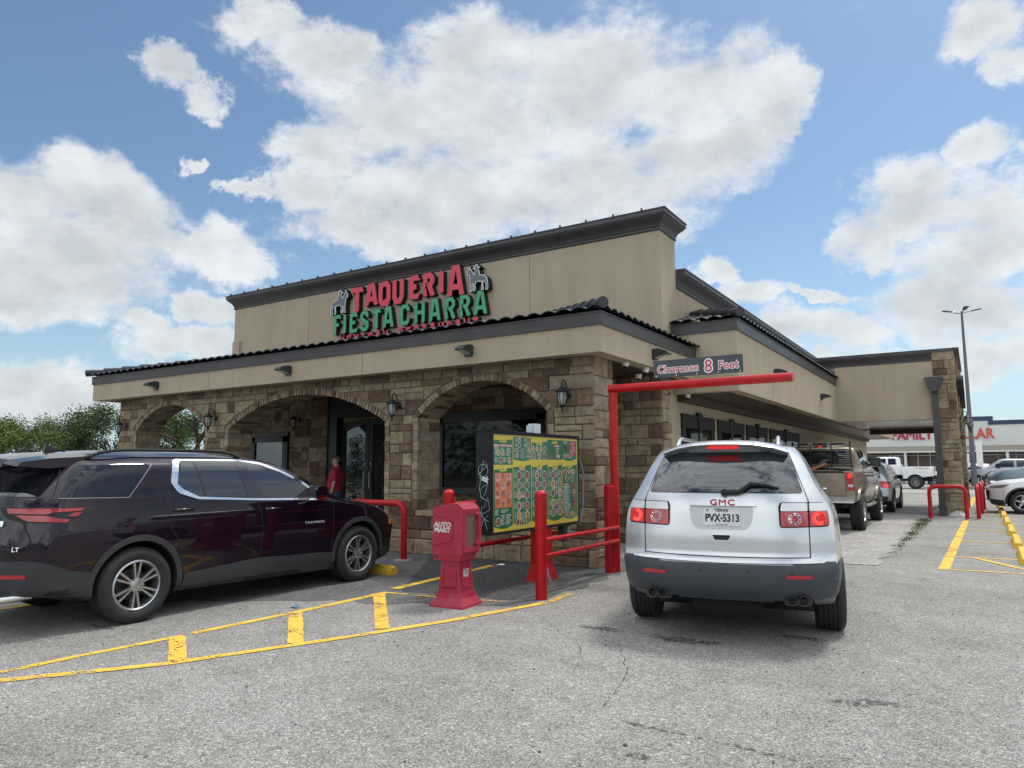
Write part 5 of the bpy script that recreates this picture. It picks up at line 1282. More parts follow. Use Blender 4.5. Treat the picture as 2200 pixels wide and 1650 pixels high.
# ------------------------------------------------------------------ roof sign: channel letters and riders
M_ltr_r = mat('sign_red', (.60, .04, .075), .45); M_ltr_g = mat('sign_green', (.045, .33, .15), .45); M_edge = mat('sign_edge', (.01, .012, .012), .5)
GL = {  # strokes on a unit box: (points, width factor), then spur points
 'T': ([[(0, .93), (1, .93)], [(.5, .9), (.5, 0)]], [(.06, .86), (.94, .86), (.5, .45), (.5, .03)]),
 'A': ([[(.08, 0), (.36, 1), (.64, 1), (.92, 0)], [(.22, .3), (.78, .3)]], [(.05, .02), (.95, .02), (.2, .45), (.8, .45)]),
 'Q': ([[(.12, .22), (.12, .8), (.3, .95), (.7, .95), (.88, .8), (.88, .22), (.68, .06), (.32, .06), (.12, .22)], [(.5, .22), (.85, -.06)]], [(.1, .5), (.9, .5)]),
 'U': ([[(.12, 1), (.12, .25), (.32, .06), (.68, .06), (.88, .25), (.88, 1)]], [(.1, .5), (.9, .5), (.1, .97), (.9, .97)]),
 'E': ([[(.15, .94), (.95, .94)], [(.16, 1), (.16, 0)], [(.15, .06), (.98, .06)], [(.16, .52), (.75, .52)]], [(.12, .5), (.95, .86), (.97, .13)]),
 'F': ([[(.15, .94), (.98, .94)], [(.16, 1), (.16, 0)], [(.16, .5), (.75, .5)]], [(.12, .45), (.96, .86), (.16, .03)]),
 'R': ([[(.16, 0), (.16, .94), (.65, .94), (.86, .8), (.86, .62), (.65, .48), (.16, .48)], [(.55, .48), (.9, .0)]], [(.12, .5), (.92, .03), (.16, .03)]),
 'I': ([[(.5, 0), (.5, 1)]], [(.5, .5), (.5, .97), (.5, .03)]),
 'S': ([[(.9, .76), (.72, .94), (.28, .94), (.12, .8), (.14, .62), (.86, .4), (.88, .2), (.7, .06), (.28, .06), (.1, .24)]], [(.9, .74), (.1, .26)]),
 'C': ([[(.9, .74), (.7, .94), (.32, .94), (.12, .78), (.12, .22), (.32, .06), (.7, .06), (.9, .26)]], [(.1, .5), (.9, .72), (.9, .28)]),
 'H': ([[(.14, 0), (.14, 1)], [(.86, 0), (.86, 1)], [(.14, .5), (.86, .5)]], [(.12, .5), (.88, .5), (.14, .97), (.86, .97), (.14, .03), (.86, .03)]),
 'M': ([[(.1, 0), (.16, 1), (.5, .4), (.84, 1), (.9, 0)]], []), 'X': ([[(.1, 0), (.9, 1)], [(.1, 1), (.9, 0)]], []), 'N': ([[(.12, 0), (.12, 1), (.88, 0), (.88, 1)]], [])}
YS = 13.47
sign = thing('restaurant_sign', 'raised red and green channel letter sign with two horse riders on the tan parapet', 'sign', (-11.7, YS, 5.6))


def letter(ch, x0, x1, z0, z1, m, w, dep=.14, spur=1, parent=sign):
    org = (-11.7, YS, 5.6); face = MB(org=org); back = MB(org=org); W_, H_ = x1 - x0, z1 - z0
    st, sp = GL[ch]; cx = (x0 + x1) / 2
    q = lambda p: (x0 + w / 2 + p[0] * (W_ - w), z0 + p[1] * H_) if ch != 'I' else (cx, z0 + p[1] * H_)
    k = 0
    for s_ in st:
        pts = [q(p) for p in s_]
        for mb, ww, d0, d1 in ((face, w, dep - .02, dep + k), (back, w + .022, .0, dep - .006 + k)):
            if s_[0] == s_[-1]:
                a, b = ribbon(pts[:-1], ww, True); mb.prism(a, lambda u, v, d: (u, YS - d, v), d0, d1, holes=[b])
            else: mb.prism(ribbon(pts, ww), lambda u, v, d: (u, YS - d, v), d0, d1)
        k += .0004
    for p in sp:
        c = q(p); r = w * .62 * spur
        for mb, rr, d0, d1 in ((face, r, dep - .02, dep + k), (back, r + .012, 0, dep - .006 + k)): mb.prism([(c[0] - rr * 1.25, c[1]), (c[0], c[1] - rr * .7), (c[0] + rr * 1.25, c[1]), (c[0], c[1] + rr * .7)], lambda u, v, d: (u, YS - d, v), d0, d1)
        k += .0004
    b = back.build('letter', M_edge, parent, None); face.build('letter_face', m, b, None)


for n, a, b, z0, z1 in [('T', -13.61, -13.14, 5.60, 6.21), ('A', -13.10, -12.64, 5.71, 6.20), ('Q', -12.64, -12.19, 5.65, 6.22), ('U', -12.16, -11.75, 5.65, 6.23), ('E', -11.61, -11.24, 5.70, 6.23), ('R', -11.17, -10.77, 5.70, 6.23), ('I', -10.72, -10.44, 5.72, 6.24), ('A', -10.41, -9.88, 5.60, 6.26)]:
    letter(n, a - .02, b + .02, z0, z1, M_ltr_r, .132, spur=.7)
for n, a, b, z0, z1 in [('F', -14.26, -13.93, 5.06, 5.56), ('I', -13.87, -13.76, 5.07, 5.55), ('E', -13.67, -13.32, 5.06, 5.54), ('S', -13.28, -12.92, 5.06, 5.55), ('T', -12.86, -12.50, 5.07, 5.55), ('A', -12.48, -12.07, 5.06, 5.54), ('C', -11.91, -11.53, 5.06, 5.55), ('H', -11.45, -11.04, 5.06, 5.56), ('A', -10.97, -10.57, 5.06, 5.55), ('R', -10.49, -10.12, 5.05, 5.55), ('R', -10.05, -9.68, 5.06, 5.55), ('A', -9.63, -9.21, 5.06, 5.56)]:
    letter(n, a, b, z0, z1, M_ltr_g, .09, spur=.7)
tx = 'MEXICAN RESTAURANT'; x = -14.02; step = 4.6 / len(tx)
for i, ch in enumerate(tx):
    if ch != ' ': letter(ch, x + i * step + .02, x + (i + 1) * step - .03, 4.68, 4.98, M_ltr_r, .05, spur=0)
HORSE = [(.03, .02), (.10, .0), (.115, .06), (.10, .18), (.13, .30), (.19, .36), (.24, .34), (.24, .2), (.22, .02), (.29, .0), (.30, .08), (.285, .2), (.30, .35), (.45, .375), (.58, .36), (.62, .22), (.60, .06), (.64, .03), (.70, .03), (.69, .1), (.68, .2), (.72, .33), (.75, .22), (.76, .05), (.80, .02), (.86, .03), (.84, .1), (.83, .3), (.86, .45), (.87, .58), (.90, .68), (.96, .66), (1.0, .72), (.96, .82), (.91, .90), (.86, .98), (.84, .90), (.78, .84), (.72, .72), (.66, .66), (.64, .74), (.60, .82), (.62, .88), (.72, .90), (.62, .95), (.60, 1.03), (.50, 1.03), (.49, .95), (.38, .92), (.48, .88), (.47, .82), (.42, .76), (.40, .62), (.28, .60), (.16, .56), (.07, .46), (.02, .3), (.0, .1)]
for x0, x1, z0, z1, fl in ((-14.32, -13.68, 5.60, 6.23, 0), (-9.78, -9.18, 5.60, 6.23, 1)):
    P = [((x1 - (x1 - x0) * a) if fl else (x0 + (x1 - x0) * a), z0 + (z1 - z0) * b / 1.03) for a, b in HORSE]
    if fl: P = P[::-1]
    cx, cz = sum(p[0] for p in P) / len(P), sum(p[1] for p in P) / len(P)
    ins = ribbon(P, .034, True); org = (-11.7, YS, 5.6)
    b = MB(org=org); b.prism(ribbon(P, .03, True)[1], lambda u, v, d: (u, YS - d, v), 0, .165); bo = b.build('rider_emblem', M_edge, sign)
    b = MB(org=org); b.prism(ribbon(P, .012, True)[1], lambda u, v, d: (u, YS - d, v), .150, .172); b.build('emblem_outline', M_white, bo)
    b = MB(org=org); b.prism(ribbon(P, .018, True)[0], lambda u, v, d: (u, YS - d, v), .16, .1745); b.build('emblem_face', mat('emblem_grey', (.11, .13, .15), .5), bo)

# ------------------------------------------------------------------ clearance bar, bollards, rails
t = thing('clearance_bar', 'tall red pipe gallows over the drive-through lane carrying the clearance sign', 'clearance bar', (-4.52, 9.86, 0))
b = NB(); r = .062; b.tube([(0, 0, 0), (0, 0, 2.64)], r, 18); b.build('post', M_red, t, 50)
b = NB(); b.tube([(-.06, 0, 2.70), (2.58, 0, 2.70)], r, 18); b.build('crossbar', M_red, t, 50)
b = NB(); b.tube([(-.055, -.07, 0), (-.055, -.07, 1.24)], .085, 16); b.lathe([(.085, 0), (.06, .03), (0, .045)], (-.055, -.07, 1.24), 'z', 16); b.build('bollard', M_red, t, 50)
s_ = thing('clearance_sign', 'dark board reading Clearance 8 Feet in red letters on the red crossbar', 'sign', (-3.2, 9.8, 2.93))
b = NB(); b.box(-.64, .64, -.006, .006, -.125, .125); bo = b.build('board', mat('sign_slate', (.035, .045, .055), .35), s_)
for body, cx, sz in (('Clearance', -.28, .155), ('8', .165, .25), ('Feet', .44, .165)):
    vsx = .92
    for nm, m, bo_, off in (('lettering_outline', M_white, .011 if body != '8' else .018, .0075), ('lettering', mat('sign_text_red', (.5, .035, .07), .5), .001, .0095)):
        b = NB(); put_text(b, body, lambda u, v: (cx + u, -off, v - .012), sz, bold=bo_, sx=vsx, space=1.05); b.build(nm, m, bo)
b = NB()
for x in (-.6, -.3, .0, .3, .6): b.lathe([(0, -.012), (.008, -.008), (.008, 0)], (x, 0, -.105), 'y', 8)
b.build('screws', M_chrome, s_)


def bollard(label, loc, h=1.22, r=.07):
    t = thing('bollard', label, 'bollard', loc, 0, 'red steel bollards guarding the menu board')
    b = NB(); b.tube([(0, 0, 0), (0, 0, h)], r, 20); b.build('pipe', M_red, t, 50)
    b = NB(); b.lathe([(r, 0), (r * .8, .03), (r * .3, .045), (0, .046)], (0, 0, h - .002), 'z', 20); b.build('cap', M_red, t, 50); return t


b1 = bollard('red bollard standing in front of the menu board, scuffed at its top', (-4.36, 7.42, 0)); b2 = dup(b1, (-5.5, 7.12, 0), 0, 'red bollard standing behind the faded newspaper box')
for nm, lb, y0, y1, x, zs in (('guard_rail', 'pair of red rails running from the front bollard to the tall red post', 7.5, 9.78, -4.44, (.655, .465)), ('guard_rail', 'red rails behind the menu board leading away from the rear bollard', 7.2, 9.9, -5.48, (1.08, .53))):
    t = thing(nm, lb, 'guard rail', (x, (y0 + y1) / 2, 0), 0, 'red rails round the menu board')
    for z in zs: b = NB(); hl = (y1 - y0) / 2; b.tube([(0, -hl, z), (0, hl, z)], .029, 12); b.build('rail', M_red, t, 60)


def u_bar(label, loc, w, h, rz=0, r=.055):
    t = thing('hoop_barrier', label, 'barrier', loc, rz, 'red bent-pipe hoop barriers'); R = .17; pts = [(-w / 2, 0, 0), (-w / 2, 0, h - R)]
    for i in range(1, 7): a = pi - pi / 2 * i / 6; pts.append((-w / 2 + R + R * cos(a), 0, h - R + R * sin(a)))
    for i in range(0, 7): a = pi / 2 - pi / 2 * i / 6; pts.append((w / 2 - R + R * cos(a), 0, h - R + R * sin(a)))
    pts.append((w / 2, 0, 0)); b = NB(); b.tube(pts, r, 16); b.build('hoop', M_red, t, 60)
    for x in (-w / 2, w / 2): b = NB(); b.lathe([(0, .018), (.14, .014), (.15, .004)], (x, 0, 0), 'z', 20); b.build('footing', M_conc, t)
    return t


u_bar('red hoop barrier by the arcade, half hidden by the nose of the plum SUV', (-8.75, 9.28, 0), 1.28, .93)
u_bar('red hoop barrier in front of the stone canopy pier, the widest seen face-on', (-.73, 24.4, 0), .9, .93)
u_bar('red hoop barrier beside the canopy pier seen edge-on, nearest of three', (.03, 25.4, 0), 1.3, .93, rad(90)).location = (.0, 25.3, 0)
u_bar('red hoop barrier seen edge-on, middle one beside the canopy wall', (.1, 28.0, 0), 1.3, .93, rad(90)); u_bar('red hoop barrier seen edge-on, farthest one beside the canopy wall', (.17, 30.6, 0), 1.3, .93, rad(90))


# ------------------------------------------------------------------ menu board
mx0, mx1, my0, my1, mz0, mz1 = -5.19, -4.95, 7.26, 9.56, .71, 1.975
menu = thing('menu_board', 'black cabinet drive-through menu board with green and yellow food panels on a red post', 'menu board', (-5.1, 8.5, 0))
MO = (-5.1, 8.5, 0)
b = MB(org=MO); b.box(mx0, mx1 - .012, my0, my1, mz0, mz1); b.box(mx1 - .012, mx1, my0, my0 + .035, mz0, mz1); b.box(mx1 - .012, mx1, my1 - .035, my1, mz0, mz1); b.box(mx1 - .012, mx1, my0 + .035, my1 - .035, mz1 - .035, mz1); b.box(mx1 - .012, mx1, my0 + .035, my1 - .035, mz0, mz0 + .035); b.box(mx0 - .01, mx1 + .01, my0 - .012, my1 + .01, mz1, mz1 + .012)
cab = b.build('cabinet', mat('cabinet_black', (.009, .010, .013), .55, var=.2, vscale=5, spec=.3), menu)
u0, v0 = my0 + .035, mz0 + .035; UW, VH = my1 - my0 - .07, mz1 - mz0 - .07
F = lambda k: (lambda u, v, d=0: (mx1 - .012 + .002 + k * .0007 + d, u0 + u * UW, v0 + v * VH))
M_my = mat('menu_yellow', (.56, .44, .05), .3); M_mg = mat('menu_green', (.008, .13, .055), .3); M_mw = mat('menu_white', (.6, .6, .56), .4); M_mo = mat('menu_orange', (.55, .16, .09), .35); M_mp = mat('menu_pink', (.62, .30, .26), .35); M_mr = mat('menu_red', (.5, .05, .12), .35)
FOODC = [(.16, .07, .04), (.30, .15, .05), (.42, .26, .08), (.25, .05, .04), (.12, .13, .05), (.35, .22, .16), (.20, .10, .09)]
M_food = [mat('menu_food_%s' % 'abcdefg'[i], c, .4, var=.5, vscale=60) for i, c in enumerate(FOODC)]
mm = [M_my, M_mg, M_mw, M_mo, M_mp, M_mr] + M_food; rnd = random.Random(21)
b = MB(org=MO); b.add([F(0)(0, 0), F(0)(1, 0), F(0)(1, 1), F(0)(0, 1)], [(0, 1, 2, 3)]); pan = b.build('menu_panel', M_my, menu)
g = MB(org=MO); pic = MB(org=MO); txt = MB(org=MO)


def quad(mb, k, a0, a1, b0, b1, mi): mb.add([F(k)(a0, b0), F(k)(a1, b0), F(k)(a1, b1), F(k)(a0, b1)], [(0, 1, 2, 3)], mi)


def disc(mb, k, cu, cv, ru, rv, mi, n=14):
    mb.add([F(k)(cu, cv)] + [F(k)(cu + ru * cos(2 * pi * i / n), cv + rv * sin(2 * pi * i / n)) for i in range(n)], [(0, 1 + i, 1 + (i + 1) % n) for i in range(n)], mi)


def plate(cu, cv, r):
    disc(pic, 3, cu, cv, r, r * 1.82, 2); disc(pic, 4, cu, cv, r * .84, r * .84 * 1.82, rnd.randrange(6, 13)); disc(pic, 5, cu + rnd.uniform(-.4, .4) * r, cv + rnd.uniform(-.5, .5) * r, r * .4, r * .55, rnd.randrange(6, 13), 8)


def tlines(a0, a1, b1, n, dv=.011, mi=2, k=3):
    for i in range(n):
        e = a1 - rnd.uniform(0, .4) * (a1 - a0); x = a0
        while x < e - .002: w = rnd.uniform(.004, .009); quad(txt, k, x, min(e, x + w), b1 - i * dv - dv * .5, b1 - i * dv, mi); x += w + .003


def wave_panel(a0, a1, b0, b1, up=0, dn=0):
    n = 10; T_ = [(a0 + (a1 - a0) * i / n, b1 + up * sin(pi * .5 * (1 - i / n)) * -1 * .5) for i in range(n + 1)]; B_ = [(a0 + (a1 - a0) * i / n, b0 + dn * sin(pi * i / n)) for i in range(n + 1)]
    poly = B_ + T_[::-1]; tri = tessellate_polygon([[Vector((p, q, 0)) for p, q in poly]]); g.add([F(1)(*p) for p in poly], [tuple(t_) for t_ in tri], 1)


cu = [0, .205, .405, .60, .79, 1.0]
wave_panel(.005, .2, .685, .955, .03, 0); wave_panel(.207, .402, .745, .985, 0, -.02); wave_panel(.41, .60, .745, .955, .05, 0); wave_panel(.602, .785, .745, .975, 0, 0); wave_panel(.785, .985, .76, .975, 0, -.03)
wave_panel(.01, .2, .055, .655, .04, -.03); wave_panel(.207, .402, .07, .69, .06, -.03); wave_panel(.41, .6, .07, .69, .06, -.03); wave_panel(.605, .785, .07, .69, .06, -.03); wave_panel(.79, .99, .07, .69, .06, -.03)
# titles
for a, c_ in ((.1, .935), (.50, .925), (.69, .945), (.1, .63), (.30, .665), (.50, .665), (.695, .665), (.88, .665)): quad(txt, 2, a - .035, a + .035, c_ - .014, c_ + .014, 0); tlines(a - .028, a + .032, c_ + .009, 1, .018, 1, 3)
for a, c_ in ((.30, .635), (.50, .635), (.695, .635), (.72, .905), (.03, .885), (.1, .885), (.165, .885), (.30, .345), (.695, .42), (.84, .45)): quad(txt, 2, a - .03, a + .03, c_ - .01, c_ + .01, 4)
for k_, (a, c_) in enumerate(((.03, .87), (.09, .86), (.15, .86))): tlines(a - .015, a + .03, c_, 8)
plate(.05, .81, .018); plate(.075, .73, .02); plate(.165, .73, .02); tlines(.015, .05, .76, 5); tlines(.1, .14, .76, 5); quad(pic, 3, .09, .12, .785, .81, 4)
for r_ in range(4):
    nn = 2 if r_ < 2 else 3
    for c_ in range(nn): x = .207 + .195 * (c_ + .68) / nn; y = .955 - r_ * .058; plate(x, y, .0165 if nn == 2 else .0145); tlines(x - .045 if nn == 2 else x - .032, x - .016, y + .02, 4, .011)
for i in range(4): plate(.43 + i * .045, .86, .017); tlines(.418 + i * .045, .448 + i * .045, .9, 1)
for i in range(3): plate(.44 + i * .06, .785, .021); tlines(.42 + i * .06, .46 + i * .06, .825, 1)
for x in (.625, .65, .665): quad(pic, 3, x - .006, x + .006, .76, .80, 12); quad(pic, 3, x - .003, x + .003, .80, .93, 10)
tlines(.71, .75, .885, 9, .014); quad(pic, 3, .71, .728, .765, .80, 2); quad(pic, 3, .735, .752, .765, .80, 2)
quad(pic, 3, .89, .965, .80, .965, 5)
for i in range(40): disc(pic, 4, rnd.uniform(.895, .96), rnd.uniform(.81, .955), .006, .01, rnd.choice((2, 4, 6)), 6)
tlines(.81, .86, .965, 3); quad(pic, 3, .82, .86, .86, .92, 6); quad(pic, 3, .83, .845, .87, .93, 4)
for i in range(4): plate(.82 + i * .03, .79, .015)
quad(pic, 2, .018, .19, .24, .6, 3)
for c_ in range(3):
    for r_ in range(4): quad(pic, 3, .024 + c_ * .056, .072 + c_ * .056, .25 + r_ * .088, .328 + r_ * .088, 4 if (c_ + r_) % 2 else 3); tlines(.03 + c_ * .056, .068 + c_ * .056, .322 + r_ * .088, 4, .012)
for x, y in ((.045, .40), (.1, .38), (.155, .36), (.1, .49), (.16, .5), (.1, .27)): plate(x, y, .013)
plate(.05, .1, .025); tlines(.02, .06, .225, 5, .012); tlines(.08, .16, .22, 3, .012); tlines(.08, .12, .17, 8, .014); tlines(.13, .185, .17, 8, .014); plate(.1, .13, .008)
for j, bx in enumerate((.207, .41, .605)):
    for r_ in range(6):
        if r_ < 5:
            for c_ in range(2): x = bx + .06 + c_ * .088; y = .57 - r_ * .105 - (.01 if r_ > 2 else 0); plate(x, y, .027); tlines(x - .052, x - .03, y + .04, 6, .012, 2); tlines(x - .045, x - .01, y + .058, 1, .012, 0)
    if j == 0:
        for c_ in range(3): plate(bx + .045 + c_ * .055, .075 + .0, .022)
for x, y in ((.83, .60), (.88, .61), (.935, .60), (.85, .52), (.92, .52)): plate(x, y, .02); tlines(x - .03, x - .01, y + .03, 4)
for r_ in range(5): y = .43 - r_ * .072; disc(pic, 3, .945, y, .024, .043, 6); disc(pic, 4, .945, y, .02, .036, rnd.randrange(6, 13))
tlines(.80, .90, .43, 22, .0145, 2)
for x in (.83, .87, .91, .95): plate(x, .095, .019)
tlines(.82, .93, .64, 2, .012, 0)
go = g.build('menu_section', mm, pan, recalc=False); pic.build('food_pictures', mm, pan, recalc=False)['kind'] = 'stuff'; txt.build('menu_print', mm, pan, recalc=False)['kind'] = 'stuff'
b = MB(org=MO); b.box(-5.15, -4.98, 8.48, 8.78, .02, .73); b.build('post', M_red, menu)
b = MB(org=MO); b.add([(-5.2, 8.42, 0), (-4.93, 8.42, 0), (-4.93, 8.86, 0), (-5.2, 8.86, 0), (-5.155, 8.475, .22), (-4.975, 8.475, .22), (-4.975, 8.785, .22), (-5.155, 8.785, .22)], [(0, 1, 5, 4), (1, 2, 6, 5), (2, 3, 7, 6), (3, 0, 4, 7), (0, 3, 2, 1)]); b.build('base_plate', M_red, menu)
b = MB(org=MO); b.tube([(-5.0, 9.62, 1.7), (-5.0, 9.78, 1.45), (-5.02, 9.8, .9), (-5.05, 9.72, .68)], .016, 8); b.build('conduit', M_grey, menu, 60)
b = MB(org=MO); b.tube([(-4.95, 8.40, .72), (-4.93, 8.44, .35), (-4.87, 8.52, .0)], .02, 8); b.build('strut', mat('pale_strut', (.36, .33, .31), .5), menu, 60)
b = MB(org=MO); b.box(-5.08, -4.98, 9.12, 9.3, .48, .71); sp_o = b.build('speaker_box', M_plast, menu); b = MB(org=MO); b.prism(rp([(9.2, .5), (9.27, .5), (9.27, .69), (9.2, .69)], .03), lambda u, v, d: (-4.98 + d, u, v), 0, .02); b.build('speaker_face', M_grey, sp_o)
b = MB(org=MO); b.box(-5.1, -5.0, 8.36, 8.52, 1.985, 2.12); b.box(-5.14, -5.1, 8.38, 8.44, 2.03, 2.07); b.box(-5.12, -5.03, 8.34, 8.36, 2.0, 2.1); cam_ = b.build('sensor_box', mat('pale_plastic', (.5, .55, .58), .4), menu)
gr = MB(org=MO); Q = lambda u, v: (mx0 + .02 + u * .2, my0 - .004, .78 + v * .85)
M_graf = mat('graffiti_paint', (.33, .50, .50), .6)
circ = lambda cx_, cy_, r_, n=16: [Q(cx_ + r_ * cos(2 * pi * i / n), cy_ + r_ * .25 * sin(2 * pi * i / n)) for i in range(n + 1)]
for pl_ in (circ(.45, .84, .36), [Q(.1, .78), Q(.8, .92), Q(.5, .98), Q(.2, .72)], [Q(.3, .75), Q(.15, .55), Q(.55, .62), Q(.8, .66), Q(.6, .5), Q(.3, .45), Q(.2, .6)], [Q(.3, .45), Q(.9, .40), Q(.5, .3), Q(.8, .46), Q(.95, .28), Q(.4, .22)], [Q(.1, .3), Q(.5, .15), Q(.3, .02)], [Q(.5, .15), Q(.85, .12)], [Q(.55, .16), Q(.75, .0)], [Q(.35, .32), Q(.3, .1), Q(.8, .2)]): gr.tube(pl_, .0032, 4)
gr.build('graffiti', M_graf, cab); gr = MB(org=MO)
put_text(gr, 'mk', lambda u, v: (mx0 + .14 + u * .8 + v * .4, my0 - .004, 1.39 + v - u * .3), .09, bold=.004); gr.build('graffiti', M_white, cab)

# ------------------------------------------------------------------ newspaper box (door faces the lane)
nb = thing('newspaper_box', 'sun-faded red plastic newspaper vending box on a flared pedestal', 'newspaper box', (-5.0, 6.62, 0), rad(4))


def frust(mb, x0, x1, y0, y1, z0, X0, X1, Y0, Y1, z1, mi=0):
    mb.add([(x0, y0, z0), (x1, y0, z0), (x1, y1, z0), (x0, y1, z0), (X0, Y0, z1), (X1, Y0, z1), (X1, Y1, z1), (X0, Y1, z1)], [(0, 3, 2, 1), (4, 5, 6, 7), (0, 1, 5, 4), (1, 2, 6, 5), (2, 3, 7, 6), (3, 0, 4, 7)], mi)


b = NB(); frust(b, -.22, .22, -.215, .215, 0, -.215, .215, -.21, .21, .025); frust(b, -.215, .215, -.21, .21, .025, -.165, .165, -.165, .165, .10); frust(b, -.165, .165, -.165, .165, .10, -.155, .155, -.155, .155, .155); frust(b, -.145, .145, -.145, .145, .155, -.11, .11, -.125, .125, .50); b.build('pedestal', M_redfade, nb)
b = NB()
for x in (-.06, .06): b.tube([(-.09, -.150, .21), (.09, -.150, .21)], .004, 4)
b.tube([(-.09, -.152, .22), (.09, -.152, .22), (.08, -.13, .45), (-.08, -.13, .45), (-.09, -.152, .22)], .005, 5); b.tube([(.150, -.09, .22), (.150, .09, .22), (.122, .08, .45), (.122, -.08, .45), (.150, -.09, .22)], .005, 5)
b.build('pedestal_moulding', M_redfade, nb, 60)
b = NB(); frust(b, -.20, .14, -.15, .15, .50, -.21, .17, -.17, .17, .575); b.build('coin_tray', M_redfade, nb)
b = NB(); b.prism([(-.215, .575), (.19, .575), (.20, 1.07), (.13, 1.13), (.03, 1.135), (-.205, 1.085)], lambda u, v, d: (u, d, v), -.17, .17); hs = b.build('housing', M_redfade, nb)
b = NB(); b.tube([(-.21, -.172, 1.02), (.03, -.172, .97), (.065, -.172, .94), (.065, -.172, .76), (.03, -.172, .72), (-.21, -.172, .665)], .007, 6); b.build('panel_moulding', M_redfade, hs, 60)
b = NB(); b.prism([(-.165, .60), (.165, .60), (.165, 1.055), (-.165, 1.055)], lambda u, v, d: (.196 + d, u, v), 0, .014, holes=[rp([(-.125, .655), (.10, .655), (.10, 1.01), (-.125, 1.01)], .01, 2)]); dr = b.build('door', M_redfade, nb)
b = NB(); b.box(.197, .202, -.125, .10, .655, 1.01); b.build('pane', mat('hazy_plastic', (.16, .11, .09), .25, var=.15, vscale=3, stretch=(1, 8, 1)), dr)
b = NB(); b.prism([(.04, .69), (.10, .66), (.145, .69), (.145, .98), (.10, 1.03), (.06, 1.01), (.09, .97), (.09, .74)], lambda u, v, d: (.205 + d, u, v), 0, .035); b.build('handle', M_redfade, dr)
M_wt = mat('worn_white_print', (.6, .52, .53), .6, var=.25, vscale=30)
for nm, FP, sz in (('lettering', lambda u, v: (-.08 + u, -.173, .865 + v), .07), ('lettering', lambda u, v: (.128 + .0, u, .36 + v), .055)):
    b = NB()
    k = 1.15 if sz > .06 else .8
    put_text(b, 'AUTO', lambda u, v: FP(u * k, v + sz * .42), sz, bold=.004, shear=.15); put_text(b, 'MART', lambda u, v: FP(u * k, v - sz * .42), sz, bold=.004, shear=.05); b.build(nm, M_wt, nb)
b = NB(); b.lathe([(0, 0), (.014, 0), (.014, .004), (0, .004)], (-.16, -.165, .54), 'y', 10); b.build('bolt_hole', M_blackmatte, nb)


# ------------------------------------------------------------------ wheel stops
def wheel_stop(label, loc, rz=0, L=1.7, group='yellow concrete wheel stops in a row'):
    t = thing('wheel_stop', label, 'wheel stop', loc, rz, group); b = NB(); pr_ = [(-.085, 0), (.085, 0), (.08, .06), (.045, .125), (-.045, .125), (-.08, .06)]
    vs = []
    for x, k in ((-L / 2, .8), (-L / 2 + .05, 1), (L / 2 - .05, 1), (L / 2, .8)): vs += [(x, p[0], p[1] * k) for p in pr_]
    b.add(vs, [(i * 6 + j, i * 6 + (j + 1) % 6, (i + 1) * 6 + (j + 1) % 6, (i + 1) * 6 + j) for i in range(3) for j in range(6)] + [(0, 1, 2, 3, 4, 5), (23, 22, 21, 20, 19, 18)])
    b.build('concrete_bar', M_yel2, t, 25)
    b = NB()
    for x in (-L * .3, L * .3): b.lathe([(0, .002), (.014, .001), (.014, 0)], (x, 0, .125), 'z', 8)
    b.build('anchor_pin', M_grey, t); return t


M_yel2 = mat('yellow_stop_paint', (.62, .36, .02), .65, col2=(.72, .45, .05), vscale=5, bump=.006, bscale=50)
wheel_stop('yellow concrete wheel stop poking out past the front tyre of the plum SUV', (-8.05, 7.95, 0), 0, 1.85, None)
wheel_stop('yellow concrete wheel stop in the next bay, hidden behind the plum SUV', (-10.6, 7.95, 0), 0, 1.85, None)
ws0 = None; ys = [14.6, 17.3, 20.2, 23.2, 26.2, 29.2, 32.2]; nth = ['nearest', 'second', 'third', 'fourth', 'fifth', 'sixth', 'seventh']
for i, y in enumerate(ys):
    lb = f'yellow wheel stop along the right-hand bays, {nth[i]} one of the row from the camera'
    if i == 0: ws0 = wheel_stop(lb, (.58, y + .1, 0), rad(89), 1.9)
    else: dup(ws0, (.58 + .012 * i, y + .1, 0), rad(89), lb)

# ------------------------------------------------------------------ discount store across the lot
st = thing('store_building', 'long white store with navy parapet band across the parking lot', 'store', (0, 72, 0)); SO = (0, 72, 0); YD2 = 70
M_cream = mat('store_white', (.62, .63, .60), .8, var=.04, vscale=.5); M_navy = mat('navy_trim', (.02, .04, .11), .5); M_fas = mat('store_tan', (.34, .30, .25), .8)
b = MB(org=SO); b.box(-40, 40, YD2, 84, 3.0, 4.95); b.box(-9, 1.35, YD2 - .01, YD2, 3.0, 5.3); b.box(-40, 40, 74, 84, 0, 3.0); b.build('wall', M_cream, st)
b = MB(org=SO); b.box(1.45, 40, YD2 - .05, YD2 + .3, 4.8, 5.15); b.box(-40, -9.1, YD2 - .05, YD2 + .3, 4.8, 5.15); b.box(-9.1, 1.45, YD2 - .07, YD2 + .3, 5.15, 5.5); b.box(1.1, 1.46, YD2 - .08, YD2 + .3, 4.8, 5.16); b.build('parapet_band', M_navy, st)
b = MB(org=SO); b.box(-40, 40, YD2 - 1.2, YD2, 2.72, 3.12); b.build('canopy_fascia', M_fas, st)
b = MB(org=SO); b.box(-40, 40, YD2 - 1.22, YD2, 2.6, 2.72); b.build('canopy_trim', M_cream, st)
sg_ = mat('store_glass', (.05, .04, .035), .15, col2=(.10, .07, .055), vscale=1.5, spec=.8)
rnd = random.Random(4); x = -14.0
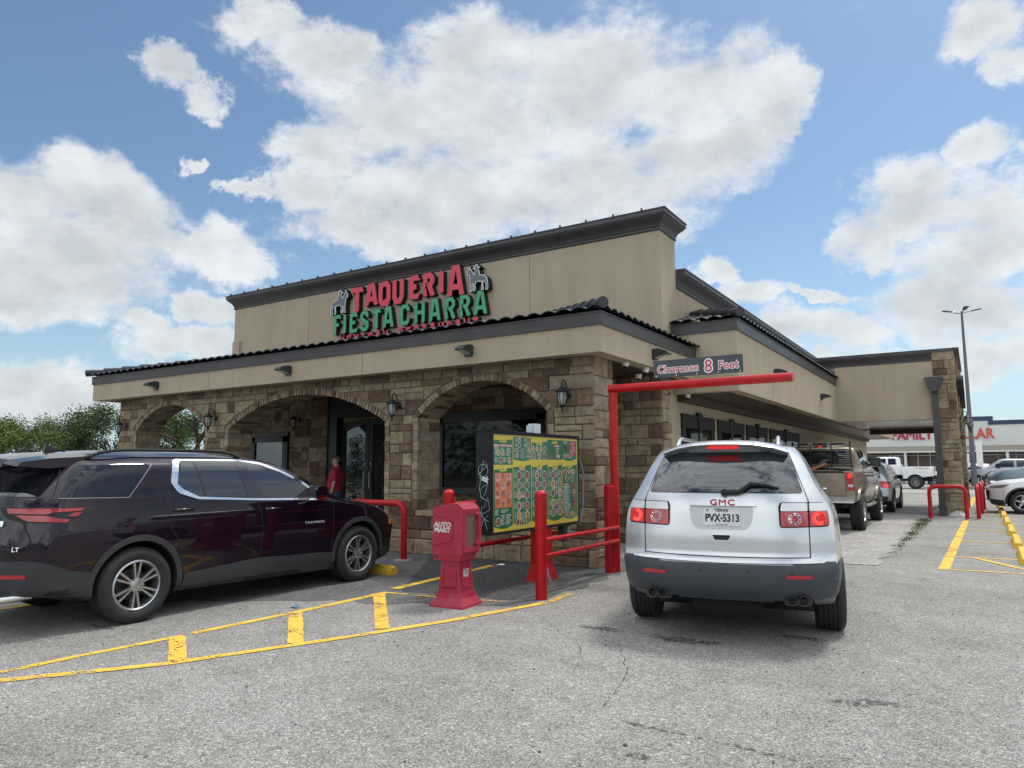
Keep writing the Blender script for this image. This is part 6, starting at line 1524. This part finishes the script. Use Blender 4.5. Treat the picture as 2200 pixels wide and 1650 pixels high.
while x < 7:
    w = rnd.choice((.9, 1.2, 1.5)); b = MB(org=SO); b.box(x, x + .06, YD2 + .5, YD2 + .62, .1, 2.6); b.box(x + .06, x + w, YD2 + .5, YD2 + .6, 2.35, 2.42); b.box(x + .06, x + w, YD2 + .5, YD2 + .6, .1, .3); wf = b.build('window', M_grey if rnd.random() < .6 else M_cream, st)
    b = MB(org=SO); b.box(x + .06, x + w, YD2 + .56, YD2 + .58, .3, 2.6); b.build('pane', sg_, wf); x += w
for x in (-8.4, -4.9, -1.2, 2.2, 5.0): b = MB(org=SO); b.box(x - .1, x + .1, YD2 - 1.1, YD2 - .9, 0, 2.6); b.build('canopy_post', M_cream, st)
b = MB(org=SO); b.box(5.1, 6.2, YD2 + .45, YD2 + .5, 0, 2.6); b.build('door', M_navy, st)
b = MB(org=SO); b.box(-40, 40, YD2 - 2, YD2 + 4, 0, .14); b.build('walkway', M_conc, st)
for body, cx, m, w_ in (('FAMILY', -4.38, mat('store_sign_red', (.36, .01, .04), .5), .95), ('DOLLAR', -.35, mat('store_sign_orange', (.62, .07, .03), .5), .95)):
    s_ = thing('store_sign', f'{"dark red" if body == "FAMILY" else "orange red"} raised capital letters on the white store front, {"left" if body == "FAMILY" else "right"} half of its name', 'sign', (cx, YD2, 4.08))
    b = NB(); put_text(b, body, lambda u, v: (u, -.10, v), 1.16, bold=.03, sx=w_ * .84, space=1.02)
    f_ = b.build('letters', m, s_, None)
    b = NB(); put_text(b, body, lambda u, v: (u + .02, -.06, v - .02), 1.16, bold=.03, sx=w_ * .84, space=1.02); b.build('letter_backing', M_white, s_)

# ------------------------------------------------------------------ tall parking lot lamp
lp_ = thing('parking_lot_lamp', 'tall grey parking lot lamp pole with four arms and flat heads', 'lamp post', (-.1, 55, 0)); b = NB(); b.tube([(0, 0, 0), (0, 0, 11.6)], [.165, .07], 14); b.build('pole', mat('galvanised', (.13, .135, .14), .55, metal=.3), lp_, 60)
b = NB(); b.tube([(0, 0, 0), (0, 0, .2)], .3, 16); b.build('concrete_base', M_conc, lp_, 50)
for k, a in enumerate((15, 105, 195, 285)):
    a = rad(a); d = Vector((cos(a), sin(a), 0)); b = NB(); b.tube([(0, 0, 11.5), tuple(d * .75 + Vector((0, 0, 11.62)))], .035, 6); ar = b.build('arm', M_grey, lp_, 60)
    b = NB(); n_ = Vector((-d.y, d.x, 0)); vs = [tuple(d * r_ + n_ * w_ + Vector((0, 0, z_))) for r_, w_, z_ in ((.55, -.11, 11.62), (.55, .11, 11.62), (1.1, .15, 11.72), (1.1, -.15, 11.72))]; vs += [(v[0], v[1], v[2] - .05) for v in vs]; b.add(vs, [(0, 1, 2, 3), (4, 7, 6, 5), (0, 4, 5, 1), (1, 5, 6, 2), (2, 6, 7, 3), (3, 7, 4, 0)]); b.build('lamp_head', M_plast, ar)
for (x, z0, z1, lb) in ((-.45, 1.4, 2.3, 'white notice panel left of the tall lamp pole'), (.28, 1.45, 3.1, 'narrow white notice panel right of the tall lamp pole')):
    t = thing('notice_panel', lb, 'notice', (x, 54.6, 0)); b = NB(); b.box(-.17, .17, -.01, .01, z0, z1); b.build('panel', M_white, t); b = NB(); b.tube([(0, .04, 0), (0, .04, z1)], .02, 6); b.build('pole', M_grey, t)

# ------------------------------------------------------------------ black round sign on the outside of the canopy end wall
t = thing('canopy_sign', 'black cabinet and drum sign on the outer side of the canopy end wall', 'sign', (-.28, 28, 3.9))
b = NB(); b.lathe([(0, 0), (.33, 0), (.33, .16), (0, .16)], (-.02, -1.2, .15), 'x', 24); b.build('drum', M_blackmatte, t, 40); b = NB(); b.box(0, .13, -.7, 2.2, -.35, .35); b.build('cabinet', M_blackmatte, t)

# ------------------------------------------------------------------ trees beyond the lot
M_bark = mat('bark', (.07, .055, .04), .9, var=.3, vscale=6, bump=.02, bscale=10)
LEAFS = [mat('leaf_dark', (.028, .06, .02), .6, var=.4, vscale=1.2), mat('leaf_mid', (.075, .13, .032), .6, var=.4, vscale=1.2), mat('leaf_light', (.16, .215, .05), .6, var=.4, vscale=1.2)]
for m in LEAFS: m.node_tree.nodes['Principled BSDF'].inputs['Subsurface Weight'].default_value = 0


def tree(label, x, y, h, w, tone, seed, dens=1.0):
    rnd = random.Random(seed); t = thing('tree', label, 'tree', (x, y, 0), 0, 'trees beyond the parking lot')
    tr = NB(); tips = []
    def grow(p, d, L, r, lv):
        q = p + d * L; m_ = p + d * L * .5 + Vector((rnd.uniform(-1, 1), rnd.uniform(-1, 1), 0)) * L * .08
        tr.tube([tuple(p), tuple(m_), tuple(q)], [r, r * .85, r * .6], 6 if lv < 2 else 4, caps=False)
        if lv >= 3: tips.append(q); return
        tips.append(q) if lv > 1 else None
        for k in range(rnd.choice((3, 4))):
            a = rnd.uniform(0, 2 * pi); sp_ = rnd.uniform(.45, .95); nd = (d + Vector((cos(a), sin(a), rnd.uniform(-.15, .4))) * sp_).normalized(); grow(q, nd, L * rnd.uniform(.6, .8), r * .6, lv + 1)
    grow(Vector((0, 0, -.05)), Vector((0, 0, 1)), h * .24, w * .035, 0); tr.build('trunk', M_bark, t, 60)
    lf = NB(); cl = []
    zmx = max(p.z for p in tips); rmx = max(sqrt(p.x ** 2 + p.y ** 2) for p in tips)
    for p in tips: cl.append(Vector((p.x / rmx * w * .42, p.y / rmx * w * .42, p.z / zmx * h * .88)))
    for i in range(14): a = rnd.uniform(0, 2 * pi); rr = w * .42 * sqrt(rnd.random()); cl.append(Vector((rr * cos(a), rr * sin(a), h * rnd.uniform(.12, .75))))
    n = int(135 * dens)
    for c in cl:
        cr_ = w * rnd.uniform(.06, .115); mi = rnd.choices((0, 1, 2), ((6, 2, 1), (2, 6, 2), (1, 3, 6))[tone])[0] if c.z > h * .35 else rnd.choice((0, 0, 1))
        for k in range(n):
            v = Vector((rnd.gauss(0, 1), rnd.gauss(0, 1), rnd.gauss(0, .75))); v = v.normalized() * cr_ * rnd.random() ** .45 * 1.3
            p = c + v; s = rnd.uniform(.045, .09); a = Vector((rnd.gauss(0, 1), rnd.gauss(0, 1), rnd.gauss(0, .6))).normalized(); b_ = a.orthogonal().normalized()
            lf.add([tuple(p - a * s), tuple(p + b_ * s * .45), tuple(p + a * s), tuple(p - b_ * s * .45)], [(0, 1, 2, 3)], mi if rnd.random() < .8 else rnd.randrange(3))
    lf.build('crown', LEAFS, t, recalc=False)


TR = [(-54, 19.5, 4.3, 6.5, 2, 'low bright green bushy tree at the left edge of the lot'), (-50.5, 22, 5.0, 6.5, 2, 'thin-topped yellow green tree second from the left edge'), (-47.5, 24.5, 4.3, 5.5, 0, 'low dark tree between the two taller trees on the left'), (-45, 24.2, 5.7, 6.5, 0, 'tall dark green tree left of the arcade'), (-42.5, 26, 5.6, 5.5, 1, 'mid green rounded tree just left of the corner pier'),
      (-41.5, 27.5, 8.2, 8.5, 1, 'green tree seen through the small left arch'), (-37.5, 30, 8.2, 8.5, 2, 'light green tree seen through the right part of the small arch'), (-58, 26, 5.5, 7, 0, 'dark tree in the second row far left'), (-50, 31, 5.6, 7, 0, 'dark tree in the second row behind the tall one')]
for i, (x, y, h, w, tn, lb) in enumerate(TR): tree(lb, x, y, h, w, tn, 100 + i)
mb = MB(org=(-50, 28, 0)); rnd = random.Random(8)
for i in range(13000):
    u = rnd.random(); p = Vector((-66 + 34 * u + rnd.uniform(-1, 1), 12 + 24 * u + rnd.uniform(-1.2, 1.2) + 3, rnd.random() ** .7 * ((1.5 if u < .6 else 3.2) + .6 * sin(u * 30)))); s = rnd.uniform(.08, .16); a = Vector((rnd.gauss(0, 1), rnd.gauss(0, 1), rnd.gauss(0, 1))).normalized(); b_ = a.orthogonal().normalized()
    mb.add([tuple(p - a * s), tuple(p + b_ * s * .5), tuple(p + a * s), tuple(p - b_ * s * .5)], [(0, 1, 2, 3)], rnd.randrange(3))
o = mb.build('hedgerow', LEAFS, None, recalc=False); o['kind'] = 'stuff'; o.location = (-50, 28, 0)

# the tree line across the road behind the camera, seen mirrored in the glass
mb = MB(org=(-10, -42, 0)); rnd = random.Random(9)
for i in range(14000):
    x = rnd.uniform(-70, 50); hh = 5.5 + 2.2 * sin(x * .21) + 1.5 * sin(x * .57 + 1) + sin(x * 1.3); p = Vector((x, -42 + rnd.uniform(-2, 2), rnd.random() ** .8 * hh)); s = rnd.uniform(.2, .42); a = Vector((rnd.gauss(0, 1), rnd.gauss(0, .4), rnd.gauss(0, 1))).normalized(); b_ = a.orthogonal().normalized()
    mb.add([tuple(p - a * s), tuple(p + b_ * s * .6), tuple(p + a * s), tuple(p - b_ * s * .6)], [(0, 1, 2, 3)], rnd.randrange(3))
o = mb.build('woodland', LEAFS, None, recalc=False); o['kind'] = 'stuff'; o.location = (-10, -42, 0)

# ------------------------------------------------------------------ plastic bag, litter
t = thing('plastic_bag', 'crumpled clear plastic bag at the foot of the canopy pier', 'plastic bag', (-.5, 25.6, 0)); rnd = random.Random(2); b = NB(); G_ = 9
vs = [(-.3 + .6 * i / G_, -.14 + .28 * j / G_, .015 + .16 * sin(pi * i / G_) * sin(pi * j / G_) * rnd.uniform(.4, 1.2)) for i in range(G_ + 1) for j in range(G_ + 1)]
b.add(vs, [(i * (G_ + 1) + j, (i + 1) * (G_ + 1) + j, (i + 1) * (G_ + 1) + j + 1, i * (G_ + 1) + j + 1) for i in range(G_) for j in range(G_)]); b.build('film', mat('bag_film', (.5, .52, .54), .3, alpha=.75), t)
lt_ = [('white scrap of paper lying at the end of the yellow line by the stone wall', (-6.35, 9.55, .01), (.08, .035), M_white), ('small pale blue wrapper on the asphalt beside the plum SUV', (-6.42, 5.55, .012), (.06, .03), mat('blue_wrapper', (.08, .28, .38), .5)), ('small dark lump of tar near the left edge of the lot', (-8.2, 2.72, .012), (.04, .03), M_oil)]
for lb, p, (w_, h_), m in lt_:
    b = NB(); b.add([(-w_, -h_, 0), (w_, -h_ * .6, .006), (w_ * .8, h_, .012), (0, h_ * 1.2, .022), (-w_ * .9, h_ * .8, .004)], [(0, 1, 2, 3, 4)]); o = b.build('litter', m); o.location = p; tag(o, lb, 'litter')
rnd = random.Random(31); b = NB()
for i in range(900):
    x, y = rnd.uniform(-7.5, 3), rnd.uniform(1.5, 12); s = rnd.uniform(.003, .009) * (1.6 if rnd.random() < .06 else 1)
    if -8 < x < -4.6 and y > 6.8 and rnd.random() < .3: s *= 1.4
    b.add([(x - s, y - s, .004), (x + s, y - s * .7, .004), (x + s * .6, y + s, .004), (x - s * .8, y + s * .8, .004), (x, y, .006 + s * .8)], [(0, 1, 4), (1, 2, 4), (2, 3, 4), (3, 0, 4)], rnd.choice((0, 0, 1)))
o = b.build('loose_gravel', [M_deb, mat('dark_gravel', (.06, .06, .06), .9)], None, recalc=False); o['kind'] = 'stuff'

# ------------------------------------------------------------------ man by the doors
M_skin = mat('skin', (.36, .20, .14), .55, var=.06, vscale=8); M_shirt = mat('red_polo', (.30, .008, .03), .8, var=.12, vscale=10); M_jean = mat('jeans', (.03, .07, .14), .85, var=.2, vscale=20); M_hair = mat('grey_brown_hair', (.05, .04, .035), .7)
pers = thing('person', 'standing man in a red polo shirt and blue jeans facing left by the iron doors', 'person', (-12.33, 11.75, .08), rad(22))


def skin_mesh(name, verts, edges, radii, m, parent, sub=2, root=0):
    me = bpy.data.meshes.new(name); me.from_pydata(verts, edges, []); o = bpy.data.objects.new(name, me); COL.objects.link(o)
    o.modifiers.new('s', 'SKIN').use_smooth_shade = True; sk = me.skin_vertices[0].data if me.skin_vertices else None
    if sk is None: return o
    for i, r in enumerate(radii): sk[i].radius = r if isinstance(r, tuple) else (r, r); sk[i].use_root = (i == root)
    sb = o.modifiers.new('u', 'SUBSURF'); sb.levels = sub; sb.render_levels = sub
    dg = bpy.context.evaluated_depsgraph_get(); nm = bpy.data.meshes.new_from_object(o.evaluated_get(dg)); o.modifiers.clear(); o.data = nm; nm.materials.clear(); nm.materials.append(m)
    for p in nm.polygons: p.use_smooth = True; p.material_index = 0
    o.parent = parent; return o


def ensure_skin(verts, edges):
    b = bmesh.new(); [b.verts.new(v) for v in verts]; b.verts.ensure_lookup_table(); [b.edges.new((b.verts[i], b.verts[j])) for i, j in edges]; b.verts.layers.skin.verify(); me = bpy.data.meshes.new('body'); b.to_mesh(me); b.free(); return me


def skinned(name, J, E_, R_, m, parent, sub=2):
    keys = list(J); me = ensure_skin([J[k] for k in keys], [(keys.index(a), keys.index(b)) for a, b in E_]); o = bpy.data.objects.new(name, me); COL.objects.link(o); o.modifiers.new('s', 'SKIN')
    sk = me.skin_vertices[0].data
    for i, k in enumerate(keys): r = R_[k]; sk[i].radius = r if isinstance(r, tuple) else (r, r); sk[i].use_root = (i == 0)
    sb = o.modifiers.new('u', 'SUBSURF'); sb.levels = sub; sb.render_levels = sub
    dg = bpy.context.evaluated_depsgraph_get(); nm = bpy.data.meshes.new_from_object(o.evaluated_get(dg)); o.modifiers.clear(); o.data = nm; nm.materials.clear(); nm.materials.append(m)
    for p in nm.polygons: p.use_smooth = True; p.material_index = 0
    o.parent = parent; return o


# faces -x; left-right axis is y
J = dict(pelvis=(0, 0, .95), waist=(-.02, 0, 1.08), chest=(.0, 0, 1.28), neck=(.02, 0, 1.43), neck2=(.01, 0, 1.49), jaw=(-.03, 0, 1.54), head=(-.012, 0, 1.61), crown=(-.002, 0, 1.665))
E1 = [('pelvis', 'waist'), ('waist', 'chest'), ('chest', 'neck'), ('neck', 'neck2'), ('neck2', 'jaw'), ('jaw', 'head'), ('head', 'crown')]
R1 = dict(pelvis=(.12, .10), waist=(.11, .10), chest=(.12, .10), neck=.06, neck2=.058, jaw=(.062, .068), head=(.085, .105), crown=(.06, .075))
for s, n in ((1, 'l'), (-1, 'r')):
    J.update({n + 'sh': (.015, s * .165, 1.385), n + 'el': (.05, s * .21, 1.12), n + 'wr': (-.005, s * .225, .89), n + 'hd': (-.03, s * .222, .81), n + 'hip': (0, s * .09, .90), n + 'kn': (-.01, s * .10, .50), n + 'an': (.02, s * .11, .08), n + 'toe': (-.14, s * .13, .03)})
    E1 += [('chest', n + 'sh'), (n + 'sh', n + 'el'), (n + 'el', n + 'wr'), (n + 'wr', n + 'hd'), ('pelvis', n + 'hip'), (n + 'hip', n + 'kn'), (n + 'kn', n + 'an'), (n + 'an', n + 'toe')]
    R1.update({n + 'sh': .055, n + 'el': .045, n + 'wr': .032, n + 'hd': (.03, .038), n + 'hip': .09, n + 'kn': .06, n + 'an': .045, n + 'toe': (.035, .03)})
skinned('body', J, E1, R1, M_skin, pers)


def torso(rings, m, name, n=24, thick=True):
    """closed garment from elliptical rings (cx, cy, z, rx, ry)"""
    b = NB(); vs = []
    for cx, cy, z, rx, ry in rings:
        for k in range(n): a = 2 * pi * k / n; ca, sa = cos(a), sin(a); vs.append((cx + rx * abs(ca) ** .9 * (1 if ca > 0 else -1), cy + ry * abs(sa) ** .9 * (1 if sa > 0 else -1), z + .004 * sin(5 * a + z * 30)))
    b.add(vs, [(i * n + k, i * n + (k + 1) % n, (i + 1) * n + (k + 1) % n, (i + 1) * n + k) for i in range(len(rings) - 1) for k in range(n)] + [tuple(range(n))]); return b


tb_ = torso([(-.005, 0, .90, .125, .165), (-.01, 0, .96, .145, .178), (-.035, 0, 1.05, .17, .182), (-.03, 0, 1.14, .165, .182), (-.012, 0, 1.24, .145, .19), (.0, 0, 1.32, .13, .195), (.01, 0, 1.38, .11, .185), (.015, 0, 1.415, .09, .145), (.018, 0, 1.44, .072, .09), (.018, 0, 1.462, .066, .074)], M_shirt, 'shirt')
for s in (-1, 1):
    P0, P1 = Vector((.015, s * .135, 1.385)), Vector((.045, s * .215, 1.15)); tb_.tube([tuple(P0), tuple(P0 + (P1 - P0) * .3), tuple(P0 + (P1 - P0) * .7), tuple(P1)], [.068, .080, .074, .076], 14); tb_.lathe([(0, -.06), (.05, -.045), (.068, 0), (.05, .045), (0, .06)], (.018, s * .15, 1.375), 'z', 14)
tb_.build('shirt', M_shirt, pers, 70)
b = NB(); b.prism([(-.045, 1.44), (-.075, 1.42), (-.05, 1.475), (.03, 1.485), (.085, 1.47), (.08, 1.445)], lambda u, v, d: (u, d, v), -.078, .078); b.build('collar', M_shirt, pers, 60)
jb = torso([(0, 0, .80, .13, .155), (0, 0, .86, .135, .168), (-.005, 0, .93, .13, .168), (-.008, 0, .965, .125, .165)], M_jean, 'jeans')
for s in (-1, 1): jb.tube([(0, s * .085, .88), (-.005, s * .09, .70), (-.01, s * .10, .50), (.01, s * .11, .25), (.02, s * .115, .07)], [.095, .092, .075, .068, .07], 14)
jb.build('jeans', M_jean, pers, 70)
# hair: short, receding over the brow; covers top, sides and back of the skull
b = NB(); vs = []; n = 20; m_ = 7
for i in range(m_ + 1):
    for k in range(n):
        a = 2 * pi * k / n; fr_ = (1 - cos(a)) / 2; low = 1.70 - (.012 + .10 * (1 - fr_) ** 1.3) ; low = 1.672 if fr_ > .75 else low; t_ = i / m_; z = 1.722 - (1.722 - low) * t_ ** 1.2; q_ = sqrt(max(0, 1 - ((z - 1.615) / .112) ** 2)); vs.append((.002 + .108 * q_ * cos(a), .083 * q_ * sin(a), z))
b.add(vs, [(i * n + k, i * n + (k + 1) % n, (i + 1) * n + (k + 1) % n, (i + 1) * n + k) for i in range(m_) for k in range(n)] + [tuple(range(n))]); b.build('hair', M_hair, pers, 70)
b = NB(); b.add([(-.098, 0, 1.625), (-.126, 0, 1.585), (-.096, .017, 1.578), (-.096, -.017, 1.578), (-.105, 0, 1.572)], [(0, 1, 2), (0, 3, 1), (1, 4, 2), (1, 3, 4), (0, 2, 4, 3)]); b.build('nose', M_skin, pers, 80)
b = NB(); b.tube([(-.088, -.022, 1.552), (-.1, 0, 1.555), (-.088, .022, 1.552)], .005, 6); b.build('mouth', mat('lips', (.22, .08, .07), .5), pers, 60)
for s in (-1, 1):
    b = NB(); b.lathe([(0, -.008), (.012, -.005), (.014, .002), (0, .006)], (-.088, s * .033, 1.615), 'x', 10); b.build('eye', mat('eye', (.06, .04, .03), .3), pers, 60)
    b = NB(); b.lathe([(0, -.006), (.02, -.005), (.028, .004), (.02, .012), (0, .008)], (.012, s * .086, 1.60), 'y', 12); b.build('ear', M_skin, pers, 60)
b = NB()
for s in (-1, 1): b.tube([(-.106, s * .033 + .02 * cos(a), 1.615 + .015 * sin(a)) for a in [i * pi / 6 for i in range(12)]], .003, 4, closed=True); b.tube([(-.104, s * .053, 1.618), (-.02, s * .088, 1.615), (.015, s * .09, 1.61)], .003, 4)
b.build('glasses', M_black, pers, 60)
for s in (-1, 1):
    b = NB()
    for k in range(4): yy = s * (.222 + .002 * k); xx = -.052 + k * .018; L_ = (.066, .076, .074, .058)[k]; b.tube([(xx, yy, .80), (xx - .004, yy, .80 - L_ * .5), (xx - .012, yy - s * .014, .80 - L_)], [.0095, .009, .0072], 6)
    b.tube([(-.05, yy, .84), (-.078, s * .214, .81), (-.08, s * .205, .778)], [.011, .010, .008], 6); b.build('fingers', M_skin, pers, 60)
for s in (-1, 1): b = NB(); b.prism(rp([(.07, .0), (-.2, .0), (-.21, .04), (-.1, .08), (.05, .1), (.08, .06)], .02, 3), lambda u, v, d: (u, s * .12 + d, v), -.045, .045); b.build('shoe', M_blackmatte, pers, 50)
